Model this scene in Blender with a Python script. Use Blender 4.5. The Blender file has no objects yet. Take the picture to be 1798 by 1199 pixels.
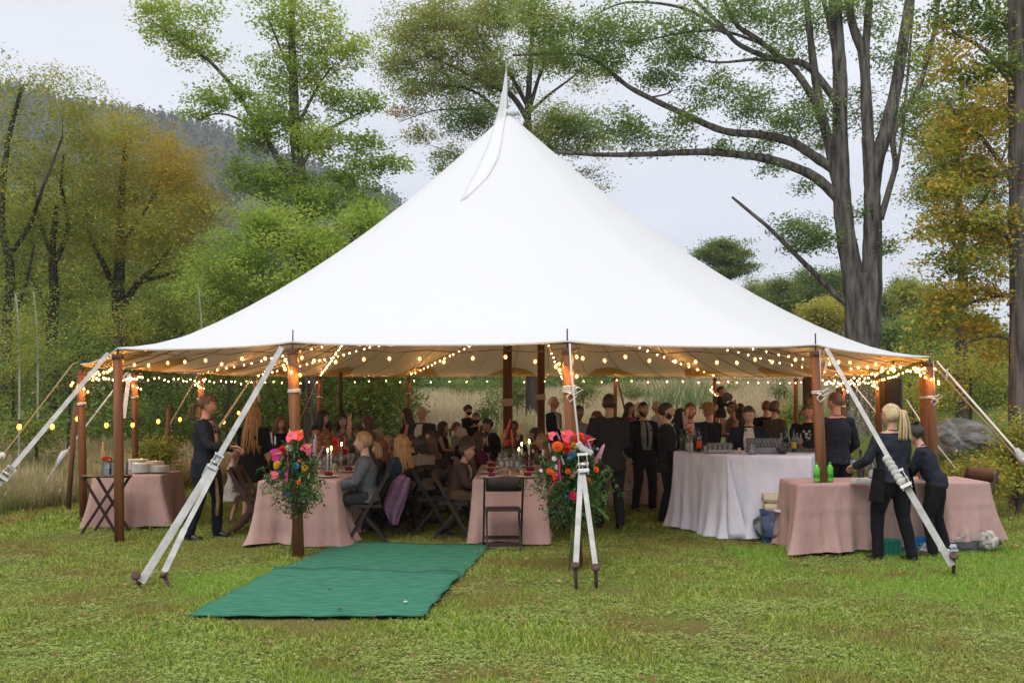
import bpy, bmesh, math, random
import numpy as np
from mathutils import Vector, Matrix

random.seed(7); RNG = np.random.default_rng(7)
SC = bpy.context.scene
COL = SC.collection
PI = math.pi
R = math.radians
# ------------------------------------------------------------------ camera, world, sun, exposure
FPX, CX, CY, EYE = 1748.0, 899.0, 599.5, 1.7
PITCH = math.atan((699.0 - CY) / FPX)
cam_d = bpy.data.cameras.new('camera'); cam = bpy.data.objects.new('camera', cam_d); COL.objects.link(cam)
cam_d.sensor_width = 36.0; cam_d.lens = 36.0 * FPX / 1798.0
cam_d.clip_start = 0.1; cam_d.clip_end = 6000
cam.location = (0, 0, EYE); cam.rotation_euler = (PI / 2 + PITCH, 0, 0)
SC.camera = cam
world = bpy.data.worlds.new('World'); SC.world = world; world.use_nodes = True
nt = world.node_tree; nt.nodes.clear()
SUN_EL, SUN_AZ = R(52), R(200)
def set_ramp(cr, stops):
    E = cr.color_ramp.elements
    while len(E) > 1: E.remove(E[-1])
    E[0].position = stops[0][0]; E[0].color = (*stops[0][1], 1)
    for p, c in stops[1:]:
        e = E.new(p); e.color = (*c, 1)
def build_world():
    N, L = nt.nodes, nt.links
    sky = N.new('ShaderNodeTexSky'); sky.sky_type = 'NISHITA'; sky.sun_disc = False
    sky.sun_elevation = SUN_EL; sky.sun_rotation = SUN_AZ
    bg1 = N.new('ShaderNodeBackground'); bg1.inputs['Strength'].default_value = 0.02
    L.new(sky.outputs[0], bg1.inputs[0])
    # the cloud deck: pale lavender grey, brighter towards the zenith, softly mottled
    tc = N.new('ShaderNodeTexCoord'); sep = N.new('ShaderNodeSeparateXYZ'); L.new(tc.outputs['Generated'], sep.inputs[0])
    ramp = N.new('ShaderNodeValToRGB'); L.new(sep.outputs['Z'], ramp.inputs[0])
    set_ramp(ramp, [(0.0, (.60, .61, .65)), (.12, (.58, .59, .64)), (.38, (.66, .665, .68)), (1.0, (1.00, 1.00, 1.00))])
    mp = N.new('ShaderNodeMapping'); mp.inputs['Scale'].default_value = (1.6, 1.6, 6.0); L.new(tc.outputs['Generated'], mp.inputs[0])
    nz = N.new('ShaderNodeTexNoise'); nz.inputs['Scale'].default_value = 1.6; nz.inputs['Detail'].default_value = 5; L.new(mp.outputs[0], nz.inputs[0])
    mr = N.new('ShaderNodeMapRange'); mr.inputs[1].default_value = 0.3; mr.inputs[2].default_value = 0.7
    mr.inputs[3].default_value = 0.90; mr.inputs[4].default_value = 1.09; L.new(nz.outputs[0], mr.inputs[0])
    mul = N.new('ShaderNodeVectorMath'); mul.operation = 'SCALE'; L.new(ramp.outputs[0], mul.inputs[0]); L.new(mr.outputs[0], mul.inputs['Scale'])
    bg2 = N.new('ShaderNodeBackground'); bg2.inputs['Strength'].default_value = 1.0; L.new(mul.outputs[0], bg2.inputs[0])
    mix = N.new('ShaderNodeAddShader'); L.new(bg1.outputs[0], mix.inputs[0]); L.new(bg2.outputs[0], mix.inputs[1])
    out = N.new('ShaderNodeOutputWorld'); L.new(mix.outputs[0], out.inputs[0])
build_world()
sun_d = bpy.data.lights.new('sun', 'SUN'); sun_d.energy = 1.2; sun_d.angle = R(30); sun_d.color = (1.0, 0.97, 0.93)
sun = bpy.data.objects.new('sun', sun_d); COL.objects.link(sun)
_d = Vector((math.sin(SUN_AZ) * math.cos(SUN_EL), math.cos(SUN_AZ) * math.cos(SUN_EL), math.sin(SUN_EL)))
sun.rotation_euler = (-_d).to_track_quat('-Z', 'Y').to_euler()
SC.view_settings.view_transform = 'Standard'; SC.view_settings.look = 'None'
SC.view_settings.exposure = 0.5; SC.view_settings.gamma = 1.0; SC.view_settings.use_curve_mapping = False
SC.render.engine = 'CYCLES'
SC.cycles.max_bounces = 6; SC.cycles.diffuse_bounces = 3; SC.cycles.glossy_bounces = 2; SC.cycles.transmission_bounces = 4
SC.cycles.transparent_max_bounces = 12; SC.cycles.volume_bounces = 0
SC.cycles.use_denoising = True; SC.cycles.sample_clamp_indirect = 4.0
SC.cycles.caustics_reflective = False; SC.cycles.caustics_refractive = False

# ------------------------------------------------------------------ helpers
def W(px, py, Y):
    """world point on the plane y=Y that the photograph shows at pixel (px, py)"""
    x = (px - CX) / FPX; y = (CY - py) / FPX
    d = Vector((x, math.cos(PITCH) - math.sin(PITCH) * y, math.sin(PITCH) + math.cos(PITCH) * y))
    return Vector((0, 0, EYE)) + d * (Y / d.y)
def GP(px, py, z=0.0):
    """world point at height z seen at pixel"""
    x = (px - CX) / FPX; y = (CY - py) / FPX
    d = Vector((x, math.cos(PITCH) - math.sin(PITCH) * y, math.sin(PITCH) + math.cos(PITCH) * y))
    return Vector((0, 0, EYE)) + d * ((z - EYE) / d.z)
def PX(px, Y): return (px - CX) / FPX * Y
def ZT(py, Y): return W(899, py, Y).z
def gz(x, y):
    """terrain height"""
    t = max(0.0, y - 33.0)
    z = 0.028 * t if t < 120 else 0.028 * 120 + 0.01 * (t - 120)
    l = max(0.0, -x - 9.0); z += min(1.2, 0.10 * l)
    r = max(0.0, x - 7.5); z += min(1.6, 0.11 * r) * min(1.0, max(0.0, (y - 9) / 6))
    return z

class MB:
    """collects geometry; build() links it as ONE mesh object"""
    def __init__(s): s.v = []; s.f = []; s.m = []; s.s = []
    def add(s, vs, fs, mi=0, smooth=True):
        b = len(s.v); s.v.extend([tuple(p) for p in vs])
        for f in fs: s.f.append(tuple(i + b for i in f)); s.m.append(mi); s.s.append(smooth)
        return s
    def box(s, c, size, rot=None, mi=0, bev=0.0):
        hx, hy, hz = size[0] / 2, size[1] / 2, size[2] / 2
        if bev <= 0:
            P = [Vector((x * hx, y * hy, z * hz)) for z in (-1, 1) for y in (-1, 1) for x in (-1, 1)]
            F = [(0, 2, 3, 1), (4, 5, 7, 6), (0, 1, 5, 4), (2, 6, 7, 3), (0, 4, 6, 2), (1, 3, 7, 5)]
        else:
            bm = bmesh.new(); bmesh.ops.create_cube(bm, size=1)
            for v in bm.verts: v.co = Vector((v.co.x * hx * 2, v.co.y * hy * 2, v.co.z * hz * 2))
            bmesh.ops.bevel(bm, geom=bm.edges[:], offset=bev, segments=2, affect='EDGES', profile=0.6)
            bm.verts.index_update(); P = [v.co.copy() for v in bm.verts]; F = [tuple(v.index for v in f.verts) for f in bm.faces]; bm.free()
        M = Matrix.Translation(Vector(c)) @ (rot.to_4x4() if rot is not None else Matrix.Identity(4))
        return s.add([M @ p for p in P], F, mi, False)
    def bar(s, a, b, w, d, up=Vector((0, 0, 1)), mi=0, bev=0.0):
        """a rectangular bar from a to b, w across, d deep"""
        a, b = Vector(a), Vector(b); z = (b - a).normalized(); up = Vector(up)
        x = z.cross(up)
        if x.length < 1e-4: x = z.cross(Vector((0, 1, 0)))
        x.normalize(); y = z.cross(x)
        rot = Matrix((x, y, z)).transposed()
        return s.box((a + b) / 2, (w, d, (b - a).length), rot, mi, bev)
    def tube(s, pts, rad, n=8, mi=0, cap=True, flat=None, up=None, smooth=True):
        pts = [Vector(p) for p in pts]; k = len(pts)
        if not hasattr(rad, '__len__'): rad = [rad] * k
        V = []; F = []
        t0 = (pts[1] - pts[0]).normalized()
        x = t0.orthogonal().normalized() if up is None else t0.cross(Vector(up)).normalized()
        for i in range(k):
            t = (pts[min(i + 1, k - 1)] - pts[max(i - 1, 0)])
            t = t.normalized() if t.length > 1e-9 else t0
            x = (x - t * x.dot(t)); x = x.normalized() if x.length > 1e-6 else t.orthogonal().normalized()
            y = t.cross(x); r = rad[i]; rx, ry = (r, r * (flat or 1.0)) if not hasattr(r, '__len__') else r
            for j in range(n):
                a = 2 * PI * j / n; V.append(pts[i] + x * (math.cos(a) * rx) + y * (math.sin(a) * ry))
        for i in range(k - 1):
            for j in range(n):
                F.append((i * n + j, i * n + (j + 1) % n, (i + 1) * n + (j + 1) % n, (i + 1) * n + j))
        if cap: F.append(tuple(range(n))[::-1]); F.append(tuple((k - 1) * n + j for j in range(n)))
        return s.add(V, F, mi, smooth)
    def lathe(s, c, prof, n=16, mi=0, M=None, smooth=True):
        """prof: list of (r, z)"""
        V = []; F = []; c = Vector(c)
        for r, z in prof:
            for j in range(n):
                a = 2 * PI * j / n; p = Vector((r * math.cos(a), r * math.sin(a), z))
                V.append((M @ p if M is not None else p) + c)
        for i in range(len(prof) - 1):
            for j in range(n): F.append((i * n + j, i * n + (j + 1) % n, (i + 1) * n + (j + 1) % n, (i + 1) * n + j))
        if prof[0][0] > 1e-5: F.append(tuple(range(n))[::-1])
        if prof[-1][0] > 1e-5: F.append(tuple((len(prof) - 1) * n + j for j in range(n)))
        return s.add(V, F, mi, smooth)
    def ball(s, c, r, n=10, k=7, mi=0, M=None):
        rx, ry, rz = r if hasattr(r, '__len__') else (r, r, r); c = Vector(c)
        V = []; F = []
        for i in range(k + 1):
            th = PI * i / k
            for j in range(n):
                a = 2 * PI * j / n; p = Vector((rx * math.sin(th) * math.cos(a), ry * math.sin(th) * math.sin(a), rz * math.cos(th)))
                V.append((M @ p if M is not None else p) + c)
        for i in range(k):
            for j in range(n): F.append((i * n + j, (i + 1) * n + j, (i + 1) * n + (j + 1) % n, i * n + (j + 1) % n))
        return s.add(V, F, mi, True)
    def mesh(s, name, mats):
        me = bpy.data.meshes.new(name); me.from_pydata(s.v, [], s.f)
        for m in (mats if isinstance(mats, (list, tuple)) else [mats]): me.materials.append(m)
        if s.f:
            me.polygons.foreach_set('material_index', s.m); me.polygons.foreach_set('use_smooth', s.s)
        me.update(); return me
    def build(s, name, mats, parent=None, loc=None):
        o = bpy.data.objects.new(name, s.mesh(name, mats)); COL.objects.link(o)
        if parent is not None: o.parent = parent
        if loc is not None: o.location = loc
        return o
def obj(name, me, parent=None, loc=None, rot=None, scale=None):
    o = bpy.data.objects.new(name, me); COL.objects.link(o)
    if parent is not None: o.parent = parent
    if loc is not None: o.location = loc
    if rot is not None: o.rotation_euler = rot
    if scale is not None: o.scale = scale if hasattr(scale, '__len__') else (scale,) * 3
    return o
def tag(o, label=None, cat=None, group=None, kind=None):
    if label: o['label'] = label
    if cat: o['category'] = cat
    if group: o['group'] = group
    if kind: o['kind'] = kind
    return o
def thing(name, label, cat, loc=(0, 0, 0), rz=0.0, group=None):
    o = bpy.data.objects.new(name, None); COL.objects.link(o); o.location = loc; o.rotation_euler = (0, 0, rz)
    o.empty_display_size = 0.2
    return tag(o, label, cat, group)
def copy_tree(o, parent=None):
    c = o.copy(); COL.objects.link(c); c.parent = parent
    for ch in [q for q in KIDS.get(o.name, [])]: copy_tree(ch, c)
    return c
KIDS = {}
def remember(root):
    """note the children of a prototype so that copy_tree can find them"""
    for o in list(COL.objects):
        if o.parent is not None:
            r = o
            while r.parent is not None: r = r.parent
            if r == root: KIDS.setdefault(o.parent.name, []).append(o)
def smooth_line(pts, n=6):
    """Catmull-Rom through pts"""
    P = [Vector(p) for p in pts]; out = []
    for i in range(len(P) - 1):
        p0, p1, p2, p3 = P[max(i - 1, 0)], P[i], P[i + 1], P[min(i + 2, len(P) - 1)]
        for k in range(n):
            t = k / n
            out.append(0.5 * ((2 * p1) + (p2 - p0) * t + (2 * p0 - 5 * p1 + 4 * p2 - p3) * t * t + (3 * p1 - p0 - 3 * p2 + p3) * t ** 3))
    out.append(P[-1]); return out

# ------------------------------------------------------------------ materials
def even(cols): return [(i / (len(cols) - 1), c) for i, c in enumerate(cols)]
def lin(r, g, b):
    f = lambda c: (c / 255 / 12.92) if c / 255 <= 0.04045 else ((c / 255 + 0.055) / 1.055) ** 2.4
    return (f(r), f(g), f(b))
MC = {}
def mat(name, col, rough=0.7, col2=None, scale=8.0, bump=0.0, bscale=None, metal=0.0, spec=0.3, sheen=0.0, stretch=None, detail=4, trans=0.0, bdist=0.01):
    if name in MC: return MC[name]
    m = bpy.data.materials.new(name); m.use_nodes = True; N, L = m.node_tree.nodes, m.node_tree.links
    b = N['Principled BSDF']; b.inputs['Base Color'].default_value = (*col, 1); b.inputs['Roughness'].default_value = rough
    b.inputs['Metallic'].default_value = metal; b.inputs['Specular IOR Level'].default_value = spec
    if sheen: b.inputs['Sheen Weight'].default_value = sheen
    tc = N.new('ShaderNodeTexCoord'); mp = N.new('ShaderNodeMapping'); L.new(tc.outputs['Object'], mp.inputs[0])
    if stretch: mp.inputs['Scale'].default_value = stretch
    if col2 is not None:
        nz = N.new('ShaderNodeTexNoise'); nz.inputs['Scale'].default_value = scale; nz.inputs['Detail'].default_value = detail; L.new(mp.outputs[0], nz.inputs[0])
        cr = N.new('ShaderNodeValToRGB'); cr.color_ramp.elements[0].position = 0.35; cr.color_ramp.elements[1].position = 0.65
        cr.color_ramp.elements[0].color = (*col, 1); cr.color_ramp.elements[1].color = (*col2, 1)
        L.new(nz.outputs[0], cr.inputs[0]); L.new(cr.outputs[0], b.inputs['Base Color'])
    if bump:
        n2 = N.new('ShaderNodeTexNoise'); n2.inputs['Scale'].default_value = bscale or scale * 4; n2.inputs['Detail'].default_value = 3; L.new(mp.outputs[0], n2.inputs[0])
        bp = N.new('ShaderNodeBump'); bp.inputs['Strength'].default_value = bump; bp.inputs['Distance'].default_value = bdist
        L.new(n2.outputs[0], bp.inputs['Height']); L.new(bp.outputs[0], b.inputs['Normal'])
    if trans:
        tr = N.new('ShaderNodeBsdfTranslucent'); mx = N.new('ShaderNodeMixShader'); mx.inputs[0].default_value = trans
        tr.inputs['Color'].default_value = (*col, 1)
        if col2 is not None: L.new(cr.outputs[0], tr.inputs['Color'])
        L.new(b.outputs[0], mx.inputs[1]); L.new(tr.outputs[0], mx.inputs[2]); L.new(mx.outputs[0], N['Material Output'].inputs[0])
    MC[name] = m; return m
def emat(name, col, strength):
    m = bpy.data.materials.new(name); m.use_nodes = True; N, L = m.node_tree.nodes, m.node_tree.links
    N.clear(); e = N.new('ShaderNodeEmission'); e.inputs[0].default_value = (*col, 1); e.inputs[1].default_value = strength
    o = N.new('ShaderNodeOutputMaterial'); L.new(e.outputs[0], o.inputs[0]); return m
def glassmat(name, col=(0.95, 0.97, 0.96), alpha=0.25, rough=0.05):
    """thin clear glass or plastic: mostly see-through with a sharp reflection"""
    m = bpy.data.materials.new(name); m.use_nodes = True; N, L = m.node_tree.nodes, m.node_tree.links; N.clear()
    t = N.new('ShaderNodeBsdfTransparent'); t.inputs[0].default_value = (*col, 1)
    g = N.new('ShaderNodeBsdfGlossy'); g.inputs['Roughness'].default_value = rough
    d = N.new('ShaderNodeBsdfDiffuse'); d.inputs[0].default_value = (0.8, 0.8, 0.8, 1)
    lw = N.new('ShaderNodeLayerWeight'); lw.inputs[0].default_value = 0.25
    m1 = N.new('ShaderNodeMixShader'); L.new(lw.outputs['Fresnel'], m1.inputs[0]); L.new(t.outputs[0], m1.inputs[1]); L.new(g.outputs[0], m1.inputs[2])
    m2 = N.new('ShaderNodeMixShader'); m2.inputs[0].default_value = alpha; L.new(m1.outputs[0], m2.inputs[1]); L.new(d.outputs[0], m2.inputs[2])
    o = N.new('ShaderNodeOutputMaterial'); L.new(m2.outputs[0], o.inputs[0]); return m
def leafmat(name, cols, trans=0.35, rough=0.55):
    """leaf colour picked per leaf from the 'tint' attribute"""
    m = bpy.data.materials.new(name); m.use_nodes = True; N, L = m.node_tree.nodes, m.node_tree.links
    b = N['Principled BSDF']; b.inputs['Roughness'].default_value = rough; b.inputs['Specular IOR Level'].default_value = 0.25
    at = N.new('ShaderNodeAttribute'); at.attribute_name = 'tint'
    cr = N.new('ShaderNodeValToRGB'); set_ramp(cr, even(cols))
    L.new(at.outputs['Fac'], cr.inputs[0]); L.new(cr.outputs[0], b.inputs['Base Color'])
    tr = N.new('ShaderNodeBsdfTranslucent'); L.new(cr.outputs[0], tr.inputs[0])
    mx = N.new('ShaderNodeMixShader'); mx.inputs[0].default_value = trans
    L.new(b.outputs[0], mx.inputs[1]); L.new(tr.outputs[0], mx.inputs[2]); L.new(mx.outputs[0], N['Material Output'].inputs[0])
    return m

# ------------------------------------------------------------------ foliage machinery
def leaf_mesh(name, C, size, tint, material, flat=0.6, droop=0.3, aspect=0.55, rng=RNG):
    """C: (n,3) leaf centres; one folded two-triangle leaf each; tint: (n,)"""
    n = len(C)
    a = rng.uniform(0, 2 * PI, n); el = rng.normal(0, 1, n) * (1 - flat) - droop * rng.uniform(0, 1, n)
    d = np.stack([np.cos(a) * np.cos(el), np.sin(a) * np.cos(el), np.sin(el)], 1)
    up = np.stack([rng.normal(0, .6, n), rng.normal(0, .6, n), np.ones(n)], 1)
    s = np.cross(d, up); s /= np.linalg.norm(s, axis=1)[:, None] + 1e-9
    nn = np.cross(s, d)
    L = (size * rng.uniform(0.65, 1.25, n))[:, None]; Wd = L * aspect
    V = np.empty((n, 4, 3))
    V[:, 0] = C - d * L * .5; V[:, 2] = C + d * L * .5 - nn * L * .12
    V[:, 1] = C + s * Wd * .5 + nn * L * .08 + d * L * .05; V[:, 3] = C - s * Wd * .5 + nn * L * .08 + d * L * .05
    me = bpy.data.meshes.new(name); me.vertices.add(n * 4); me.vertices.foreach_set('co', V.reshape(-1).astype(np.float32))
    me.loops.add(n * 4); me.loops.foreach_set('vertex_index', np.arange(n * 4, dtype=np.int32))
    me.polygons.add(n); me.polygons.foreach_set('loop_start', np.arange(0, n * 4, 4, dtype=np.int32))
    try: me.polygons.foreach_set('loop_total', np.full(n, 4, dtype=np.int32))
    except Exception: pass
    at = me.attributes.new('tint', 'FLOAT', 'FACE'); at.data.foreach_set('value', np.clip(tint, 0, 1).astype(np.float32))
    me.materials.append(material); me.update(calc_edges=True); return me
def ellipsoid_points(n, c, r, shell=0.35, rng=RNG):
    d = rng.normal(0, 1, (n, 3)); d /= np.linalg.norm(d, axis=1)[:, None]
    t = rng.uniform(0, 1, n) ** shell
    return np.array(c) + d * t[:, None] * np.array(r)
def clump_leaves(cent, nl, sh, sv, rng=RNG):
    n = len(cent); P = np.repeat(cent, nl, 0)
    P = P + rng.normal(0, 1, (n * nl, 3)) * np.array([sh, sh, sv]); return P
def bark_rings(mb, pts, rad, n=12, knob=0.08, seed=0):
    rr = random.Random(seed); P = smooth_line(pts, 5); k = len(P); rads = []
    for i in range(k):
        t = i / (k - 1) * (len(rad) - 1); a = int(min(t, len(rad) - 2)); f = t - a
        rads.append((rad[a] * (1 - f) + rad[a + 1] * f) * rr.uniform(1 - knob, 1 + knob))
    mb.tube(P, rads, n); return P, rads
TREE_N = [0]; DENS = [1.7]
def tree(name, label, Y, limbs, masses, bark, leaf, leaf_size=0.14, nl=45, sh=0.42, sv=0.2, group=None, twigs=True, tr=0.012, flat=0.6, cat='tree', trunkname='trunk', seed=None):
    """limbs: (pixel points with depth offsets, start radius, end radius); masses: (px, py, rx, ry, dY, depth radius, clumps, tint lo, tint hi)"""
    TREE_N[0] += 1; sd = seed if seed is not None else 100 + TREE_N[0]; rng = np.random.default_rng(sd); rr = random.Random(sd)
    base = W(*limbs[0][0][0][:2], Y + limbs[0][0][0][2]) if limbs else W(masses[0][0], masses[0][1] + masses[0][3], Y)
    t = thing(name, label, cat, (base.x, base.y, gz(base.x, base.y)), 0, group)
    off = Vector(t.location); mb = MB(); lp = []
    for li, (pts, r0, r1) in enumerate(limbs):
        P3 = [W(p[0], p[1], Y + (p[2] if len(p) > 2 else 0)) - off for p in pts]
        if li == 0: P3[0].z = min(P3[0].z, -0.15)
        P, rads = bark_rings(mb, P3, [r0 * (1 - i / 5) + r1 * i / 5 for i in range(6)], 14 if r0 > .2 else 8, 0.06, sd + li)
        if li == 0 and r0 > 0.15:  # root flare
            b = P[0]
            for k in range(6):
                a = k * PI / 3 + rr.random(); dd = Vector((math.cos(a), math.sin(a), 0))
                mb.tube([b + Vector((0, 0, r0 * 2.2)) + dd * r0 * .45, b + Vector((0, 0, r0 * .9)) + dd * r0 * .9, b + dd * r0 * 1.7 + Vector((0, 0, -.05))], [r0 * .4, r0 * .38, r0 * .14], 7)
        if not (li == 0 and len(limbs) > 1): lp += [(q, rd) for q, rd in zip(P[1:], rads[1:])]
        elif li == 0: lp += [(q, rd) for q, rd in list(zip(P, rads))[len(P) // 2:]]
    cs = []; ts = []
    for (px, py, rx, ry, dY, rd, nc, t0, t1) in masses:
        c = W(px, py, Y + dY) - off; k = (Y + dY) / FPX
        nn_ = int(nc * DENS[0]); pts = np.array(tuple(c)) + np.clip(rng.normal(0, .50, (nn_, 3)), -1.25, 1.25) * np.array([rx * k, rd, ry * k]); nc = nn_; cs.append(pts); ts.append(rng.uniform(t0, t1, nc))
    cs = np.concatenate(cs); ts = np.concatenate(ts)
    ok = np.array([p[2] + off.z > gz(p[0] + off.x, p[1] + off.y) + .05 for p in cs]); cs = cs[ok]; ts = ts[ok]
    if twigs and lp:
        LP = np.array([tuple(q) for q, _ in lp]); LR = [r for _, r in lp]
        dist = np.min(np.linalg.norm(cs[:, None] - LP[None], axis=2), 1); order = np.argsort(dist)
        NP = list(map(tuple, LP)); NR = list(LR); arr = np.array(NP)
        for i in order:
            p = cs[i]; dd = np.linalg.norm(arr - p, axis=1); j = int(np.argmin(dd))
            a = Vector(arr[j]); b = Vector(p)
            if dd[j] > .05:
                mid = (a + b) / 2 + Vector((rr.uniform(-.1, .1), rr.uniform(-.1, .1), rr.uniform(0.0, .18))) * min(1.0, dd[j])
                r0 = min(NR[j] * .75, tr * (1.0 + dd[j] * .6)); mb.tube([a, mid, b], [r0, r0 * .75, r0 * .5], 4, cap=False)
                arr = np.vstack([arr, [tuple(mid)], [tuple(b)]]); NR += [r0 * .8, r0 * .55]
    if mb.v: mb.build(trunkname, bark, t)
    nl = max(10, int(nl * .95)); P = clump_leaves(cs, nl, sh * .66, sv * .62, rng)
    tt = np.repeat(ts, nl) + rng.normal(0, .09, len(P))
    obj('crown', leaf_mesh('crown', P, leaf_size * .72, tt, leaf, flat, rng=rng), t)
    return t
# ------------------------------------------------------------------ ground
def ground():
    xs = np.unique(np.concatenate([np.linspace(-900, -60, 22), np.linspace(-60, -14, 24), np.linspace(-14, 14, 113), np.linspace(14, 60, 24), np.linspace(60, 900, 22)]))
    ys = np.unique(np.concatenate([np.linspace(-12, 4, 9), np.linspace(4, 36, 129), np.linspace(36, 140, 53), np.linspace(140, 1500, 24)]))
    nx, ny = len(xs), len(ys); V = np.empty((ny, nx, 3))
    for j, y in enumerate(ys):
        for i, x in enumerate(xs):
            z = gz(x, y)
            if -14 <= x <= 14 and y < 36: z += 0.010 * math.sin(x * 2.1 + y * .7) * math.sin(y * 1.7 - x * .4)
            V[j, i] = (x, y, z)
    F = [(j * nx + i, j * nx + i + 1, (j + 1) * nx + i + 1, (j + 1) * nx + i) for j in range(ny - 1) for i in range(nx - 1)]
    me = bpy.data.meshes.new('lawn'); me.from_pydata(V.reshape(-1, 3).tolist(), [], F)
    for p in me.polygons: p.use_smooth = True
    m = bpy.data.materials.new('turf'); m.use_nodes = True; N, L = m.node_tree.nodes, m.node_tree.links
    b = N['Principled BSDF']; b.inputs['Roughness'].default_value = 0.9; b.inputs['Specular IOR Level'].default_value = 0.1
    g = N.new('ShaderNodeNewGeometry')
    def noise(s, d=4):
        n = N.new('ShaderNodeTexNoise'); n.inputs['Scale'].default_value = s; n.inputs['Detail'].default_value = d; L.new(g.outputs['Position'], n.inputs[0]); return n
    def ramp(n, st):
        r = N.new('ShaderNodeValToRGB'); set_ramp(r, st)
        L.new(n.outputs[0], r.inputs[0]); return r
    a = ramp(noise(0.9), [(0.38, (.17, .14, .05)), (0.52, (.15, .17, .04)), (0.66, (.12, .19, .035))])
    c = ramp(noise(45, 3), [(0.35, (.030, .028, .012)), (0.5, (.09, .10, .03)), (0.7, (.17, .17, .06))])
    mx = N.new('ShaderNodeMixRGB'); mx.blend_type = 'OVERLAY'; mx.inputs[0].default_value = 0.0; L.new(a.outputs[0], mx.inputs[1]); L.new(c.outputs[0], mx.inputs[2])
    mx2 = N.new('ShaderNodeMixRGB'); mx2.inputs[0].default_value = 0.45; L.new(a.outputs[0], mx2.inputs[1]); L.new(c.outputs[0], mx2.inputs[2])
    # straw-coloured field beyond the tent
    sp = N.new('ShaderNodeSeparateXYZ'); L.new(g.outputs['Position'], sp.inputs[0])
    mr = N.new('ShaderNodeMapRange'); mr.inputs[1].default_value = 36; mr.inputs[2].default_value = 42; L.new(sp.outputs['Y'], mr.inputs[0])
    fld = ramp(noise(0.12), [(0.4, (.30, .22, .12)), (0.6, (.17, .19, .07))])
    mx3 = N.new('ShaderNodeMixRGB'); L.new(mr.outputs[0], mx3.inputs[0]); L.new(mx2.outputs[0], mx3.inputs[1]); L.new(fld.outputs[0], mx3.inputs[2])
    L.new(mx3.outputs[0], b.inputs['Base Color'])
    bp = N.new('ShaderNodeBump'); bp.inputs['Distance'].default_value = 0.02; bp.inputs['Strength'].default_value = 0.8
    L.new(noise(60, 3).outputs[0], bp.inputs['Height']); L.new(bp.outputs[0], b.inputs['Normal'])
    me.materials.append(m); o = obj('ground', me); tag(o, 'mown autumn lawn running back to a straw coloured field', kind='structure')
ground()

def scatter(name, P, rz, sc, proto_me, label, tilt=0.12, rng=RNG):
    """ground cover as one object: geometry nodes put the tuft mesh on each vertex"""
    me = bpy.data.meshes.new(name); n = len(P); me.vertices.add(n); me.vertices.foreach_set('co', np.asarray(P, dtype=np.float32).reshape(-1))
    a = me.attributes.new('turn', 'FLOAT_VECTOR', 'POINT'); rot = np.stack([rng.normal(0, tilt, n), rng.normal(0, tilt, n), rz], 1)
    a.data.foreach_set('vector', rot.astype(np.float32).reshape(-1))
    b = me.attributes.new('size', 'FLOAT', 'POINT'); b.data.foreach_set('value', np.asarray(sc, dtype=np.float32))
    me.update(); o = obj(name, me); tag(o, label, kind='stuff')
    po = bpy.data.objects.new(name + '_tuft', proto_me)
    ng = bpy.data.node_groups.new(name, 'GeometryNodeTree')
    ng.interface.new_socket('Geometry', in_out='INPUT', socket_type='NodeSocketGeometry'); ng.interface.new_socket('Geometry', in_out='OUTPUT', socket_type='NodeSocketGeometry')
    N, L = ng.nodes, ng.links; gi = N.new('NodeGroupInput'); go = N.new('NodeGroupOutput')
    oi = N.new('GeometryNodeObjectInfo'); oi.inputs['Object'].default_value = po; oi.inputs['As Instance'].default_value = True
    ip = N.new('GeometryNodeInstanceOnPoints'); r = N.new('GeometryNodeInputNamedAttribute'); r.data_type = 'FLOAT_VECTOR'; r.inputs['Name'].default_value = 'turn'
    s = N.new('GeometryNodeInputNamedAttribute'); s.data_type = 'FLOAT'; s.inputs['Name'].default_value = 'size'
    L.new(gi.outputs[0], ip.inputs['Points']); L.new(oi.outputs['Geometry'], ip.inputs['Instance'])
    L.new(r.outputs['Attribute'], ip.inputs['Rotation']); L.new(s.outputs['Attribute'], ip.inputs['Scale']); L.new(ip.outputs[0], go.inputs[0])
    md = o.modifiers.new('tufts', 'NODES'); md.node_group = ng
    return o
def grassmat(name, stops, big=0.9, brown=(.20, .14, .055), amount=0.5, tr_=0.3):
    m = bpy.data.materials.new(name); m.use_nodes = True; N, L = m.node_tree.nodes, m.node_tree.links
    b = N['Principled BSDF']; b.inputs['Roughness'].default_value = 0.6; b.inputs['Specular IOR Level'].default_value = 0.2
    at = N.new('ShaderNodeAttribute'); at.attribute_name = 'tint'; cr = N.new('ShaderNodeValToRGB'); set_ramp(cr, even(stops))
    L.new(at.outputs['Fac'], cr.inputs[0])
    g = N.new('ShaderNodeNewGeometry'); n = N.new('ShaderNodeTexNoise'); n.inputs['Scale'].default_value = big; n.inputs['Detail'].default_value = 5; n.inputs['Roughness'].default_value = 0.65
    L.new(g.outputs['Position'], n.inputs[0])
    mr = N.new('ShaderNodeMapRange'); mr.inputs[1].default_value = 0.46; mr.inputs[2].default_value = 0.64; mr.inputs[3].default_value = 0; mr.inputs[4].default_value = amount; L.new(n.outputs[0], mr.inputs[0])
    mx = N.new('ShaderNodeMixRGB'); L.new(mr.outputs[0], mx.inputs[0]); L.new(cr.outputs[0], mx.inputs[1]); mx.inputs[2].default_value = (*brown, 1)
    L.new(mx.outputs[0], b.inputs['Base Color']); tr = N.new('ShaderNodeBsdfTranslucent'); L.new(mx.outputs[0], tr.inputs[0])
    ms = N.new('ShaderNodeMixShader'); ms.inputs[0].default_value = tr_; L.new(b.outputs[0], ms.inputs[1]); L.new(tr.outputs[0], ms.inputs[2]); L.new(ms.outputs[0], N['Material Output'].inputs[0])
    return m
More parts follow.
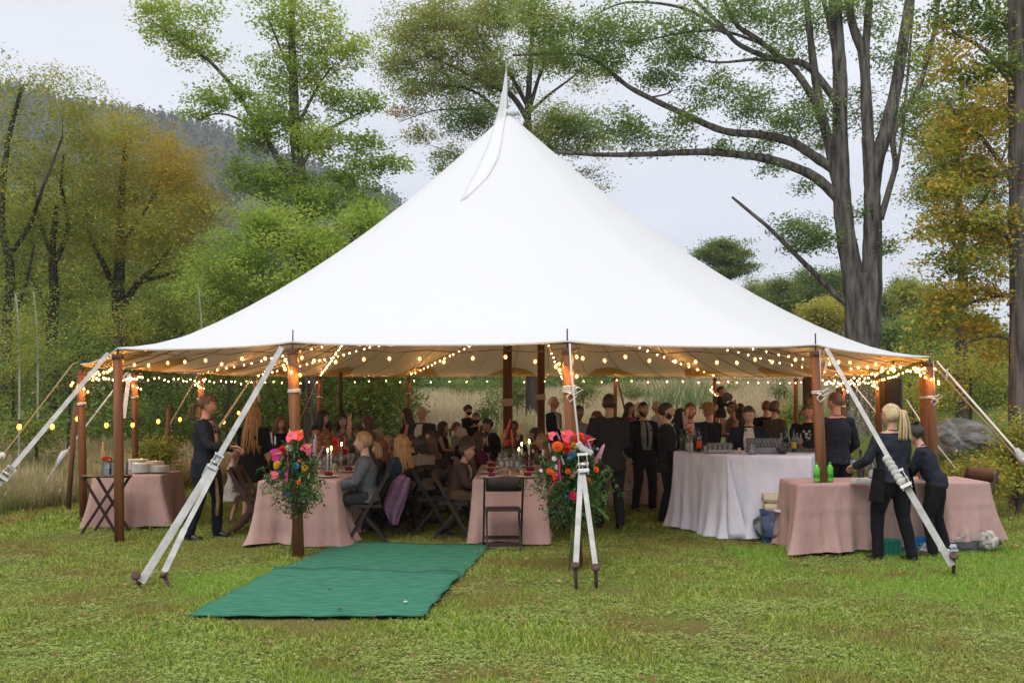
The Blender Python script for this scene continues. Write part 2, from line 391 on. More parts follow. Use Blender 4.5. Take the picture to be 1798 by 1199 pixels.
def tuft_mesh(name, n, rad, h0, h1, w, lean, material, tints=(0, 1), seedhead=0.0, seg=2, rng=RNG):
    V = []; F = []; T = []
    for i in range(n):
        a = rng.uniform(0, 2 * PI); r = rad * math.sqrt(rng.uniform(0, 1)); x, y = r * math.cos(a), r * math.sin(a)
        h = rng.uniform(h0, h1); b = rng.uniform(0, 2 * PI); l = rng.uniform(0.2, 1) * lean * h; dx, dy = math.cos(b) * l, math.sin(b) * l
        c = rng.uniform(0, PI); wx, wy = math.cos(c) * w / 2, math.sin(c) * w / 2; t = rng.uniform(*tints); k = len(V)
        for q in range(seg + 1):
            u = q / seg; ww = (1 - u * u)
            px, py, pz = x + dx * u * u, y + dy * u * u, h * u - 0.01
            if q < seg: V += [(px - wx * ww, py - wy * ww, pz), (px + wx * ww, py + wy * ww, pz)]
            else: V.append((px, py, pz))
        for q in range(seg - 1): F.append((k + 2 * q, k + 2 * q + 1, k + 2 * q + 3, k + 2 * q + 2)); T.append(t)
        F.append((k + 2 * seg - 2, k + 2 * seg - 1, k + 2 * seg)); T.append(t)
        if rng.uniform() < seedhead:
            k = len(V); s = h * .12; V += [(x + dx - wx * 3, y + dy, h - s), (x + dx + wx * 3, y + dy, h - s), (x + dx * 1.1, y + dy * 1.1, h + s)]; F.append((k, k + 1, k + 2)); T.append(1.0)
    me = bpy.data.meshes.new(name); me.from_pydata(V, [], F); at = me.attributes.new('tint', 'FLOAT', 'FACE'); at.data.foreach_set('value', np.array(T, dtype=np.float32))
    me.materials.append(material); me.update(); return me
CARPET = [GP(328, 1090), GP(743, 1090), GP(862, 961), GP(603, 954)]
def in_carpet(x, y):
    s = True
    for i in range(4):
        a, b = CARPET[i], CARPET[(i + 1) % 4]
        if (b.x - a.x) * (y - a.y) - (b.y - a.y) * (x - a.x) < .010 * (b - a).length: return False
    return True
def lawn_points(n, y0, y1, spread, rng=RNG):
    out = []
    while len(out) < n:
        y = rng.uniform(y0, y1); half = y * .56 + .8; x = rng.uniform(-half, half)
        if spread(x, y) and not in_carpet(x, y): out.append((x, y, gz(x, y)))
    return np.array(out)
def edge_w(x): return 14.0 + 1.0 * math.sin(x * .6) + .5 * math.sin(x * 1.9)
def is_lawn(x, y):
    if x < -5.2 and y > edge_w(x) + max(0, (x + 7.5) * 3): return False
    if x > 7.6 and y > 12.5 + max(0, (9.5 - x) * 3): return False
    return y < 37
gm1 = grassmat('grass_blade', [(.08, .16, .02), (.20, .32, .035), (.36, .45, .06), (.64, .61, .24)], 0.75, (.30, .205, .075), 0.85)
gm2 = grassmat('clover_leaf', [(.20, .30, .05), (.30, .40, .08), (.44, .50, .18)], 0.8, (.28, .30, .08), 0.4)
from mathutils import noise as mnoise
tm1 = tuft_mesh('lawn_tuft', 20, .075, .015, .050, .0075, .9, gm1)
P = lawn_points(36000, 5.2, 13.5, is_lawn)
SZ = np.array([min(1.05, max(.45, .78 + .8 * mnoise.fractal(Vector((q[0] * .9, q[1] * .9, 2.2)), 1, 2, 3))) for q in P]) * RNG.uniform(.7, 1.3, len(P))
scatter('lawn_grass', P, RNG.uniform(0, 6.28, len(P)), SZ, tm1, 'short yellow green grass growing all over the front lawn', .2)
tm1b = tuft_mesh('far_tuft', 26, .15, .02, .06, .012, .9, gm1)
P = lawn_points(17000, 13.0, 37, is_lawn)
scatter('lawn_grass', P, RNG.uniform(0, 6.28, len(P)), RNG.uniform(.8, 1.4, len(P)), tm1b, 'shaded grass under and behind the tent', .2)
def clover_mesh():
    V = []; F = []; T = []
    for i in range(9):
        a = RNG.uniform(0, 6.28); r = RNG.uniform(0, .10); cx, cy, cz = r * math.cos(a), r * math.sin(a), RNG.uniform(.012, .035); t = RNG.uniform(0, 1)
        for j in range(3):
            b = a + j * 2.094; k = len(V); s = RNG.uniform(.010, .017); tx, ty = math.cos(b), math.sin(b); z2 = cz + RNG.uniform(-.004, .006)
            V += [(cx, cy, cz), (cx + s * (tx - ty * .6), cy + s * (ty + tx * .6), z2), (cx + s * 1.5 * tx, cy + s * 1.5 * ty, z2), (cx + s * (tx + ty * .6), cy + s * (ty - tx * .6), z2)]
            F.append((k, k + 1, k + 2, k + 3)); T.append(t)
    me = bpy.data.meshes.new('clover_tuft'); me.from_pydata(V, [], F); at = me.attributes.new('tint', 'FLOAT', 'FACE'); at.data.foreach_set('value', np.array(T, dtype=np.float32)); me.materials.append(gm2); return me
from mathutils import noise as mnoise
def patchy(x, y): return is_lawn(x, y) and mnoise.noise(Vector((x * 1.3, y * 1.3, 3.1))) + RNG.uniform(-.25, .25) > .02
P = lawn_points(8500, 5.3, 13, patchy)
scatter('clover_plants', P, RNG.uniform(0, 6.28, len(P)), RNG.uniform(.55, .95, len(P)), clover_mesh(), 'patches of pale clover leaves in the front lawn', .1)
# lush bright grass tufts, mostly front right
tm3 = tuft_mesh('lush_tuft', 26, .09, .02, .060, .006, .8, grassmat('lush_blade', [(.15, .29, .03), (.24, .42, .05), (.34, .52, .09)], 1.0, (.3, .36, .08), .5))
def lush(x, y): return is_lawn(x, y) and mnoise.noise(Vector((x * .55 + 9, y * .55, 7.7))) + (.28 if x > 2.4 else -.12) + RNG.uniform(-.15, .15) > .30
P = lawn_points(4200, 5.2, 11.5, lush)
scatter('lush_grass', P, RNG.uniform(0, 6.28, len(P)), RNG.uniform(.7, 1.3, len(P)), tm3, 'tufts of brighter longer grass in the front lawn')
# fallen leaves
def fallen_leaves():
    lm = leafmat('dead_leaf', [(.15, .07, .03), (.26, .13, .05), (.38, .24, .12), (.12, .07, .03)], .1, .7)
    P = lawn_points(420, 5.3, 16, is_lawn); P[:, 2] += .045
    ex = np.array([(RNG.uniform(5.2, 9), RNG.uniform(9, 13.5)) for _ in range(260)])
    P = np.vstack([P, np.array([(a, b, gz(a, b) + .045) for a, b in ex])])
    tag(obj('fallen_leaves', leaf_mesh('fallen_leaves', P, .045, RNG.uniform(0, 1, len(P)), lm, .9, .1, .75)), 'curled brown leaves fallen on the lawn', kind='stuff')
fallen_leaves()
# straw field beyond the tent
hay = grassmat('hay_blade', [(.30, .29, .12), (.50, .39, .22), (.62, .48, .32), (.66, .50, .34)], 0.08, (.30, .35, .13), 0.7, .55)
tm4 = tuft_mesh('hay_tuft', 40, .30, .45, 1.0, .022, .5, hay, (0, 1), .5)
def pts_box(n, x0, x1, y0, y1, cond=None, rng=RNG, p=1.0):
    out = []
    while len(out) < n:
        y = y0 + (y1 - y0) * rng.uniform() ** p; x = rng.uniform(x0, x1) * (y / y1)
        if cond is None or cond(x, y): out.append((x, y, gz(x, y)))
    return np.array(out)
P = pts_box(11000, -30, 62, 36.5, 105, lambda x, y: x < 8 + (y - 36) * .4 or RNG.uniform() < .35)
scatter('meadow_grass', P, RNG.uniform(0, 6.28, len(P)), RNG.uniform(.7, 1.15, len(P)), tm4, 'tall straw coloured grass in the field beyond the tent')
weed = grassmat('weed_blade', [(.14, .19, .05), (.28, .27, .10), (.44, .36, .19), (.55, .45, .28)], 0.7, (.22, .27, .08), 0.85, .5)
tm5 = tuft_mesh('weed_tuft', 34, .22, .25, .75, .016, .6, weed, (0, 1), .4)
def wcond(x, y): return x < -4.6 and not is_lawn(x, y)
out = []
while len(out) < 5200:
    y = RNG.uniform(13, 28); x = RNG.uniform(-.56 * y - 1, -4.6)
    if wcond(x, y): out.append((x, y, gz(x, y)))
P = np.array(out)
scatter('meadow_weeds', P, RNG.uniform(0, 6.28, len(P)), RNG.uniform(.3, .8, len(P)), tm5, 'rough tan weeds and grass on the bank left of the tent')
gweed = grassmat('green_weed', [(.12, .19, .05), (.20, .29, .06), (.32, .38, .11)], 0.5, (.28, .26, .10), 0.5)
tm6 = tuft_mesh('green_tuft', 30, .30, .15, .5, .02, .8, gweed)
out = []
while len(out) < 5200:
    y = RNG.uniform(12, 62); x = RNG.uniform(.18 * y, .58 * y)
    if (x > 7.4 and not is_lawn(x, y) and y < 34) or (y > 34 and x > 6): out.append((x, y, gz(x, y)))
P = np.array(out)
scatter('green_weeds', P, RNG.uniform(0, 6.28, len(P)), RNG.uniform(.7, 1.4, len(P)), tm6, 'leafy green weeds on the bank right of the tent')

# ------------------------------------------------------------------ hills
def hills():
    m = mat('hill_forest', (.035, .055, .022), .95, (.075, .085, .03), .035, 1.0, .12, spec=.05, bdist=6.0)
    def ridge(name, label, Y, prof, depth, jag, seed):
        rr = random.Random(seed); xs = [p[0] for p in prof]; n = 260; K = 26; V = []; F = []
        for j in range(K):
            v = j / (K - 1)
            for i in range(n):
                px = xs[0] + (xs[-1] - xs[0]) * i / (n - 1); y0 = float(np.interp(px, xs, [p[1] for p in prof]))
                top = ZT(y0, Y); x = PX(px, Y); hgt = top * (math.sin(v * PI / 2) ** .9)
                nz = mnoise.fractal(Vector((x * .012, v * 6, seed)), 1.0, 2.0, 5) * 16 * (1 - v) + mnoise.noise(Vector((x * .16, v * 40, seed))) * jag * (.5 + v)
                V.append((x, Y - depth * (1 - v) + 0, max(-2, hgt + nz * (1 if v > .03 else 0))))
        for j in range(K - 1):
            for i in range(n - 1): a = j * n + i; F.append((a, a + 1, a + n + 1, a + n))
        b = len(V)
        for i in range(n): p = V[(K - 1) * n + i]; V.append((p[0], Y + 150, 0))
        for i in range(n - 1): F.append(((K - 1) * n + i, (K - 1) * n + i + 1, b + i + 1, b + i))
        mb = MB(); mb.add(V, F)
        o = mb.build(name, m); tag(o, label, kind='structure'); return V, n, K
    V, n, K = ridge('hills', 'wooded blue green mountain ridge falling from left to right', 760, [(-900, 150), (-500, 130), (-100, 165), (40, 185), (160, 215), (300, 240), (350, 245), (420, 262), (480, 290), (600, 335), (700, 378), (900, 480), (1150, 560), (1350, 610), (1600, 640), (2700, 650)], 430, 5, 3)
    ridge('hills', 'low blue hill far away behind the big oak', 1050, [(900, 620), (1250, 520), (1330, 505), (1420, 505), (1500, 540), (1700, 600), (2200, 640)], 200, 4, 8)
    # the wood standing along the ridge: conifers too many and too far to count
    lm = leafmat('ridge_conifer', [(.03, .05, .022), (.05, .07, .03), (.09, .09, .035)], .1, .8)
    P = []; VV = np.array(V).reshape(-1, 3)[: n * K].reshape(K, n, 3)
    rng = np.random.default_rng(5); T = []
    for _ in range(8000):
        j = rng.integers(8, K); i = rng.integers(0, int(n * .75)); p = VV[min(j, K - 1), i]; h = rng.uniform(4, 9)
        x, y = p[0] + rng.uniform(-6, 6), p[1] + rng.uniform(-8, 8) - (2 if j == K - 1 else 0); t = rng.uniform(0, 1)
        for k in range(7):
            u = k / 7; r = (1 - u) * h * .26
            P.append((x + rng.normal(0, r * .5), y + rng.normal(0, r * .5), p[2] + h * u)); T.append(t)
    tag(obj('ridge_wood', leaf_mesh('ridge_wood', np.array(P), 2.8, np.array(T), lm, .5, .3, .8, rng=rng)), 'conifers and bare rock woods covering the ridge', kind='stuff')
hills()
def haze():
    x0, x1, y0, y1, z0, z1 = -1000, 1300, -40, 1280, -3.5, 262
    mb = MB(); mb.box(((x0 + x1) / 2, (y0 + y1) / 2, (z0 + z1) / 2), (x1 - x0, y1 - y0, z1 - z0))
    m = bpy.data.materials.new('air'); m.use_nodes = True; N, L = m.node_tree.nodes, m.node_tree.links; N.clear()
    v = N.new('ShaderNodeVolumePrincipled'); v.inputs['Color'].default_value = (.86, .91, 1.0, 1); v.inputs['Density'].default_value = 0.00048; v.inputs['Anisotropy'].default_value = 0.2
    o = N.new('ShaderNodeOutputMaterial'); L.new(v.outputs[0], o.inputs['Volume'])
    tag(mb.build('haze', m), 'thin blue haze over the far hills', kind='stuff')
haze()

# ------------------------------------------------------------------ trees
bark_grey = mat('bark_grey', (.045, .039, .035), .95, (.16, .142, .128), 9, 1.0, 16, spec=.05, stretch=(1, 1, .13), bdist=.09, detail=8)
bark_dark = mat('bark_dark', (.035, .030, .026), .95, (.075, .062, .052), 5, .8, 12, spec=.05, stretch=(1, 1, .2), bdist=.03)
bark_pale = mat('bark_pale', (.22, .22, .19), .9, (.38, .37, .33), 6, .4, 12, spec=.05, stretch=(1, 1, .3))
G_DK, G_MD, G_LT, YL, OR, RD = (.060, .100, .030), (.120, .190, .040), (.230, .310, .060), (.50, .45, .07), (.54, .31, .05), (.34, .13, .04)
leaf_mixed = leafmat('leaf_mixed', [G_DK, G_MD, G_LT, YL, OR, RD], .45)          # tint 0 dark green .. 1 russet
leaf_maple = leafmat('leaf_maple', [(.15, .24, .04), (.26, .38, .055), (.40, .50, .08), (.52, .54, .10), (.62, .50, .10)], .5)
leaf_oak = leafmat('leaf_oak', [(.11, .19, .055), (.18, .28, .07), (.28, .37, .085), (.46, .42, .10), (.48, .24, .07)], .48)
leaf_gold = leafmat('leaf_gold', [(.06, .12, .03), (.15, .23, .04), (.34, .36, .05), (.50, .36, .05), (.48, .24, .04), (.30, .12, .035)], .42)
DENS[0] = 1.4
# left edge, thin tall tree
tree('tree', 'thin yellow green tree at the left edge, its tallest', 29, [([(20, 720, 0), (12, 600), (18, 480), (2, 380), (14, 250), (40, 150)], .20, .05), ([(15, 450), (50, 400), (75, 330, -1), (110, 240)], .08, .03), ([(12, 560), (40, 520), (60, 430)], .08, .03)],
     [(20, 200, 50, 75, 0, 1.3, 60, .35, .62), (90, 150, 65, 28, 0, 1.0, 34, .4, .62), (130, 205, 45, 22, 0, .8, 22, .45, .62), (25, 330, 55, 70, 0, 1.6, 90, .3, .6), (10, 470, 60, 90, 0, 1.6, 100, .2, .5), (150, 185, 16, 10, 0, .4, 6, .4, .6)], bark_dark, leaf_mixed, .13, 34, .36, .2)
tree('tree', 'forked dark limbed tree between the left edge tree and the golden dome', 31, [([(88, 730, 0), (90, 600), (95, 520), (92, 440), (100, 360)], .22, .07), ([(92, 470), (120, 400), (108, 330), (112, 270)], .10, .03), ([(92, 450), (70, 390), (60, 330)], .09, .03), ([(90, 560), (60, 500), (40, 460)], .08, .03)],
     [(95, 290, 65, 60, 0, 1.6, 90, .35, .62), (150, 250, 40, 40, 0, 1.2, 40, .4, .62), (60, 400, 50, 60, 0, 1.3, 60, .3, .58), (130, 400, 50, 70, 0, 1.3, 80, .3, .6), (90, 520, 80, 60, 1, 1.8, 80, .15, .5), (165, 240, 20, 18, 0, .5, 10, .4, .6)], bark_dark, leaf_mixed, .13, 34, .36, .2)
tree('tree', 'golden domed tree with orange upper right crown left of the maple', 33, [([(213, 720, 0), (212, 600), (208, 520), (212, 420), (214, 330), (222, 250)], .30, .06), ([(212, 545), (240, 500), (285, 455), (335, 380)], .15, .03), ([(210, 540), (185, 470), (160, 420), (150, 340)], .12, .03), ([(212, 430), (255, 370), (285, 310)], .09, .03), ([(245, 495), (300, 480), (350, 460)], .08, .02)],
     [(215, 235, 55, 45, 0, 1.6, 90, .5, .66), (240, 310, 80, 70, 0, 2.4, 190, .45, .7), (310, 300, 55, 55, -1, 1.6, 100, .62, .80), (350, 370, 45, 60, -1, 1.6, 100, .5, .75), (175, 350, 70, 75, 0, 2, 130, .4, .62), (270, 410, 95, 70, -1, 2.2, 170, .42, .68), (200, 460, 90, 60, 1, 2, 110, .3, .58), (330, 460, 70, 50, 0, 2, 90, .4, .62), (300, 250, 22, 18, 0, .6, 14, .6, .75)], bark_dark, leaf_mixed, .13, 36, .36, .2)
DENS[0] = 1.15
tree('tree', 'tall bright green maple rising above the left side of the tent', 31, [([(548, 720, 0), (546, 560), (541, 420), (528, 320), (518, 230), (515, 130), (512, 40), (516, -60)], .32, .06),
      ([(532, 345), (500, 300), (476, 258), (455, 225), (409, 154), (363, 104), (310, 70), (270, 40)], .13, .02), ([(516, 232), (560, 150), (590, 110)], .07, .02), ([(545, 440), (570, 410), (620, 395), (650, 385)], .08, .02), ([(526, 300), (560, 240), (600, 215), (650, 190)], .08, .02), ([(470, 250), (430, 215), (385, 200), (345, 212)], .05, .012), ([(515, 140), (490, 80), (470, 30)], .06, .02), ([(540, 400), (500, 370), (450, 345)], .07, .02)],
     [(300, 45, 58, 40, 0, 1.0, 60, .25, .6), (345, 85, 45, 34, 0, 1.0, 44, .25, .55), (275, 20, 30, 22, 0, .7, 22, .4, .7), (360, 15, 40, 14, 0, .7, 14, .3, .6), (370, 178, 45, 15, 0, .7, 28, .2, .5), (345, 200, 22, 8, 0, .5, 10, .2, .5), (420, 165, 40, 25, 0, .8, 30, .2, .5), (500, 40, 52, 55, 0, 1.6, 85, .15, .55), (560, 30, 40, 40, 0, 1.3, 30, .3, .6), (545, 120, 40, 55, 0, 1.4, 70, .2, .5), (610, 80, 50, 45, 0, 1.2, 60, .3, .6), (480, 130, 35, 35, 0, 1.2, 36, .15, .5), (500, 210, 45, 40, 0, 1.4, 70, .05, .45), (450, 220, 35, 30, 0, 1.0, 40, .1, .5),
      (600, 175, 45, 28, 0, 1.0, 46, .15, .45), (655, 185, 28, 16, 0, .8, 18, .15, .45), (560, 250, 55, 35, 0, 1.5, 75, .25, .6), (640, 250, 40, 25, 0, .9, 30, .1, .4), (665, 290, 45, 18, 0, .8, 30, .1, .4), (610, 310, 55, 28, 0, 1.0, 50, .1, .4), (690, 285, 22, 9, 0, .5, 9, .1, .4), (450, 250, 40, 18, 0, .8, 24, .1, .45), (480, 320, 65, 35, 0, 1.6, 80, .0, .4), (560, 350, 70, 45, 0, 1.8, 120, .1, .5), (430, 310, 32, 30, 0, 1.0, 36, .0, .35), (650, 360, 35, 25, 0, 1, 34, .2, .5)],
     bark_grey, leaf_maple, .17, 30, .30, .14, seed=41)
DENS[0] = 1.4
tree('tree', 'lower broad green maple filling the gap beneath the tall maple', 27, [([(600, 720, 0), (596, 560), (580, 470), (570, 420)], .055, .04), ([(580, 480), (610, 430), (640, 395)], .07, .02), ([(580, 500), (520, 450), (470, 420)], .07, .02)],
     [(470, 400, 65, 35, 0, 1.2, 100, .25, .6), (560, 430, 90, 35, 0, 1.6, 130, .2, .6), (640, 390, 42, 24, 0, 1.0, 60, .2, .5), (430, 460, 70, 45, 0, 1.6, 110, .15, .5), (530, 500, 110, 45, 0, 1.8, 130, .1, .5), (600, 470, 60, 30, 0, 1.2, 70, .3, .7), (360, 500, 55, 45, 0, 1.6, 70, .2, .5)],
     bark_dark, leaf_maple, .14, 34, .32, .16)
for (px, top, Y, lab) in ((30, 545, 19, 'slender pale sapling nearest the left edge'), (62, 520, 20.5, 'slender pale sapling second from the left edge'), (352, 500, 23, 'slender pale sapling above the left end of the canopy')):
    tree('sapling', lab, Y, [([(px + 6, 760, 0), (px + 4, 620), (px - 2, 520), (px - 4, top)], .024, .008)],
         [(px, (top + 640) // 2, 24, (640 - top) // 2 + 24, 0, .5, 90, .3, .55)], bark_pale, leaf_mixed, .07, 16, .20, .18, twigs=True, tr=.006)
# shrubs of the left bank
SH = [(20, 650, 85, 70, 22, .15, .5, 'yellow green shrub at the left edge below the pale saplings'), (120, 640, 80, 70, 23.5, .1, .45, 'dark leafed shrub behind the leftmost tent pole'),
      (210, 570, 80, 50, 26, .2, .55, 'olive shrub above the left end of the canopy'), (300, 700, 80, 80, 26.5, .0, .28, 'deep green shrub behind the plate table'), (400, 540, 80, 60, 27, .15, .5, 'mid green shrub against the canopy edge left of centre'),
      (395, 710, 70, 60, 28, .0, .3, 'dark shrub behind the man with the cane'), (60, 760, 60, 28, 20, .15, .45, 'low shrub in the weeds at the far left'), (275, 800, 30, 28, 18.5, .25, .5, 'small bright green bush behind the stacked plates'),
      (480, 690, 70, 60, 31, .1, .4, 'green shrub behind the long haired woman'), (630, 690, 50, 45, 36, .35, .66, 'yellowing bush beyond the left centre opening'), (560, 680, 60, 55, 33, .05, .35, 'shadowed bush beside the grey trunk behind the dark haired women'),
      (700, 685, 45, 40, 40, .1, .4, 'round grey green bush at the near end of the straw field'), (860, 740, 22, 45, 38, .0, .3, 'small dark evergreen bush left of the grey trunk'), (905, 690, 36, 35, 42, .15, .4, 'leafy bush hanging round the grey trunk behind the centre poles'),
      (820, 680, 50, 18, 75, .1, .4, 'low round bush along the far edge of the straw field'), (1020, 690, 30, 30, 50, .15, .4, 'green bush right of the grey trunk'), (1110, 690, 40, 30, 60, .1, .4, 'grey green bush behind the tall man in the dark suit'),
      (1305, 690, 30, 22, 62, .1, .45, 'round green bush in the field behind the hat wearer'), (1370, 700, 14, 30, 48, .0, .25, 'slim young pine standing in the field'), (1600, 700, 90, 50, 24, .3, .58, 'olive thicket behind the right corner poles'),
      (1700, 650, 90, 45, 20, .3, .62, 'yellow green thicket above the boulder'), (1710, 838, 60, 16, 14.2, .3, .6, 'low leafy brush in front of the boulder'), (1785, 790, 32, 50, 14.5, .3, .6, 'leafy brush at the foot of the right edge tree'), (1400, 730, 40, 25, 36, .2, .5, 'weedy green bush behind the bearded man in tweed')]
DENS[0] = 1.9
for (px, py, rx, ry, Y, a, b, lab) in SH:
    k = Y / FPX; vol = rx * k * ry * k
    tree('shrub', lab, Y, [([(px, min(py + ry + 25, 860), 0), (px + 4, py + ry * .4), (px - 3, py)], .04 * max(1, rx * k / 2), .015), ([(px, py + ry * .6), (px + rx * .4, py), (px + rx * .6, py - ry * .3)], .02, .01), ([(px, py + ry * .6), (px - rx * .4, py), (px - rx * .6, py - ry * .3)], .02, .01)],
         [(px, py, rx, ry, 0, rx * k * .7, int(50 + 34 * vol), a + .06, b + .08)], bark_dark, leaf_mixed, .09 if Y < 30 else .13, 30, .24, .18, cat='shrub', trunkname='stem', tr=.008)
DENS[0] = 1.2
# centre oak behind the peak
tree('tree', 'olive and russet oak spreading behind the tent peak', 41, [([(937, 790, 0), (936, 690), (934, 560), (930, 400), (928, 260), (927, 200), (930, 130), (936, 40)], .34, .07),
      ([(929, 215), (900, 170), (860, 150), (800, 120), (750, 95), (700, 60)], .13, .02), ([(929, 230), (880, 200), (840, 165), (790, 150), (720, 145)], .10, .02), ([(928, 190), (895, 130), (865, 95), (840, 60), (830, 10)], .10, .02),
      ([(928, 200), (960, 170), (1000, 140), (1035, 112)], .08, .02), ([(928, 200), (945, 140), (965, 90), (975, 30)], .10, .02), ([(928, 260), (880, 195), (820, 192), (760, 195), (700, 215)], .06, .015), ([(930, 300), (830, 290), (790, 268), (755, 255)], .05, .01)],
     [(720, 60, 42, 40, 0, 1.6, 90, .45, .78), (770, 30, 45, 34, 0, 1.6, 90, .5, .78), (700, 110, 40, 26, 0, 1.3, 54, .4, .7), (765, 100, 45, 30, 0, 1.6, 80, .45, .72), (830, 60, 48, 45, 0, 2, 130, .45, .72), (880, 20, 50, 30, 0, 2, 100, .4, .7), (730, 165, 38, 26, 0, 1.2, 46, .4, .7), (790, 150, 40, 28, 0, 1.5, 66, .4, .7), (735, 235, 26, 14, 0, .8, 18, .5, .95), (700, 200, 14, 8, 0, .5, 8, .8, 1.0),
      (850, 120, 38, 30, 0, 1.5, 66, .4, .68), (880, 140, 36, 30, 0, 1.5, 60, .4, .66), (810, 215, 36, 22, 0, 1.2, 46, .2, .45), (850, 205, 38, 26, 0, 1.4, 60, .2, .45), (790, 270, 30, 12, 0, .8, 20, .4, .7), (772, 300, 14, 14, 0, .6, 10, .3, .5), (960, 100, 46, 34, 0, 1.6, 60, .35, .6), (1030, 140, 30, 22, 0, 1, 16, .4, .75), (970, 215, 50, 26, 0, 1.6, 76, .25, .7), (950, 250, 60, 22, 0, 1.6, 70, .3, .7), (1015, 225, 50, 24, 0, 1.4, 60, .15, .45), (1050, 240, 34, 18, 0, 1, 26, .15, .5), (1020, 262, 44, 10, 0, 1, 20, .4, .7), (1035, 305, 18, 10, 0, .5, 8, .3, .6), (1055, 330, 8, 5, 0, .3, 3, .4, .6)],
     bark_dark, leaf_oak, .17, 40, .40, .18, seed=55)
# the big oak on the right
tree('tree', 'huge grey double stemmed oak reaching over the tent from the right', 29, [([(1512, 800, 0), (1515, 720), (1517, 660), (1516, 600), (1512, 540), (1510, 480)], .60, .28),
      ([(1508, 640), (1503, 560), (1497, 480), (1486, 420), (1478, 340), (1475, 240), (1475, 140), (1470, 60), (1462, -40)], .36, .16), ([(1522, 640), (1527, 560), (1531, 470), (1532, 380), (1529, 300), (1522, 240)], .38, .17), ([(1529, 330), (1526, 270), (1521, 180), (1516, 100), (1496, 40), (1488, -30)], .20, .12), ([(1522, 170), (1520, 90), (1530, -40)], .15, .10), ([(1530, 350), (1537, 290), (1554, 235), (1572, 160), (1588, 60), (1604, -40)], .24, .14),
      ([(1482, 360), (1440, 318), (1400, 296), (1340, 278), (1260, 268), (1200, 268), (1140, 271), (1060, 272), (980, 268)], .17, .05), ([(1474, 305), (1430, 275), (1390, 250), (1335, 237), (1270, 230), (1200, 200), (1140, 172), (1100, 150), (1050, 110), (1000, 95), (900, 98)], .16, .03),
      ([(1476, 190), (1440, 140), (1410, 112), (1360, 105), (1300, 80), (1265, 45), (1200, -20)], .13, .05), ([(1472, 330), (1455, 250), (1440, 190), (1428, 110), (1420, 40), (1412, -40)], .18, .08), ([(1450, 215), (1400, 130), (1330, 70), (1290, 40), (1260, -30)], .13, .05), ([(1400, 110), (1330, 105), (1240, 108), (1160, 65)], .06, .02), ([(1330, 75), (1270, 55), (1200, 58), (1140, 70), (1090, 75)], .05, .02), ([(1476, 160), (1460, 60), (1440, -20)], .1, .06), ([(1275, 60), (1200, 15), (1100, 5), (1040, 30)], .06, .02),
      ([(1506, 548), (1470, 520), (1430, 480), (1390, 440), (1350, 400), (1320, 375), (1290, 350), (1285, 346)], .10, .03), ([(1546, 385), (1562, 330), (1572, 290), (1568, 240), (1590, 190), (1615, 150), (1632, 90), (1644, 40), (1650, -30)], .10, .06), ([(1574, 300), (1585, 230), (1592, 150), (1600, 60), (1606, -20)], .05, .03), ([(1140, 172), (1180, 160), (1160, 130)], .03, .01)],
     [(1400, 400, 34, 16, 0, .8, 34, .1, .45), (1440, 420, 40, 16, 0, .9, 40, .1, .45), (1405, 435, 20, 8, 0, .5, 10, .1, .4), (1560, 435, 14, 22, 0, .4, 12, .1, .4), (1510, 375, 14, 12, 0, .4, 8, .1, .4), (1410, 330, 14, 8, 0, .3, 7, .1, .4), (1380, 215, 60, 28, 0, 1.4, 56, .1, .5), (1320, 180, 50, 26, 0, 1.2, 48, .1, .5), (1250, 160, 45, 26, 0, 1.2, 44, .1, .5), (1200, 215, 30, 24, 0, .8, 26, .05, .4), (1180, 255, 24, 10, 0, .6, 10, .1, .4), (1095, 225, 34, 26, 0, 1, 40, .05, .45), (1130, 245, 28, 20, 0, .8, 20, .05, .4), (1270, 260, 24, 12, 0, .6, 12, .1, .4), (1330, 262, 24, 10, 0, .6, 12, .1, .4), (1350, 300, 22, 8, 0, .5, 7, .1, .4),
      (1160, 130, 44, 24, 0, 1.2, 40, .1, .5), (1110, 60, 60, 34, 0, 1.6, 70, .15, .55), (1040, 60, 60, 40, 0, 1.8, 80, .15, .55), (970, 50, 55, 40, 0, 1.8, 80, .2, .6), (930, 20, 50, 24, 0, 1.6, 60, .25, .65), (1060, 110, 40, 22, 0, 1, 36, .1, .5), (990, 105, 50, 20, 0, 1, 36, .2, .6), (1200, 50, 50, 28, 0, 1.4, 50, .1, .5), (1200, 95, 50, 20, 0, 1, 40, .05, .45), (1290, 20, 70, 30, 0, 1.6, 70, .1, .5), (1370, 30, 60, 34, 0, 1.6, 60, .1, .5), (1370, 95, 50, 28, 0, 1.3, 36, .1, .5), (1440, 30, 40, 40, 0, 1.3, 36, .1, .5), (1540, 60, 26, 50, 0, 1, 22, .2, .5), (1570, 110, 26, 30, 0, 1, 16, .1, .5), (1430, 190, 34, 40, 0, 1, 34, .1, .5), (1500, 190, 16, 50, 1, 1, 16, .1, .4), (1445, 250, 26, 22, 1, .8, 18, .3, .6), (1560, 215, 30, 40, 1, 1, 34, .2, .5), (1610, 190, 26, 60, 1, 1, 40, .2, .55), (1620, 100, 26, 40, 1, 1, 30, .3, .6), (1500, 10, 60, 20, 0, 1, 30, .2, .5)],
     bark_grey, leaf_oak, .15, 30, .28, .15, tr=.011, seed=77)
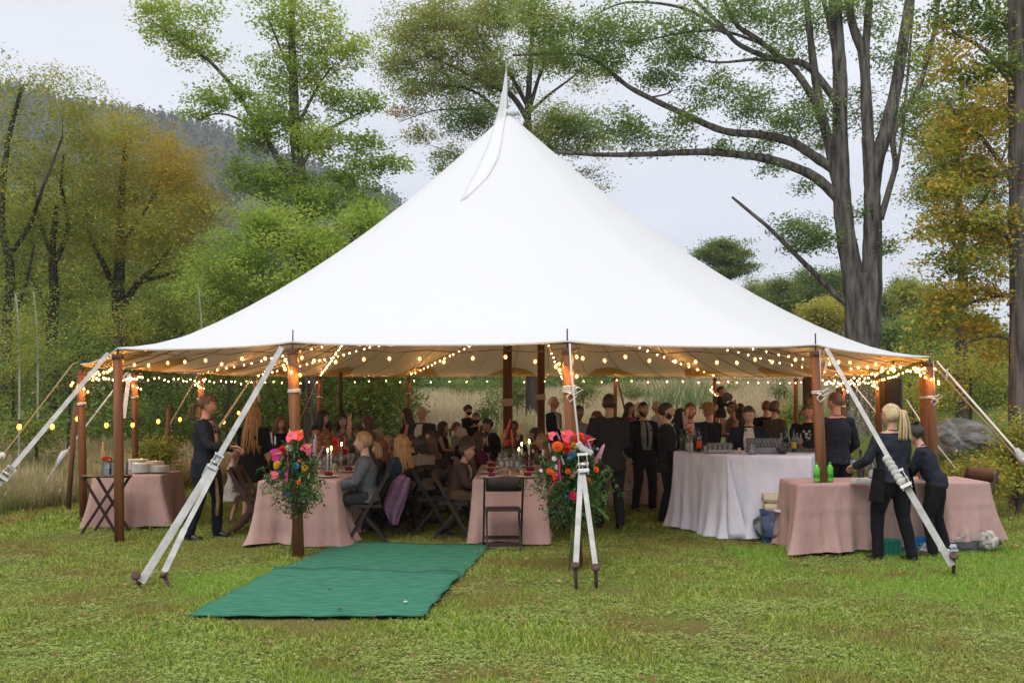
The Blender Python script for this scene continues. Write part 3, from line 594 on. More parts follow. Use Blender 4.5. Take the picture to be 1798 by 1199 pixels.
# near tree at the right edge
DENS[0] = 1.05
tree('tree', 'orange and yellow leaved tree at the right edge with a straight grey trunk', 15.5, [([(1794, 860, 0), (1790, 700), (1790, 520), (1787, 300), (1785, 120), (1783, -60)], .17, .12), ([(1788, 430), (1740, 400), (1690, 395), (1650, 400)], .05, .012), ([(1788, 330), (1730, 250), (1690, 215), (1665, 180)], .05, .012), ([(1788, 300), (1740, 310), (1680, 290)], .04, .01), ([(1788, 520), (1740, 520), (1680, 545), (1640, 590)], .04, .01), ([(1786, 160), (1730, 90), (1680, 60), (1640, 20)], .05, .01), ([(1790, 600), (1750, 590), (1700, 600)], .03, .01)],
     [(1700, 30, 60, 36, 0, .7, 44, .0, .35), (1755, 50, 46, 46, .6, .5, 50, .0, .35), (1735, 120, 45, 34, 0, .6, 44, .0, .4), (1665, 110, 40, 50, 0, .7, 44, .3, .75), (1700, 210, 60, 46, 0, .8, 80, .3, .85), (1765, 200, 34, 56, .5, .4, 40, .5, 1.0), (1738, 160, 20, 14, -1, .3, 8, .4, .6), (1660, 260, 46, 34, 0, .7, 46, .1, .7), (1725, 300, 50, 34, .2, .6, 54, .35, .95), (1660, 340, 46, 30, 0, .7, 46, .1, .7), (1710, 390, 66, 34, 0, .8, 76, .2, .8), (1640, 400, 34, 24, 0, .5, 30, .1, .65), (1745, 420, 34, 34, .4, .4, 34, .45, 1.0), (1690, 460, 56, 28, 0, .7, 54, .1, .7), (1660, 520, 46, 24, 0, .6, 40, .15, .8), (1728, 510, 40, 28, .2, .5, 34, .4, .95), (1630, 565, 36, 22, 0, .5, 28, .1, .7), (1700, 570, 50, 24, 0, .6, 34, .2, .8), (1600, 600, 16, 18, 0, .3, 8, .1, .6), (1750, 610, 24, 30, .4, .4, 18, .3, .8), (1640, 30, 34, 40, 0, .5, 24, .0, .5)],
     bark_grey, leaf_gold, .115, 24, .17, .10, tr=.007, seed=91)
DENS[0] = 1.3
tree('tree', 'pale green tree standing behind the orange tree at the right', 27, [([(1690, 760, 0), (1688, 600), (1690, 450), (1680, 300), (1690, 150)], .20, .06), ([(1688, 450), (1650, 380), (1630, 330)], .07, .02), ([(1685, 350), (1640, 260), (1620, 240)], .05, .02), ([(1690, 400), (1740, 330), (1770, 250)], .06, .02)],
     [(1650, 240, 44, 40, 0, 1.4, 66, .25, .62), (1640, 320, 40, 26, 0, 1.2, 46, .3, .66), (1715, 190, 55, 70, 0, 2, 80, .0, .35), (1630, 190, 36, 40, 0, 1, 40, .15, .4), (1700, 330, 70, 60, 0, 2, 120, .0, .3), (1660, 290, 30, 20, 0, .8, 24, .0, .2), (1740, 440, 60, 60, 0, 2, 90, .0, .4), (1770, 80, 34, 80, 0, 2, 50, .0, .4)],
     bark_dark, leaf_mixed, .13, 34, .32, .18)
# pine and the far trees right of the canopy
tree('pine_tree', 'flat topped pine rising over the right slope of the canopy', 85, [([(1290, 700, 0), (1285, 560), (1278, 480), (1270, 430)], .3, .1), ([(1278, 480), (1250, 465), (1225, 450)], .09, .03), ([(1275, 460), (1300, 445), (1312, 440)], .09, .03)],
     [(1268, 432, 28, 8, 0, 2.5, 60, .2, .42), (1245, 445, 24, 6, 0, 2.0, 46, .2, .42), (1290, 448, 24, 7, 0, 2, 46, .15, .4), (1265, 458, 34, 7, 0, 2.5, 60, .1, .4), (1300, 470, 24, 7, 0, 2, 40, .15, .45), (1275, 480, 36, 8, 0, 2.5, 50, .1, .4)], bark_dark, leaf_mixed, .30, 40, .6, .22, twigs=True, tr=.05)
FT = [(1330, 520, 40, 38, 90, .3, .55, 'olive tree just right of the pine'), (1385, 515, 36, 42, 80, .15, .4, 'green tree second right of the pine'), (1440, 505, 44, 40, 75, .1, .38, 'rounded green tree behind the dead limb'), (1475, 500, 34, 34, 84, .12, .4, 'green tree showing left of the big trunk'), (1455, 548, 46, 22, 66, .5, .62, 'yellow green low tree left of the big trunk'),
      (1570, 525, 30, 38, 78, .1, .35, 'blue green tree just right of the big trunk'), (1605, 520, 40, 40, 70, .35, .6, 'yellowing tree second right of the big trunk'), (1660, 545, 50, 40, 62, .15, .45, 'green tree behind the hanging orange branch'), (1590, 600, 60, 44, 52, .1, .4, 'dark green tree above the right corner of the canopy'), (1660, 610, 60, 50, 45, .1, .4, 'broad green tree behind the right guy ropes'), (1730, 600, 60, 60, 40, .1, .45, 'green tree near the right edge behind the trunk')]
for (px, py, rx, ry, Y, a, b, lab) in FT:
    k = Y / FPX; rr = random.Random(px)
    tree('tree', lab, Y, [([(px, 700, 0), (px + 2, 640), (px, py)], .22, .08)], [(px + rr.uniform(-.6, .6) * rx, py + rr.uniform(-.55, .7) * ry, rx * rr.uniform(.4, .6), ry * rr.uniform(.35, .5), rr.uniform(-1, 1), rx * k * .5, 34, a, b) for _ in range(7)] + [(px, py + ry, rx, ry, 0, rx * k * .6, 90, a, b)],
         bark_dark, leaf_mixed, .26, 30, .6, .35, twigs=False)
# far-off woods that read as one mass
def woods(name, label, specs, size, seed, lm=leaf_mixed):
    rng = np.random.default_rng(seed); C = []; T = []; S = []
    for (x0, x1, ytop, ybot, Y, dep, n, t0, t1) in specs:
        px = rng.uniform(x0, x1, n); wob = np.array([mnoise.noise(Vector((p * .018, seed, Y * .1))) * .55 + mnoise.noise(Vector((p * .05, seed, 5))) * .3 for p in px])
        top = ytop + (ybot - ytop) * (.35 - .5 * wob) * .6; py = top + (ybot - top) * rng.uniform(0, 1, n) ** .8; yy = Y + rng.uniform(0, dep, n)
        for a, b, c in zip(px, py, yy):
            q = W(a, b, Y); C.append((q.x * c / Y, c, max(q.z, gz(q.x, c)))); T.append(t0 + (t1 - t0) * (.5 + .8 * mnoise.noise(Vector((a * .03, b * .03, c * .2 + seed)))) + rng.normal(0, .04))
    C = np.array(C); T = np.array(T); P = clump_leaves(C, 14, size * 2.2, size * 1.6, rng); TT = np.repeat(T, 14) + rng.normal(0, .06, len(P))
    tag(obj(name, leaf_mesh(name, P, size, TT, lm, .5, rng=rng)), label, kind='stuff')
woods('undergrowth', 'dense dark undergrowth of the wood left of the tent', [(230, 720, 440, 640, 37, 4, 2600, .2, .5), (-160, 330, 225, 520, 43, 5, 2600, .36, .62), (-160, 720, 470, 800, 35, 5, 5200, .1, .5), (-160, 260, 420, 640, 38, 4, 1800, .3, .6), (-120, 360, 690, 800, 27, 5, 900, .12, .45)], .17, 3)
woods('woods', 'far hedge and wood line beyond the straw field', [(500, 1600, 640, 700, 112, 8, 2600, .02, .40), (1180, 1900, 590, 700, 100, 10, 2200, .05, .4), (560, 960, 655, 705, 95, 6, 500, .0, .3)], .5, 4)
woods('thicket', 'tangled thicket of the wood right of the big oak', [(1560, 1960, 560, 800, 33, 6, 2400, .15, .58)], .17, 6)
woods('brush', 'green scrub growing in the right half of the field', [(1220, 1560, 672, 716, 60, 30, 700, .1, .5)], .22, 9)
def reeds():
    rm = grassmat('reed_blade', [(.10, .17, .05), (.16, .24, .08), (.26, .30, .14)], .5, (.2, .2, .1), .2)
    me = tuft_mesh('reed_clump', 260, 1.6, 1.2, 3.0, .05, .45, rm, seg=4)
    for px, Y, lab, s in ((1190, 46, 'tall clump of arching reeds in the field behind the bearded man', 1.0), (1235, 50, 'smaller clump of reeds right of the tall one', .75)):
        x = PX(px, Y); o = obj('reed_clump', me, None, (x, Y, gz(x, Y)), (0, 0, px), s); tag(o, lab, 'reeds', 'reed clumps in the field')
reeds()
def boulder(name, c, r, label, seed):
    bm = bmesh.new(); bmesh.ops.create_icosphere(bm, subdivisions=4, radius=1)
    for v in bm.verts:
        p = v.co.copy(); n = mnoise.fractal(p * 1.1 + Vector((seed, 0, 0)), 1, 2, 4) * .35; cell = mnoise.voronoi(p * 1.6 + Vector((seed, 1, 0)))[0][0] * .35
        v.co = p * (1 + n + cell * .4); v.co.z = max(v.co.z, -.5); v.co = Vector((v.co.x * r[0], v.co.y * r[1], v.co.z * r[2]))
    me = bpy.data.meshes.new('boulder'); bm.to_mesh(me); bm.free()
    me.materials.append(mat('rock', (.13, .13, .125), .95, (.27, .265, .255), 3, 1.0, 9, spec=.1, bdist=.06))
    tag(obj(name, me, None, c), label, 'rock')
boulder('boulder', tuple(W(1685, 770, 20)), (.62, .5, .40), 'long grey boulder in the brush right of the corner poles', 2)
boulder('boulder', tuple(W(1655, 778, 19.3)), (.30, .35, .34), 'grey rock half hidden behind the corner poles', 5)
# ------------------------------------------------------------------ the tent
C1 = Vector((PX(891, 17), 17.0)); C2 = Vector((PX(950, 22.8), 22.8)); HPK = W(890, 197, 17.0).z
POLES = [  # foot pixel x, foot distance, top pixel (x, y), foot pixel y or None, radius
    ((147, 917), (142, 641), None, .052), ((210, 951), (207, 613), None, .060), ((525, 980), (514, 602), None, .058), ((1014, 995), (996, 601), None, .058),
    ((1449, 971), (1432, 607), None, .058), ((1638, None), (1632, 628), 13.7, .058), ((1621, None), (1619, 630), 16.4, .056), ((1541, None), (1542, 655), 19.3, .055),
    ((1478, None), (1479, 660), 22.3, .055), ((1396, None), (1397, 660), 25.3, .055), ((1254, None), (1255, 660), 27.6, .055), ((1078, None), (1081, 659), 29.2, .055),
    ((897, None), (897, 659), 29.7, .055), ((716, None), (718, 659), 29.0, .055), ((558, None), (562, 659), 27.2, .055), ((446, None), (449, 659), 25.0, .055),
    ((350, None), (353, 654), 21.8, .055), ((243, None), (236, 647), 18.2, .055)]
wood_pole = mat('pole_wood', (.10, .036, .013), .6, (.21, .085, .030), 14, .5, 30, spec=.3, stretch=(1, 1, .05))
iron = mat('iron', (.06, .04, .04), .7, (.11, .06, .05), 30, .4, 60, metal=.3)
webbing = mat('webbing', (.42, .41, .39), .85, (.56, .55, .53), 9, .6, 260, spec=.1, detail=8)
rope_w = mat('rope_white', (.62, .60, .56), .9, None, 8, .4, 300)
rope_tan = mat('rope_tan', (.30, .22, .12), .9, None, 8, .4, 300)
steel = mat('steel', (.45, .45, .45), .35, None, 8, metal=.9)
cloth_tent = None
def tent_cloth():
    m = bpy.data.materials.new('sailcloth'); m.use_nodes = True; N, L = m.node_tree.nodes, m.node_tree.links
    b = N['Principled BSDF']; b.inputs['Base Color'].default_value = (.625, .63, .64, 1); b.inputs['Roughness'].default_value = .75; b.inputs['Specular IOR Level'].default_value = .15
    g = N.new('ShaderNodeNewGeometry'); n = N.new('ShaderNodeTexNoise'); n.inputs['Scale'].default_value = .8; n.inputs['Detail'].default_value = 5; L.new(g.outputs['Position'], n.inputs[0])
    bp = N.new('ShaderNodeBump'); bp.inputs['Strength'].default_value = .35; bp.inputs['Distance'].default_value = .09; L.new(n.outputs[0], bp.inputs['Height']); L.new(bp.outputs[0], b.inputs['Normal'])
    tr = N.new('ShaderNodeBsdfTranslucent'); tr.inputs[0].default_value = (.86, .66, .46, 1); mx = N.new('ShaderNodeMixShader'); mx.inputs[0].default_value = .07
    L.new(b.outputs[0], mx.inputs[1]); L.new(tr.outputs[0], mx.inputs[2]); L.new(mx.outputs[0], N['Material Output'].inputs[0]); return m
cloth_tent = tent_cloth()
tops = []; feet = []
for (fx, fy), (tx, ty), Y, r in POLES:
    if fy is not None: f = GP(fx, fy); Y = f.y
    else: f = Vector((PX(fx, Y), Y, gz(PX(fx, Y), Y)))
    tops.append(W(tx, ty, Y)); feet.append(f)
def closest_axis(x, y):
    a = C2 - C1; t = max(0.0, min(1.0, (Vector((x, y)) - C1).dot(a) / a.length_squared)); return C1 + a * t, t
def ridge_h(t):
    e = abs(2 * t - 1); return HPK * (e ** 1.3) + (HPK - 1.9) * (1 - e ** 1.3)
def gprof(u): return (1 - u) ** 1.50
PER = []   # perimeter samples: point, sag weight
NB = 8
for i in range(len(tops)):
    a, b = tops[i], tops[(i + 1) % len(tops)]
    for k in range(NB):
        s = k / NB; p = a.lerp(b, s); w = math.sin(PI * s); c, t = closest_axis(p.x, p.y)
        q = Vector((p.x, p.y)); d = (c - q).normalized(); q = q + d * .02 * w
        PER.append(Vector((q.x, q.y, p.z - .015 * w)))
def canopy():
    U = [0.004, .012, .03, .05, .08, .11, .15, .19, .24, .29, .35, .41, .47, .54, .61, .68, .75, .82, .88, .93, .97, 1.0]
    V = []; n = len(PER)
    for u in U:
        for i, P in enumerate(PER):
            c, t = closest_axis(P.x, P.y); w_ = math.sin(PI * (i % NB) / NB); dd = Vector((P.x, P.y)) - c; dd = dd + dd.normalized() * (.17 * w_ * (1 - u ** 5)); x = c.x + dd.x * u; y = c.y + dd.y * u
            hr = ridge_h(t); z = P.z + (hr - P.z) * gprof(u)
            pk = math.exp(-((1 - u) / .06) ** 2) * math.exp(-(min(i % NB, NB - i % NB) / .8) ** 2) * .022   # cloth lifts at each pole
            z += pk + .012 * math.sin(i * 2.4 + u * 3) * math.sin(PI * u) * .5
            V.append((x, y, z))
    F = [(a * n + i, a * n + (i + 1) % n, (a + 1) * n + (i + 1) % n, (a + 1) * n + i) for a in range(len(U) - 1) for i in range(n)]
    return V, F, n, U
TENT = thing('tent', 'white sailcloth tent with a tall pointed peak held by brown wooden poles', 'tent', (C1.x, C1.y, 0))
def tl(v): return Vector((v[0] - TENT.location.x, v[1] - TENT.location.y, v[2] - (v[3] if len(v) > 3 else 0)))
CV, CF, CN, CU = canopy()
mb = MB(); mb.add([tl(v) for v in CV], CF); can = mb.build('canopy', cloth_tent, TENT)
seam_m = mat('seam_tape', (.30, .25, .19), .8); edge_m = mat('hem_rope', (.55, .53, .50), .8)
# webbing seams stitched under the cloth
for i in range(0, CN, 3):
    pts = []
    for a in range(2, len(CU)):
        v = Vector(CV[a * CN + i]); v.z -= .012 + .03 * min(1, (len(CU) - a) / 8); pts.append(tl(v))
    big = (i % NB == 0)
    MB().tube(pts, .012 if not big else .02, 4, flat=.4).build('seam', seam_m, can)
mb = MB(); hp = [tl(v) for v in CV[(len(CU) - 1) * CN:]]; hp.append(hp[0]); mb.tube([p - Vector((0, 0, .012)) for p in hp], .013, 5); mb.build('hem', edge_m, can)
# round reinforcing patches where the poles meet the cloth
patch_m = mat('patch_cloth', (.48, .40, .28), .85)
for i in range(len(tops)):
    mb = MB(); V = []; F = []
    for a in range(-2, 3):
        for b in range(5):
            u = 1.0 - b * .048 * (1 - .0 * abs(a)); col = (i * NB + a) % CN; P = PER[col]; c, t = closest_axis(P.x, P.y); wv = math.sqrt(max(0, 1 - (a / 2.05) ** 2)); u = 1 - b * .036 * wv
            z = P.z + (ridge_h(t) - P.z) * gprof(u) - .02; V.append(tl((c.x + (P.x - c.x) * u, c.y + (P.y - c.y) * u, z)))
    for a in range(4):
        for b in range(4): F.append((a * 5 + b, a * 5 + b + 1, (a + 1) * 5 + b + 1, (a + 1) * 5 + b))
    mb.add(V, F); mb.build('reinforcing_patch', patch_m, can)
def zig(mb, c, r, n, dz, rad):
    """turns of rope round a pole"""
    pts = [c + Vector((math.cos(k * PI / 4) * r, math.sin(k * PI / 4) * r, dz * k / 8)) for k in range(8 * n + 1)]
    mb.tube(pts, rad, 5)
TIE = {0: 712, 2: 690, 3: 690, 4: 692, 5: 700, 6: 700, 7: None, 8: 715, 11: None, 13: 692, 14: 698, 15: None, 16: 702, 17: 700}
for i, ((f, tp), r) in enumerate(zip(zip(feet, tops), [p[3] for p in POLES])):
    mb = MB(); P0 = f - Vector((0, 0, .05)); P1 = tp + Vector((0, 0, -.10)); mb.tube([tl(P0), tl(P0.lerp(P1, .5)), tl(P1)], [r, r * 1.02, r * .98], 8 if i in (1, 3) else 12, smooth=True)
    po = mb.build('side_pole', wood_pole, TENT)
    mb = MB(); mb.tube([tl(tp + Vector((0, 0, -.12))), tl(tp + Vector((0, 0, -.06)))], [r * 1.08] * 2, 12); mb.tube([tl(tp + Vector((0, 0, -.10))), tl(tp + Vector((0, 0, .14)))], .008, 6); mb.build('pole_pin', iron, po)
    if TIE.get(i):
        z = ZT(TIE[i], f.y); t = (z - f.z) / (tp.z - f.z); c = f.lerp(tp, t); mb = MB(); zig(mb, tl(c), r + .008, 2 if i != 3 else 4, .018, .009)
        if i in (3, 4, 5):
            q = tl(c) + Vector((r * .3, -r - .01, .01)); mb.tube([q, q + Vector((.06, -.01, .05)), q + Vector((.12, 0, .03)), q + Vector((.02, -.01, -.03)), q + Vector((-.05, -.01, .0))], .008, 5)
            mb.tube([q, q + Vector((-.05, -.01, -.05)), q + Vector((-.02, -.01, -.10)), q + Vector((.05, 0, -.04))], .007, 5)
            mb.tube([tl(tp + Vector((.03, -.05, -.05))), q], .006, 4)
        mb.build('rope_tie', rope_w, po)
for (cx, cy), px, zt, r in ((C1, 891, 713, .078), (C2, 950, 702, .085)):
    mb = MB(); b = Vector((cx, cy, gz(cx, cy) - .05)); top = Vector((cx, cy, HPK - .05)); mb.tube([tl(b), tl(b.lerp(top, .5)), tl(top)], [r, r, r * .8], 14); po = mb.build('centre_pole', wood_pole, TENT)
    z = ZT(zt, cy); c = Vector((cx, cy, z)); mb = MB(); zig(mb, tl(c), r + .012, 6, .02, .013)
    q = tl(c) + Vector((0, -r - .015, .05))
    if px == 891: mb.tube([q + Vector((-.05, 0, .0)), q + Vector((-.16, 0, .04)), q + Vector((-.20, 0, .02))], .010, 5)
    mb.build('rope_tie', mat('rope_cream', (.55, .42, .28), .9, None, 8, .4, 200), po)
# mast tip, cap and pennant at the peak
mb = MB(); a = W(890, 200, 17.0); mb.tube([tl(a), tl(W(889, 112, 17.0))], [.022, .012], 6); mast = mb.build('mast_tip', mat('tip_grey', (.30, .32, .31), .6), TENT)
mb = MB(); mb.lathe(tl(W(893, 197, 17.0)), [(.10, -.07), (.11, -.02), (.085, .03), (.03, .045), (0, .05)], 14); mb.build('peak_cap', cloth_tent, can)
from mathutils.bvhtree import BVHTree
CBVH = BVHTree.FromPolygons([tl(v) for v in CV], CF)
def canopy_hit(px, py):
    """first point of the canopy's front seen at a pixel"""
    o_ = tl(Vector((0, 0, EYE))); d_ = (W(px, py, 17) - Vector((0, 0, EYE))).normalized(); loc, nr, ix, di = CBVH.ray_cast(o_, d_)
    if loc is not None: return loc + Vector((TENT.location.x, TENT.location.y, 0))
    for k in range(4000):
        Y = 9 + k * .003 * 1; p = W(px, py, Y); c, t = closest_axis(p.x, p.y)
        d = (Vector((p.x, p.y)) - c).length; h = 2.35 + (HPK - 2.35) * gprof(min(1, d / 6.75))
        if d < 6.75 and p.z <= h: return p
    return W(px, py, 17)
def pennant():
    L = [(889.5, 112, 888.5, 112), (886, 135, 890.5, 135), (882, 160, 891, 160), (877, 185, 890, 188), (872, 205, 888, 208), (866, 225, 884, 228), (858, 250, 881, 252), (848, 275, 876, 276), (838, 297, 866, 296), (826, 318, 856, 312), (816, 338, 842, 326), (808, 353, 818, 349)]
    V = []; F = []; n = len(L); K = 5
    for i, (ax, ay, bx, by) in enumerate(L):
        for k in range(K):
            s = k / (K - 1); px, py = ax + (bx - ax) * s, ay + (by - ay) * s
            if py < 198: p = W(px, py, 16.95)
            else: p = canopy_hit(px, py); p = p + (Vector((0, 0, EYE)) - p).normalized() * (.012 + .003 * math.sin(i * 1.9 + s * 5))
            V.append(tl(p))
    for i in range(n - 1):
        for k in range(K - 1): a = i * K + k; F.append((a, a + 1, a + K + 1, a + K))
    mb = MB(); mb.add(V, F); o = mb.build('pennant', mat('pennant_cloth', (.60, .605, .61), .7, None, 6, .6, 10, bdist=.03), mast)
    md = o.modifiers.new('thick', 'SOLIDIFY'); md.thickness = .003
pennant()
# rope down the left slope (grey line along the silhouette)
# ---- straps, ratchets, stakes
def strap(mb, a, b, w, nrm=None, t=.006):
    a, b = Vector(a), Vector(b); d = (b - a).normalized(); view = (a.lerp(b, .5) - Vector((0, 0, EYE))).normalized() if nrm is None else nrm
    x = d.cross(view).normalized(); mb.bar(tl(a), tl(b), w, t, up=view)
def stake(head, foot, label=None):
    mb = MB(); d = (head - foot).normalized(); mb.tube([tl(foot - d * .15), tl(head)], .017, 10); q = d.to_track_quat('Z', 'Y').to_matrix()
    mb.lathe(tl(head - d * .01), [(.018, -.02), (.030, -.008), (.042, 0), (.042, .012), (.030, .018), (0, .019)], 14, M=q); return mb.build('stake', iron, TENT)
def ratchet(c, d, s=1.0):
    view = (c - Vector((0, 0, EYE))).normalized(); x = d.cross(view).normalized(); rot = Matrix((x, view, d)).transposed()
    mb = MB(); M = rot.to_4x4(); c = tl(c)
    for sx in (-1, 1): mb.box(c + x * sx * .034 * s, (.006 * s, .05 * s, .17 * s), rot, bev=.002)
    mb.box(c - view * .03 * s + d * .05 * s, (.085 * s, .012 * s, .03 * s), rot, bev=.003); mb.box(c - view * .02 * s - d * .08 * s, (.09 * s, .014 * s, .02 * s), rot, bev=.003)
    mb.tube([c + x * -.045 * s, c + x * .045 * s], .016 * s, 10); mb.tube([c + x * -.05 * s + d * .05 * s, c + x * .05 * s + d * .05 * s], .01 * s, 8); return mb
# left strap
A = tops[2] + Vector((-.10, -.08, -.05)); K = W(378, 812, 9.9); S1h, S1f = W(238, 1010, 9.0), GP(247, 1028); S2h, S2f = W(287, 1008, 8.95), GP(301, 1035)
mb = MB(); strap(mb, A, K, .056); g1 = mb.build('guy_strap', webbing, TENT); ratchet(K, (K - A).normalized(), 1.1).build('ratchet_buckle', steel, g1)
mb = MB(); strap(mb, K + Vector((-.01, -.02, -.02)), W(247, 1022, 9.02), .072); mb.build('guy_strap', webbing, TENT)
mb = MB(); strap(mb, K + Vector((.02, 0, -.04)), W(323, 930, 9.3), .045); strap(mb, W(324, 928, 9.3), W(288, 1004, 8.97), .055); mb.build('guy_strap', webbing, TENT)
mb = MB(); mb.tube([tl(K), tl(W(365, 815, 9.85)), tl(W(355, 835, 9.8))], .009, 5); mb.build('strap_tail', webbing, g1)
stake(S1h, S1f); stake(S2h, S2f)
# middle strap
A = tops[3] + Vector((.02, -.10, -.02)); K = W(1018, 800, 9.45)
mb = MB(); mb.tube([tl(A), tl(W(1003, 650, 10.0)), tl(W(1016, 775, 9.55))], .010, 6); g2 = mb.build('guy_strap', rope_w, TENT)
mb = MB(); a = tl(K); mb.box(a + Vector((.01, 0, .085)), (.055, .05, .10), Matrix.Rotation(R(-35), 3, 'Y'), bev=.012); mb.box(a + Vector((.065, -.02, .05)), (.12, .035, .05), Matrix.Rotation(R(30), 3, 'Y'), bev=.010); mb.build('webbing_knot', webbing, g2)
ratchet(W(1024, 815, 9.4), Vector((.05, -.15, -1)).normalized(), 1.15).build('ratchet_buckle', mat('zinc', (.62, .62, .60), .35, metal=.7), g2)
mb = MB(); strap(mb, W(1020, 826, 9.4), W(1011, 992, 8.86), .05); mb.build('guy_strap', webbing, TENT)
mb = MB(); strap(mb, W(1023, 826, 9.4), W(1046, 996, 8.86), .046); mb.build('guy_strap', webbing, TENT)
stake(W(1010, 991, 8.84), GP(1012, 1036)); stake(W(1046, 995, 8.84), GP(1047, 1034))
# right strap
A = tops[4] + Vector((.10, -.06, -.03)); K = W(1585, 842, 9.78); B = W(1672, 992, 9.5)
mb = MB(); strap(mb, A, W(1560, 803, 9.92), .045); g3 = mb.build('guy_strap', webbing, TENT)
mb = MB(); u = (B - A).normalized()
for k in range(6):
    c = W(1558 + k * 5, 806 + k * 8, 9.90 - k * .025); mb.ball(tl(c), (.050, .035, .042), 10, 6)
mb.build('webbing_knot', webbing, g3); ratchet(K, u, 1.25).build('ratchet_buckle', mat('zinc_dark', (.42, .40, .37), .4, metal=.7), g3)
mb = MB(); strap(mb, K, B, .064); strap(mb, W(1665, 975, 9.53), W(1674, 992, 9.49), .04); mb.build('guy_strap', webbing, TENT)
stake(W(1675, 975, 9.48), GP(1674, 1012))
# far left strap and ropes
mb = MB(); A = W(190, 620, 12.0); K = W(8, 836, 10.2); strap(mb, A, W(22, 820, 10.3), .050); g4 = mb.build('guy_strap', webbing, TENT); ratchet(W(12, 832, 10.25), (K - A).normalized(), 1.2).build('ratchet_buckle', steel, g4)
mb = MB(); strap(mb, W(4, 842, 10.2), W(-190, 1072, 8.6), .05); mb.build('guy_strap', webbing, TENT)
stake(W(-192, 1060, 8.55), GP(-190, 1085))
def line(pts, rad, m, name='guy_rope', parent=None):
    mb = MB(); mb.tube([tl(p) for p in pts], rad, 5); return mb.build(name, m, parent or TENT)
g = line([W(136, 636, 15.2), W(127, 640, 15.0), W(4, 801, 13.6), W(-160, 1010, 9.6)], .011, rope_tan); mb = MB(); mb.ball(tl(W(4, 801, 13.6)), (.05, .03, .06)); mb.build('rope_knot', rope_w, g)
g = line([W(222, 655, 18.0), W(117, 793, 16.6)], .018, webbing, 'guy_strap'); mb = MB(); mb.tube([tl(W(119, 790, 16.6)), tl(W(112, 797, 16.5)), tl(W(105, 808, 16.4)), tl(W(99, 822, 16.4))], [.02, .06, .05, .02], 7); mb.build('ratchet_buckle', webbing, g); line([W(97, 822, 16.4), W(45, 892, 15.6)], .014, webbing, 'guy_strap'); stake(W(43, 890, 15.5), GP(45, 896))
mb = MB(); strap(mb, W(227, 655, 17.9), W(217, 734, 17.2), .07); mb.build('hanging_strap', webbing, TENT)
line([W(349, 656, 21.9), W(300, 742, 20.5), W(276, 795, 19.6)], .012, rope_tan)
mb = MB(); mb.tube([tl(W(441, 665, 24.6)), tl(W(386, 748, 21.6)), tl(W(381, 756, 21.3))], [.035, .060, .075], 6, flat=.5); mb.build('guy_strap', webbing, TENT)
mb = MB(); mb.tube([tl(W(452, 662, 24.9)), tl(W(455, 705, 24.4))], .035, 5, flat=.4); mb.build('hanging_strap', webbing, TENT)
line([W(559, 663, 27.1), W(528, 735, 26)], .012, rope_tan); line([W(713, 664, 29), W(688, 735, 28)], .012, rope_tan); line([W(1083, 662, 29.4), W(1101, 735, 30.5)], .03, mat('rope_dark', (.12, .09, .06), .9))
line([W(1262, 662, 27.6), W(1285, 705, 28.6)], .02, rope_tan)
line([W(1493, 668, 22.2), W(1541, 727, 20.8)], .014, rope_w); line([W(1592, 702, 20.5), W(1640, 775, 18), W(1694, 842, 16)], .016, rope_w)
g = line([W(1645, 634, 13.5), W(1785, 792, 12.2)], .012, rope_w); line([W(1660, 650, 13.3), W(1792, 800, 12.15), W(1900, 930, 11)], .016, rope_w); line([W(1640, 642, 13.6), W(1720, 730, 12.9), W(1793, 812, 12.1)], .012, rope_tan)
mb = MB(); mb.tube([tl(W(1784, 788, 12.2)), tl(W(1792, 800, 12.15)), tl(W(1800, 815, 12.1))], [.03, .055, .04], 7); mb.build('webbing_knot', webbing, g)
for (px, py, Y) in ((1663, 655, 13.2), (1450, 643, 11.4), (1505, 683, 21.5)):
    mb = MB(); mb.box(tl(W(px, py, Y)), (.025, .006, .13), Matrix.Rotation(R(8), 3, 'Y')); mb.build('strap_tag', webbing, TENT)

# ------------------------------------------------------------------ string lights
bulb_m = emat('warm_bulb', (1.0, .40, .085), 1700.0); wire_m = mat('light_wire', (.05, .045, .04), .7); sock_m = mat('bulb_socket', (.02, .02, .02), .5)
def globemat(name, e, a):
    m = bpy.data.materials.new(name); m.use_nodes = True; N, L = m.node_tree.nodes, m.node_tree.links; N.clear()
    t = N.new('ShaderNodeBsdfTransparent'); em = N.new('ShaderNodeEmission'); em.inputs[0].default_value = (1.0, .40, .045, 1); em.inputs[1].default_value = e
    mx = N.new('ShaderNodeMixShader'); mx.inputs[0].default_value = a; L.new(t.outputs[0], mx.inputs[1]); L.new(em.outputs[0], mx.inputs[2]); o = N.new('ShaderNodeOutputMaterial'); L.new(mx.outputs[0], o.inputs[0]); return m
globe_m = globemat('lit_globe', 1.9, .75)
bm_ = MB(); bm_.ball((0, 0, -.045), (.0065, .0065, .010), 6, 5, 0); bm_.ball((0, 0, -.045), (.020, .020, .025), 10, 7, 1); BULB = bm_.mesh('bulb', [bulb_m, globe_m])
sm_ = MB(); sm_.tube([(0, 0, -.022), (0, 0, .01)], .011, 6); SOCK = sm_.mesh('bulb_socket', sock_m)
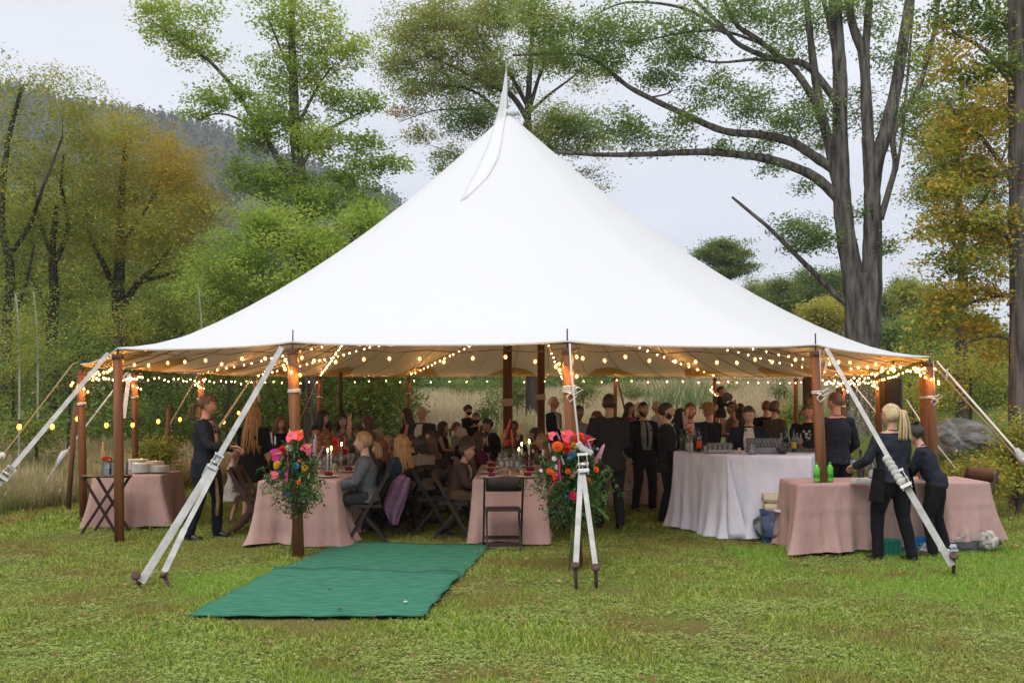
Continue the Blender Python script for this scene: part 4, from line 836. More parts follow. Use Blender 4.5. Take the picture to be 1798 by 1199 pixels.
def string(label, pts, step, group='string lights', sag=.05, every_sag=1, jit=.04, cat='string lights'):
    """a wire through pts with bulbs hung along it"""
    rr = random.Random(len(label)); o = pts[0].copy(); t = thing('string_lights', label, cat, o, 0, group); W3 = []
    for a, b in zip(pts[:-1], pts[1:]):
        n = max(2, int((b - a).length / .3))
        for k in range(n): s = k / n; W3.append(a.lerp(b, s) - Vector((0, 0, sag * math.sin(PI * s))) - o)
    W3.append(pts[-1] - o); MB().tube(W3, .006, 4, cap=False).build('wire', wire_m, t)
    acc = step * .5; L = 0
    for a, b in zip(W3[:-1], W3[1:]):
        d = (b - a).length
        while acc <= L + d:
            p = a.lerp(b, (acc - L) / d); q = p + Vector((0, 0, -rr.uniform(.02, .02 + jit)))
            ob = obj('bulb', BULB, t, q, (rr.uniform(-.3, .3), rr.uniform(-.3, .3), 0)); acc += step * .70 * rr.uniform(.8, 1.2)
        L += d
    return t
def eave(i, dz=-.10, inn=.12):
    p = PER[i % CN]; c, t = closest_axis(p.x, p.y); d = (Vector((c.x, c.y, p.z)) - p).normalized(); return Vector((p.x, p.y, p.z + dz)) + d * inn
names = {0: 'left corner', 1: 'left front', 2: 'front left', 3: 'front right', 4: 'right front', 5: 'right corner'}
def run(i0, i1, dz, inn): return [eave(i, dz, inn) for i in range(i0, i1 + 1, 2)]
# pole order: 0 left .. 1,2,3,4 front .. 5,6,7,8,9 right .. 10-13 back .. 14-17 left side
segs = [(0, 1, 'short row of bulbs under the eave at the left corner', .24), (1, 2, 'row of bulbs under the front eave left of the flower wrapped left pole', .40), (2, 3, 'row of bulbs under the front eave between the two flower wrapped poles', .42), (3, 4, 'row of bulbs under the front eave above the bar', .36), (4, 5, 'row of bulbs under the right front eave', .40)]
for a, b, lab, st in segs: string(lab, run(a * NB, b * NB, -.06, .06), st, sag=.03, jit=.05)
string('double row of bulbs along the right rear eave', run(5 * NB, 8 * NB, -.07, .1), .30, sag=.03)
string('double row of bulbs along the right rear eave, inner one', run(5 * NB, 8 * NB, -.02, .45), .34, sag=.08)
string('row of bulbs along the far right eave over the speakers', run(8 * NB, 10 * NB, -.07, .1), .50, sag=.04)
string('row of bulbs along the back eave of the tent', run(10 * NB, 14 * NB, -.07, .1), .80, sag=.04)
string('row of bulbs along the far left eave', run(14 * NB, 16 * NB, -.07, .1), .46, sag=.05); string('row of bulbs along the left eave behind the plate table', run(16 * NB, 18 * NB, -.07, .1), .36, sag=.05)
def pole_near(i, n=3): p = tops[i]; return p
def diag(label, a, mid, b, step): string(label, [a] + mid + [b], step, sag=.03, jit=.02)
def deep(px1, py1, Y1, px2, py2, Y2): return W(px1, py1, Y1), W(px2, py2, Y2)
for lab, (px1, py1, Y1), (px2, py2, Y2), st in (
    ('bulb string rising from the back left pole to the first centre pole', (718, 655, 28.6), (905, 560, 22.9), .42), ('bulb string falling steeply right of the second centre pole', (962, 596, 23.0), (989, 664, 28.5), .75),
    ('bulb string from the second centre pole to the back right pole', (1085, 590, 25.5), (1255, 655, 27.3), .42), ('bulb string crossing high toward the right side poles', (1190, 585, 20.0), (1479, 655, 22.2), .46), ('second bulb string crossing toward the right side poles', (1260, 590, 17.5), (1543, 650, 19.2), .42),
    ('bulb string crossing the left half of the canopy', (700, 590, 19.0), (449, 655, 24.8), .46), ('second bulb string crossing the left half of the canopy', (600, 592, 18.0), (353, 650, 21.6), .50), ('bulb string hanging under the canopy behind the left flower pole', (562, 655, 27), (600, 600, 21.5), .5)):
    a, b = W(px1, py1, Y1), W(px2, py2, Y2); diag(lab, a, [], b, st)
# clusters of bulbs wound round pole heads
for i, lab in ((2, 'little knot of bulbs at the head of the left flower pole'), (3, 'little knot of bulbs at the head of the right flower pole'), (5, 'bright knot of bulbs at the right corner pole'), (7, 'knot of bulbs at the pole head above the big speaker'), (8, 'knot of bulbs at the pole head beside the oak'), (10, 'knot of bulbs winding down the back right pole'), (0, 'knot of bulbs at the leftmost pole head'), (17, 'knot of bulbs at the pole head behind the plate table'), (16, 'knot of bulbs at the pole head behind the man with the cane')):
    p = tops[i]; pts = [p + Vector((math.cos(k * 1.3) * .13, math.sin(k * 1.3) * .13, -.06 - k * (.05 if i != 10 else .11))) for k in range(6)]
    string(lab, pts, .15, sag=0, jit=.01)
# a lantern string on short stakes outside, left
st_m = mat('stake_wood', (.13, .06, .03), .8)
SP = [(-60, 712, 15), (133, 712, 15.2), (297, 714, 19.5), (420, 720, 23)]
for (px, py, Y), fy, lab in ((SP[1], 900, 'thin brown post carrying the garden lights beside the leftmost pole'), (SP[2], None, 'thin brown post carrying the garden lights behind the stacked plates')):
    a = W(px, py, Y); f = Vector((PX(px - 8 if px < 200 else px - 6, Y), Y, 0)); f.z = gz(f.x, f.y); mb = MB(); mb.tube([f - Vector((0, 0, .1)), a], .04, 8); o = mb.build('light_post', st_m); tag(o, lab, 'post', 'thin posts carrying the garden lights')
gb = MB(); gb.ball((0, 0, -.06), (.034, .034, .045), 8, 6); GB = gb.mesh('bulb', emat('amber_bulb', (1.0, .36, .05), 5.0))
t = thing('string_lights', 'swagged string of bigger amber bulbs hung on posts left of the tent', 'string lights', W(*SP[0]), 0, 'string lights'); o0 = t.location.copy()
pts = [W(*p) - o0 for p in SP]; w3 = []
for a, b in zip(pts[:-1], pts[1:]):
    for k in range(12): s = k / 12; w3.append(a.lerp(b, s) - Vector((0, 0, .22 * math.sin(PI * s))))
MB().tube(w3, .008, 4, cap=False).build('wire', wire_m, t)
for px, py, Y in ((34, 742, 14.8), (92, 742, 15.1), (134, 728, 15.2), (187, 740, 16.5), (233, 740, 17.6), (278, 734, 18.8), (316, 731, 20), (419, 720, 22.8), (393, 736, 22)):
    p = W(px, py, Y) - o0; b = obj('bulb', GB, t, p); mb = MB(); mb.tube([(0, 0, -.025), (0, 0, .05)], .016, 6); mb.build('bulb_socket', sock_m, b)
# ------------------------------------------------------------------ people
from mathutils.bvhtree import BVHTree
TMP = bpy.data.scenes.new('workbench')
def remesh(mb, voxel, smooth=3, noise=0.0, seed=0, ns=9.0):
    """fuse overlapping tapered forms into one continuous skin"""
    me = mb.mesh('tmp', []); o = bpy.data.objects.new('tmp', me); TMP.collection.objects.link(o)
    m = o.modifiers.new('r', 'REMESH'); m.mode = 'VOXEL'; m.voxel_size = voxel; m.use_smooth_shade = True
    s = o.modifiers.new('s', 'SMOOTH'); s.iterations = smooth; s.factor = .5
    
    with bpy.context.temp_override(scene=TMP, view_layer=TMP.view_layers[0]):
        dg = bpy.context.evaluated_depsgraph_get(); dg.update(); out = bpy.data.meshes.new_from_object(o.evaluated_get(dg))
    n = len(out.vertices)
    co = np.empty(n * 3, dtype=np.float32); out.vertices.foreach_get('co', co); co = co.reshape(-1, 3)
    nf = len(out.polygons); ls = np.empty(nf, dtype=np.int32); out.polygons.foreach_get('loop_start', ls); lt = np.empty(nf, dtype=np.int32); out.polygons.foreach_get('loop_total', lt)
    li = np.empty(len(out.loops), dtype=np.int32); out.loops.foreach_get('vertex_index', li)
    if noise:
        nr = np.empty(n * 3, dtype=np.float32); out.vertices.foreach_get('normal', nr); nr = nr.reshape(-1, 3)
        w = np.sin(co[:, 2] * ns * 3.1 + 2.1 * np.sin(co[:, 0] * ns * 1.3 + seed) + seed) * np.sin(co[:, 0] * ns * 1.7 + co[:, 1] * ns + co[:, 2] * ns * 1.1 + seed * 2)
        co = co + nr * (w * noise)[:, None]
    bpy.data.objects.remove(o); bpy.data.meshes.remove(me)
    faces = [tuple(li[a:a + b]) for a, b in zip(ls, lt)]; bpy.data.meshes.remove(out)
    return co.tolist(), faces
def V3(*a): return Vector(a)
def ik(S, T, a, b, pole):
    S, T = Vector(S), Vector(T); d = T - S; L = min(d.length, (a + b) * .995); dn = d.normalized(); T = S + dn * L
    x = (a * a - b * b + L * L) / (2 * L); h = math.sqrt(max(0, a * a - x * x)); p = Vector(pole); p = p - dn * p.dot(dn)
    p = p.normalized() if p.length > 1e-5 else dn.orthogonal().normalized(); return S + dn * x + p * h, T
def skinmat(tone):
    c = {'fair': (.56, .33, .24), 'tan': (.42, .24, .16), 'brown': (.22, .115, .07), 'dark': (.10, .05, .03), 'ruddy': (.55, .27, .19)}[tone]
    return mat('skin_' + tone, c, .5, tuple(v * .86 for v in c), 14, .1, 60, spec=.35)
eye_w = mat('eye_white', (.62, .60, .57), .3); eye_d = mat('eye_dark', (.03, .02, .015), .2); lip_m = mat('lips', (.36, .12, .10), .5); teeth_m = mat('teeth', (.7, .68, .62), .3)
shoe_m = mat('shoe_leather', (.02, .017, .016), .4, spec=.5)
def fabric(name, c, c2=None, sc=30): return mat('fabric_' + name, c, .85, c2 or tuple(v * .75 for v in c), sc, .8, 22, spec=.12, bdist=.022)
def hairmat(name, c, c2=None): return mat('hair_' + name, c, .5, c2 or tuple(min(1, v * 2.0) for v in c), 45, .9, 160, spec=.4, stretch=(1, 1, .10), bdist=.006)
HAIR = {'black': ((.012, .010, .009), (.03, .022, .018)), 'dark': ((.030, .017, .011), (.06, .035, .022)), 'brown': ((.07, .038, .02), (.14, .08, .045)), 'auburn': ((.09, .03, .014), (.17, .065, .03)), 'sandy': ((.20, .12, .055), (.38, .25, .13)), 'blond': ((.34, .24, .12), (.62, .48, .28)), 'gold': ((.26, .13, .045), (.46, .27, .11)), 'grey': ((.30, .29, .28), (.5, .49, .48)), 'white': ((.55, .54, .52), (.75, .74, .72)), 'buzz': ((.05, .03, .02), (.09, .06, .04))}
def head_r(d, masc):
    """radius of the head along unit direction d (face looks to -Y); returns the point"""
    x, y, z = d; p = Vector((x * .074, y * .092, z * .112))
    if z < 0:
        k = min(1, -z); p.x *= 1 - (.34 if masc else .42) * k ** 1.5
        if y > 0: p.y *= 1 - .55 * k; p.z *= 1 - .35 * k * min(1, y * 1.5)
        else: p.y *= 1 + .06 * k
    else:
        if y > 0: p.y *= 1.08
    f = max(0.0, -y)
    def g(cx, cz, sx, sz): return math.exp(-((x - cx) / sx) ** 2 - ((z - cz) / sz) ** 2) * (1 if y < 0 else 0)
    o = g(0, -.16, .13, .16) * .020 + g(0, -.26, .15, .09) * .010 + g(0, .08, .10, .16) * .006      # nose
    o += -g(.36, .05, .17, .12) * .010 - g(-.36, .05, .17, .12) * .010                                # sockets
    o += (g(.32, .24, .26, .07) + g(-.32, .24, .26, .07)) * (.005 if masc else .003)                  # brow
    o += g(0, -.50, .26, .07) * .005 + g(0, -.63, .22, .06) * .005 - g(0, -.565, .28, .03) * .004     # lips
    o += g(0, -.86, .28, .14) * (.008 if masc else .004) + (g(.5, -.22, .2, .2) + g(-.5, -.22, .2, .2)) * .004
    return p + Vector((x * .2, y, 0)).normalized() * o if o else p
def add_head(mb, M, masc, smile):
    n, k = 30, 26; V = []; F = []
    for i in range(k + 1):
        th = PI * i / k
        for j in range(n):
            a = 2 * PI * j / n; V.append(M @ head_r((math.sin(th) * math.sin(a), -math.sin(th) * math.cos(a), math.cos(th)), masc))
    mi = []
    for i in range(k):
        for j in range(n): F.append((i * n + j, (i + 1) * n + j, (i + 1) * n + (j + 1) % n, i * n + (j + 1) % n))
    mb.add(V, F, 0)
    for sx in (-1, 1):
        mb.ball(M @ V3(sx * .029, -.0775, .006), .0115, 8, 6, 1); mb.ball(M @ V3(sx * .029, -.0868, .006), .0055, 6, 5, 2)
        E = M.to_3x3() @ Matrix.Rotation(sx * .35, 3, 'Z'); mb.ball(M @ V3(sx * .073, .006, -.006), (.010, .018, .031), 8, 6, 0, E)
        mb.tube([M @ V3(sx * .012, -.0935, .028), M @ V3(sx * .030, -.092, .033), M @ V3(sx * .047, -.079, .027)], [.0025, .0035, .002], 5, 4)
    w = .026 if smile else .020
    mb.tube([M @ V3(-w, -.083, -.055 if smile else -.060), M @ V3(-w * .5, -.0945, -.062), M @ V3(0, -.0975, -.063), M @ V3(w * .5, -.0945, -.062), M @ V3(w, -.083, -.055 if smile else -.060)], [.002, .0052, .006, .0052, .002], 6, 3)
    if smile: mb.tube([M @ V3(-w * .7, -.0935, -.0585), M @ V3(0, -.1005, -.062), M @ V3(w * .7, -.0935, -.0585)], [.0015, .003, .0015], 5, 5)
def add_hand(mb, wr, d, n, s, side, curl=.5, mi=0):
    """palm + five fingers; d along the forearm, n out of the back of the hand"""
    d = d.normalized(); n = (n - d * n.dot(d)).normalized(); x = d.cross(n) * side
    rot = Matrix((x, n, d)).transposed(); c = wr + d * .045 * s
    mb.ball(c, (.040 * s, .016 * s, .054 * s), 10, 6, mi, rot)
    for i, (ox, L) in enumerate(((-.030, .062), (-.010, .074), (.010, .080), (.030, .070))):
        b = wr + d * .080 * s + x * ox * s; c1 = curl * .9; d1 = (d * math.cos(c1) - n * math.sin(c1)); d2 = (d * math.cos(c1 * 2.1) - n * math.sin(c1 * 2.1))
        mb.tube([b - d * .02 * s, b, b + d1 * L * .5 * s, b + d1 * L * .5 * s + d2 * L * .5 * s], [.0095 * s, .0095 * s, .0085 * s, .0065 * s], 6, mi)
    b = wr + d * .02 * s + x * .030 * s; t1 = (x * .65 + d * .75 - n * .25).normalized(); t2 = (x * .1 + d * .9 - n * (.3 + curl * .5)).normalized()
    mb.tube([b, b + t1 * .04 * s, b + t1 * .04 * s + t2 * .035 * s], [.013 * s, .011 * s, .008 * s], 6, mi)
PROPS = {}
def person(label, px, ytop, Y, face=0, hair='short', hc='dark', skin='fair', outfit='suit', c=(.02, .02, .025), c2=(.45, .45, .44), c3=(.015, .015, .018), arms=('down', 'down'), seated=False, lean=0.0, side_lean=0.0, head_yaw=0.0, head_pitch=0.0, masc=True, build=1.0, smile=False, tie=None, glasses=False, mask=False, beard=False, hat=None, skirt=.45, sleeves=True, stance=0.0, H=None, feet_py=None, seat_z=.46, pattern=None, detail=1.0, group='wedding guests under the tent', height_scale=None, dz=0.0):
    """build one figure at photo pixel px, head top at ytop, distance Y; face: 0 looks to the camera, 90 to image right, 180 away"""
    ztop = ZT(ytop, Y) - dz; hairtop = .012 if hair in ('short', 'bald', 'buzz') else .02
    x0 = PX(px, Y); g = gz(x0, Y); root = thing('person', label, 'person', (x0, Y, g + dz), R(face), group)
    rz = Matrix.Rotation(R(face), 3, 'Z')
    if seated:
        s = (ztop - g - hairtop - .535) / (.80 * math.cos(lean * .6)); s = max(.72, min(1.12, s)); hip = V3(0, 0, .535)
    else:
        s = (ztop - g - hairtop) / (1.75 - .55 * (1 - math.cos(lean))); hip = V3(0, 0, .93 * s)
        s = max(.5, s); hip = V3(0, 0, .93 * s)
    bw = build * s
    Ls = Matrix.Rotation(lean, 3, 'X') @ Matrix.Rotation(side_lean, 3, 'Y')
    def T(v): return hip + Ls @ (Vector(v) * s)
    belly = T((0, -.01, .14)); chest = T((0, 0, .36)); neckb = T((0, .012, .53)); shz = .445
    Lneck = Matrix.Rotation(lean * .5 + head_pitch, 3, 'X'); headc = neckb + Ls @ V3(0, 0, .045 * s) + (Ls @ Lneck if False else Matrix.Rotation(lean * .55 + head_pitch * .5, 3, 'X')) @ V3(0, -.012, .110) * s
    if seated or lean > .3:
        pass
    HM = Matrix.Translation(headc) @ (Matrix.Rotation(R(head_yaw), 3, 'Z') @ Matrix.Rotation(head_pitch, 3, 'X')).to_4x4() @ Matrix.Scale(s ** .6 * 1.07, 4)
    sw = .185 if masc else .16
    SH = {k: T((k * sw * build, .005, shz)) for k in (-1, 1)}
    preset = {'down': (.07, -.03, -.53), 'back': (.05, .05, -.52), 'fwd': (-.03, -.36, -.26), 'low': (-.05, -.25, -.42), 'belly': (-.16, -.22, -.32), 'mouth': (-.10, -.24, -.02), 'chin': (-.13, -.20, .02), 'table': (-.04, -.36, -.30), 'table2': (-.12, -.34, -.28), 'lap': (-.08, -.28, -.40), 'drink': (-.04, -.26, -.16), 'bar': (-.02, -.33, -.34), 'pocket': (.05, -.06, -.46), 'hold': (-.16, -.26, -.18), 'reach': (.0, -.46, -.20), 'side': (.22, -.10, -.40), 'head': (-.06, -.10, .16), 'cross': (-.22, -.20, -.24), 'wide': (.10, -.30, -.34), 'serve': (-.04, -.30, -.46)}
    wr = {}; el = {}
    for k, a in zip((-1, 1), arms):
        a = preset[a] if isinstance(a, str) else a; tgt = SH[k] + V3(a[0] * k, a[1], a[2]) * s
        pole = V3(k * .5, .6, -.7) if a[2] < -.05 else V3(k * .9, .1, -.6)
        el[k], wr[k] = ik(SH[k], tgt, .285 * s, .255 * s, pole)
    HP = {k: hip + V3(k * .092 * bw, 0, -.01) for k in (-1, 1)}; kn = {}; an = {}
    for k in (-1, 1):
        if seated: kn[k] = hip + V3(k * .13, -.43 * s, .0); kn[k].z = .50; an[k] = V3(k * .12, -.43 * s - .02 + (.06 if k > 0 else -.03), .085)
        else:
            st = stance * k; tgt = V3(k * (.10 + abs(stance) * .3), -st * .55 + .015, .085 * s); kn[k], an[k] = ik(HP[k], tgt, .42 * s, .43 * s, V3(0, -1, 0))
    vx = (.019 if detail < 1 else .016) * max(.7, s)
    # --- bare body, one skin
    mb = MB()
    mb.tube([hip + V3(0, 0, -.06 * s), hip + V3(0, 0, .03 * s), belly, chest, T((0, .005, .43)), neckb], [(.155 * bw, .10 * bw), (.15 * bw, .10 * bw), (.130 * bw, .095 * bw), (.152 * bw, .105 * bw), (.12 * bw, .08 * bw), (.058 * s, .056 * s)], 14, up=(0, -1, 0))
    mb.tube([T((0, .012, .47)), neckb, headc + V3(0, .012, -.035) * s], [.060 * s, .054 * s, .052 * s], 10)
    for k in (-1, 1):
        mb.tube([T((k * .05, .005, .49)), SH[k], SH[k].lerp(el[k], .5), el[k], el[k].lerp(wr[k], .4), wr[k]], [.040 * s, .056 * s, .046 * s, .037 * s, .037 * s, .024 * s], 10)
        mb.tube([HP[k], HP[k].lerp(kn[k], .4), kn[k], kn[k].lerp(an[k], .35), an[k]], [.088 * bw, .078 * bw, .056 * s, .055 * s, .036 * s], 10)
        mb.tube([an[k] + V3(0, .03, -.02) * s, an[k] + V3(0, -.06, -.045) * s, an[k] + V3(0, -.14, -.06) * s], [.036 * s, .038 * s, .028 * s], 8)
    bv, bf = remesh(mb, vx, 3); bd = MB(); bd.add(bv, bf, 0); add_head(bd, HM, masc, smile)
    for k in (-1, 1):
        d = (wr[k] - el[k]); nn = V3(-k * .3, .2, 1) if arms[0 if k < 0 else 1] not in ('down', 'back', 'pocket') else V3(k * 1.0, 0, 0)
        add_hand(bd, wr[k] - d.normalized() * .01, d, nn, s, k, .55)
    hcol = hairmat(hc, *HAIR[hc]); bd.build('body', [skinmat(skin), eye_w, eye_d, lip_m, hcol, teeth_m], root)
    fn = lambda nm, col, p=None: fabric(nm + '_%d_%d_%d' % tuple(int(q * 255) for q in col), col, p)
    def sleeve(mb, k, r, end=1.0, cuff=1.0):
        w = el[k].lerp(wr[k], end); mb.tube([T((k * .055, .006, .475)), SH[k] + V3(0, 0, .002), SH[k].lerp(el[k], .5), el[k], el[k].lerp(w, .5), w], [(.036 + r) * s, (.056 + r) * s, (.051 + r) * s, (.044 + r) * s, (.042 + r) * s, (.034 + r) * s * cuff], 12)
    # --- trousers
    def trousers(col, r=.014):
        mb = MB(); mb.tube([hip + V3(0, 0, -.05 * s), hip + V3(0, 0, .07 * s)], [(.158 * bw + r, .108 * bw + r), (.146 * bw + r, .10 * bw + r)], 14, up=(0, -1, 0))
        for k in (-1, 1): mb.tube([HP[k] + V3(0, 0, .01), HP[k].lerp(kn[k], .4), kn[k], kn[k].lerp(an[k], .4), an[k] + V3(0, .005, -.035 * s)], [.098 * bw + r * .5, .084 * bw + r, .062 * s + r, .056 * s + r, .046 * s + r], 12)
        v, f = remesh(mb, vx, 3, .004, face, 7); m2 = MB(); m2.add(v, f); m2.build('trousers', fn('trouser', col), root)
    def shoes(m=shoe_m):
        for k in (-1, 1):
            mb = MB(); a = an[k]; mb.tube([a + V3(0, .045, -.045) * s, a + V3(0, .0, -.030) * s, a + V3(0, -.09, -.050) * s, a + V3(0, -.165, -.062) * s], [(.036 * s, .034 * s), (.040 * s, .045 * s), (.043 * s, .030 * s), (.030 * s, .018 * s)], 10, up=(0, 0, 1))
            mb.box(a + V3(0, -.06, -.080) * s, (.085 * s, .25 * s, .012 * s)); mb.build('shoe', m, root)
    upper_r = .018
    if outfit in ('suit', 'top', 'tee', 'hoodie', 'apron'):
        trousers(c3); shoes()
        r = .026 if outfit == 'suit' else (.016 if outfit in ('top', 'tee', 'apron') else .032); hem = -.19 if outfit == 'suit' else -.05
        if seated: hem = -.06
        mb = MB(); hemc = hip + Matrix.Rotation(lean * .5, 3, 'X') @ V3(0, 0, hem * s)
        mb.tube([hemc, hip + V3(0, 0, -.01 * s), hip + V3(0, 0, .07 * s), belly, chest, T((0, 0, .44)), T((0, .010, .515))], [(.180 * bw + r, .128 * bw + r), (.160 * bw + r, .112 * bw + r), (.140 * bw + r, .103 * bw + r), (.138 * bw + r, .10 * bw + r), (.160 * bw + r, .112 * bw + r), (.115 * bw + r, .085 * bw + r), (.066 * s + r * .3, .060 * s + r * .3)], 16, up=(0, -1, 0))
        for k in (-1, 1): sleeve(mb, k, r * .7, .28 if outfit == 'tee' and False else (.02 if outfit == 'tee' else (.55 if pattern == 'rolled' else .96)), 1.0)
        v, f = remesh(mb, vx, 3, .006 if outfit == 'suit' else .005, face * .7 + px, 8); BV = BVHTree.FromPolygons([Vector(q) for q in v], f); m2 = MB(); m2.add(v, f); nm = {'suit': 'jacket', 'top': 'shirt', 'tee': 'shirt', 'hoodie': 'sweater', 'apron': 'shirt'}[outfit]
        m2.build(nm, fn(nm, c), root)
        def front(u, zz, w=0.0, out=.0):   # a point on the chest front; zz along the torso 0..0.52
            if zz < .14: ctr = hip.lerp(belly, max(0, zz) / .14); dpt = .103 + .0 * zz
            elif zz < .36: ctr = belly.lerp(chest, (zz - .14) / .22); dpt = .100 + .012 * (zz - .14) / .22
            else: ctr = chest.lerp(T((0, .008, .515)), (zz - .36) / .155); dpt = .112 - .050 * (zz - .36) / .155
            wd = .155 if zz < .4 else .155 - .07 * (zz - .4) / .12; a = u / wd
            dirn = Ls @ V3(0, 1, 0); far = ctr + Ls @ V3(u * bw, -.6, 0); loc, nr, ix, di = BV.ray_cast(far, dirn)
            if loc is None: loc = ctr + Ls @ V3(u * bw, -(dpt * bw + r) * math.sqrt(max(0, 1 - a * a * .8)), 0)
            return loc - dirn * (out + .002)
        if outfit == 'suit':
            cm = fn('shirtfront', c2); Vs = []; n = 9
            for i in range(n):
                z = .50 - (.50 - (.06 if tie != 'low' else .0)) * i / (n - 1); hw = (.028 if tie and tie != 'low' else 0) + .044 + .032 * math.sin(min(1, i / 4) * PI / 2) * (1 - (i / (n - 1)) ** 2) + .004
                for u in (-hw, -hw * .4, hw * .4, hw): Vs.append(front(u, z, 0, .003))
            Fs = [(i * 4 + j, i * 4 + j + 1, i * 4 + j + 5, i * 4 + j + 4) for i in range(n - 1) for j in range(3)]
            m3 = MB(); m3.add(Vs, Fs); m3.build('shirt_front', cm, root)
            for k in (-1, 1):
                m3 = MB(); Q = []
                for i in range(n):
                    z = .50 - (.44) * i / (n - 1); hw = (.028 if tie and tie != 'low' else 0) + .044 + .032 * math.sin(min(1, i / 4) * PI / 2) * (1 - (i / (n - 1)) ** 2) + .004; lw = .038 * math.sin(PI * (.15 + .75 * (1 - i / (n - 1)))) + .004
                    Q += [front(k * hw, z, 0, .008), front(k * (hw + lw), z - .01, 0, .007)]
                m3.add(Q, [(2 * i, 2 * i + 1, 2 * i + 3, 2 * i + 2) for i in range(n - 1)]); m3.build('lapel', fn('lapel', tuple(q * .8 for q in c)), root)
                m3 = MB(); nb = T((0, .012, .53)); m3.tube([nb + Ls @ V3(k * .005, .055, .0) * s, nb + Ls @ V3(k * .056, .01, -.006) * s, nb + Ls @ V3(k * .020, -.062, -.035) * s], [.012, .014, .010], 6); m3.build('collar', cm, root)
            if tie and tie != 'low':
                m3 = MB(); Q = []
                for i in range(7):
                    z = .485 - .40 * i / 6; hw = .010 + .012 * i / 6 if i < 6 else .004; Q += [front(-hw, z, 0, .011), front(hw, z, 0, .011)]
                m3.add(Q, [(2 * i, 2 * i + 1, 2 * i + 3, 2 * i + 2) for i in range(6)]); m3.ball(front(0, .495, 0, .008), (.016, .012, .016)); m3.build('tie', fn('tie', tie), root)
            for k in (-1, 1):
                d = (wr[k] - el[k]).normalized(); m3 = MB(); m3.tube([wr[k] - d * .035, wr[k] + d * .004], [.036 * s, .035 * s], 10); m3.build('cuff', cm, root)
        elif outfit != 'hoodie':
            m3 = MB(); nb = T((0, .010, .525)); m3.tube([nb + Ls @ V3(math.sin(a) * .058, .058 * math.cos(a) * .9, -.03 * max(0, -math.cos(a))) * s for a in [q * PI / 5 for q in range(11)]], .010, 6); m3.build('collar', fn('collar', c), root)
        if pattern == 'flower print':
            fm = mat('white_print', (.6, .6, .58), .8); m3 = MB(); rr = random.Random(3)
            for q in range(9):
                cx, cz = rr.uniform(-.05, .07), rr.uniform(.26, .40)
                for w_ in range(5): a = w_ * 1.257 + q; p = front(cx + .012 * math.cos(a), cz + .012 * math.sin(a), 0, .010); m3.ball(p, (.008, .003, .008), 6, 4)
                m3.tube([front(cx, cz, 0, .01), front(cx * .4 + .01, cz - .07, 0, .01)], .002, 4)
            m3.build('flower_print', fm, root)
    if outfit == 'dress':
        shoes()
        mb = MB(); r = .014; zb = -skirt * 1.0 * s
        if seated:
            mb.tube([hip + V3(0, .02, -.06), hip + V3(0, 0, .07), belly, chest, T((0, 0, .44)), T((0, .008, .50))], [(.17 * bw + r, .14 * bw), (.15 * bw + r, .11 * bw), (.125 * bw + r, .095 * bw + r), (.150 * bw + r, .112 * bw + r), (.13 * bw + r, .08 * bw + r), (.085 * s, .07 * s)], 16, up=(0, -1, 0))
            for k in (-1, 1): mb.tube([HP[k], kn[k], kn[k] + V3(0, -.01, -.2)], [.11 * s, .085 * s, .08 * s], 12)
        else:
            mb.tube([hip + V3(0, 0, zb), hip + V3(0, 0, zb * .5), hip + V3(0, 0, .0), hip + V3(0, 0, .09 * s), belly, chest, T((0, 0, .44)), T((0, .008, .50))], [(.26 * bw, .21 * bw), (.215 * bw, .175 * bw), (.170 * bw + r, .12 * bw + r), (.135 * bw + r, .10 * bw + r), (.122 * bw + r, .095 * bw + r), (.148 * bw + r, .115 * bw + r), (.13 * bw + r, .08 * bw + r), (.085 * s, .07 * s)], 20, up=(0, -1, 0))
        if sleeves:
            for k in (-1, 1): sleeve(mb, k, .014 if sleeves is True else .030, .96 if sleeves is True else .3)
        v, f = remesh(mb, vx, 3, .007, px, 8); m2 = MB(); m2.add(v, f)
        mm = fn('dress', c)
        if pattern: mm = mat('dress_' + pattern + str(px), c, .8, c2, 26 if pattern == 'floral' else 60, .3, 40, detail=1)
        m2.build('dress', mm, root)
    # --- hair
    hb = MB()
    def cap(off, low_back, front_line, side_low, n=26, k=22, thick=1.0, part=False):
        V = []; keep = []
        for i in range(k + 1):
            th = PI * i / k
            for j in range(n):
                a = 2 * PI * j / n; d = (math.sin(th) * math.sin(a), -math.sin(th) * math.cos(a), math.cos(th)); x, y, z = d
                fr = max(0, -y); lim = front_line * fr ** .8 + (side_low if y < .1 else low_back) * (1 - fr ** .8); lim += .07 * math.sin(a * 7 + i) + .06 * math.sin(a * 17 + 2 * i)
                m_ = max(0.0, min(1.0, (z - lim) / .28)); hh = .002 + off * m_ ** .6 * (1 + .18 * math.sin(a * 9 + z * 8)); p = head_r(d, masc); q = p.normalized()
                V.append(HM @ (p + q * hh)); keep.append(z > lim)
        F = [(i * n + j, (i + 1) * n + j, (i + 1) * n + (j + 1) % n, i * n + (j + 1) % n) for i in range(k) for j in range(n) if all((keep[i * n + j], keep[i * n + (j + 1) % n], keep[(i + 1) * n + j], keep[(i + 1) * n + (j + 1) % n]))]
        hb.add(V, F)
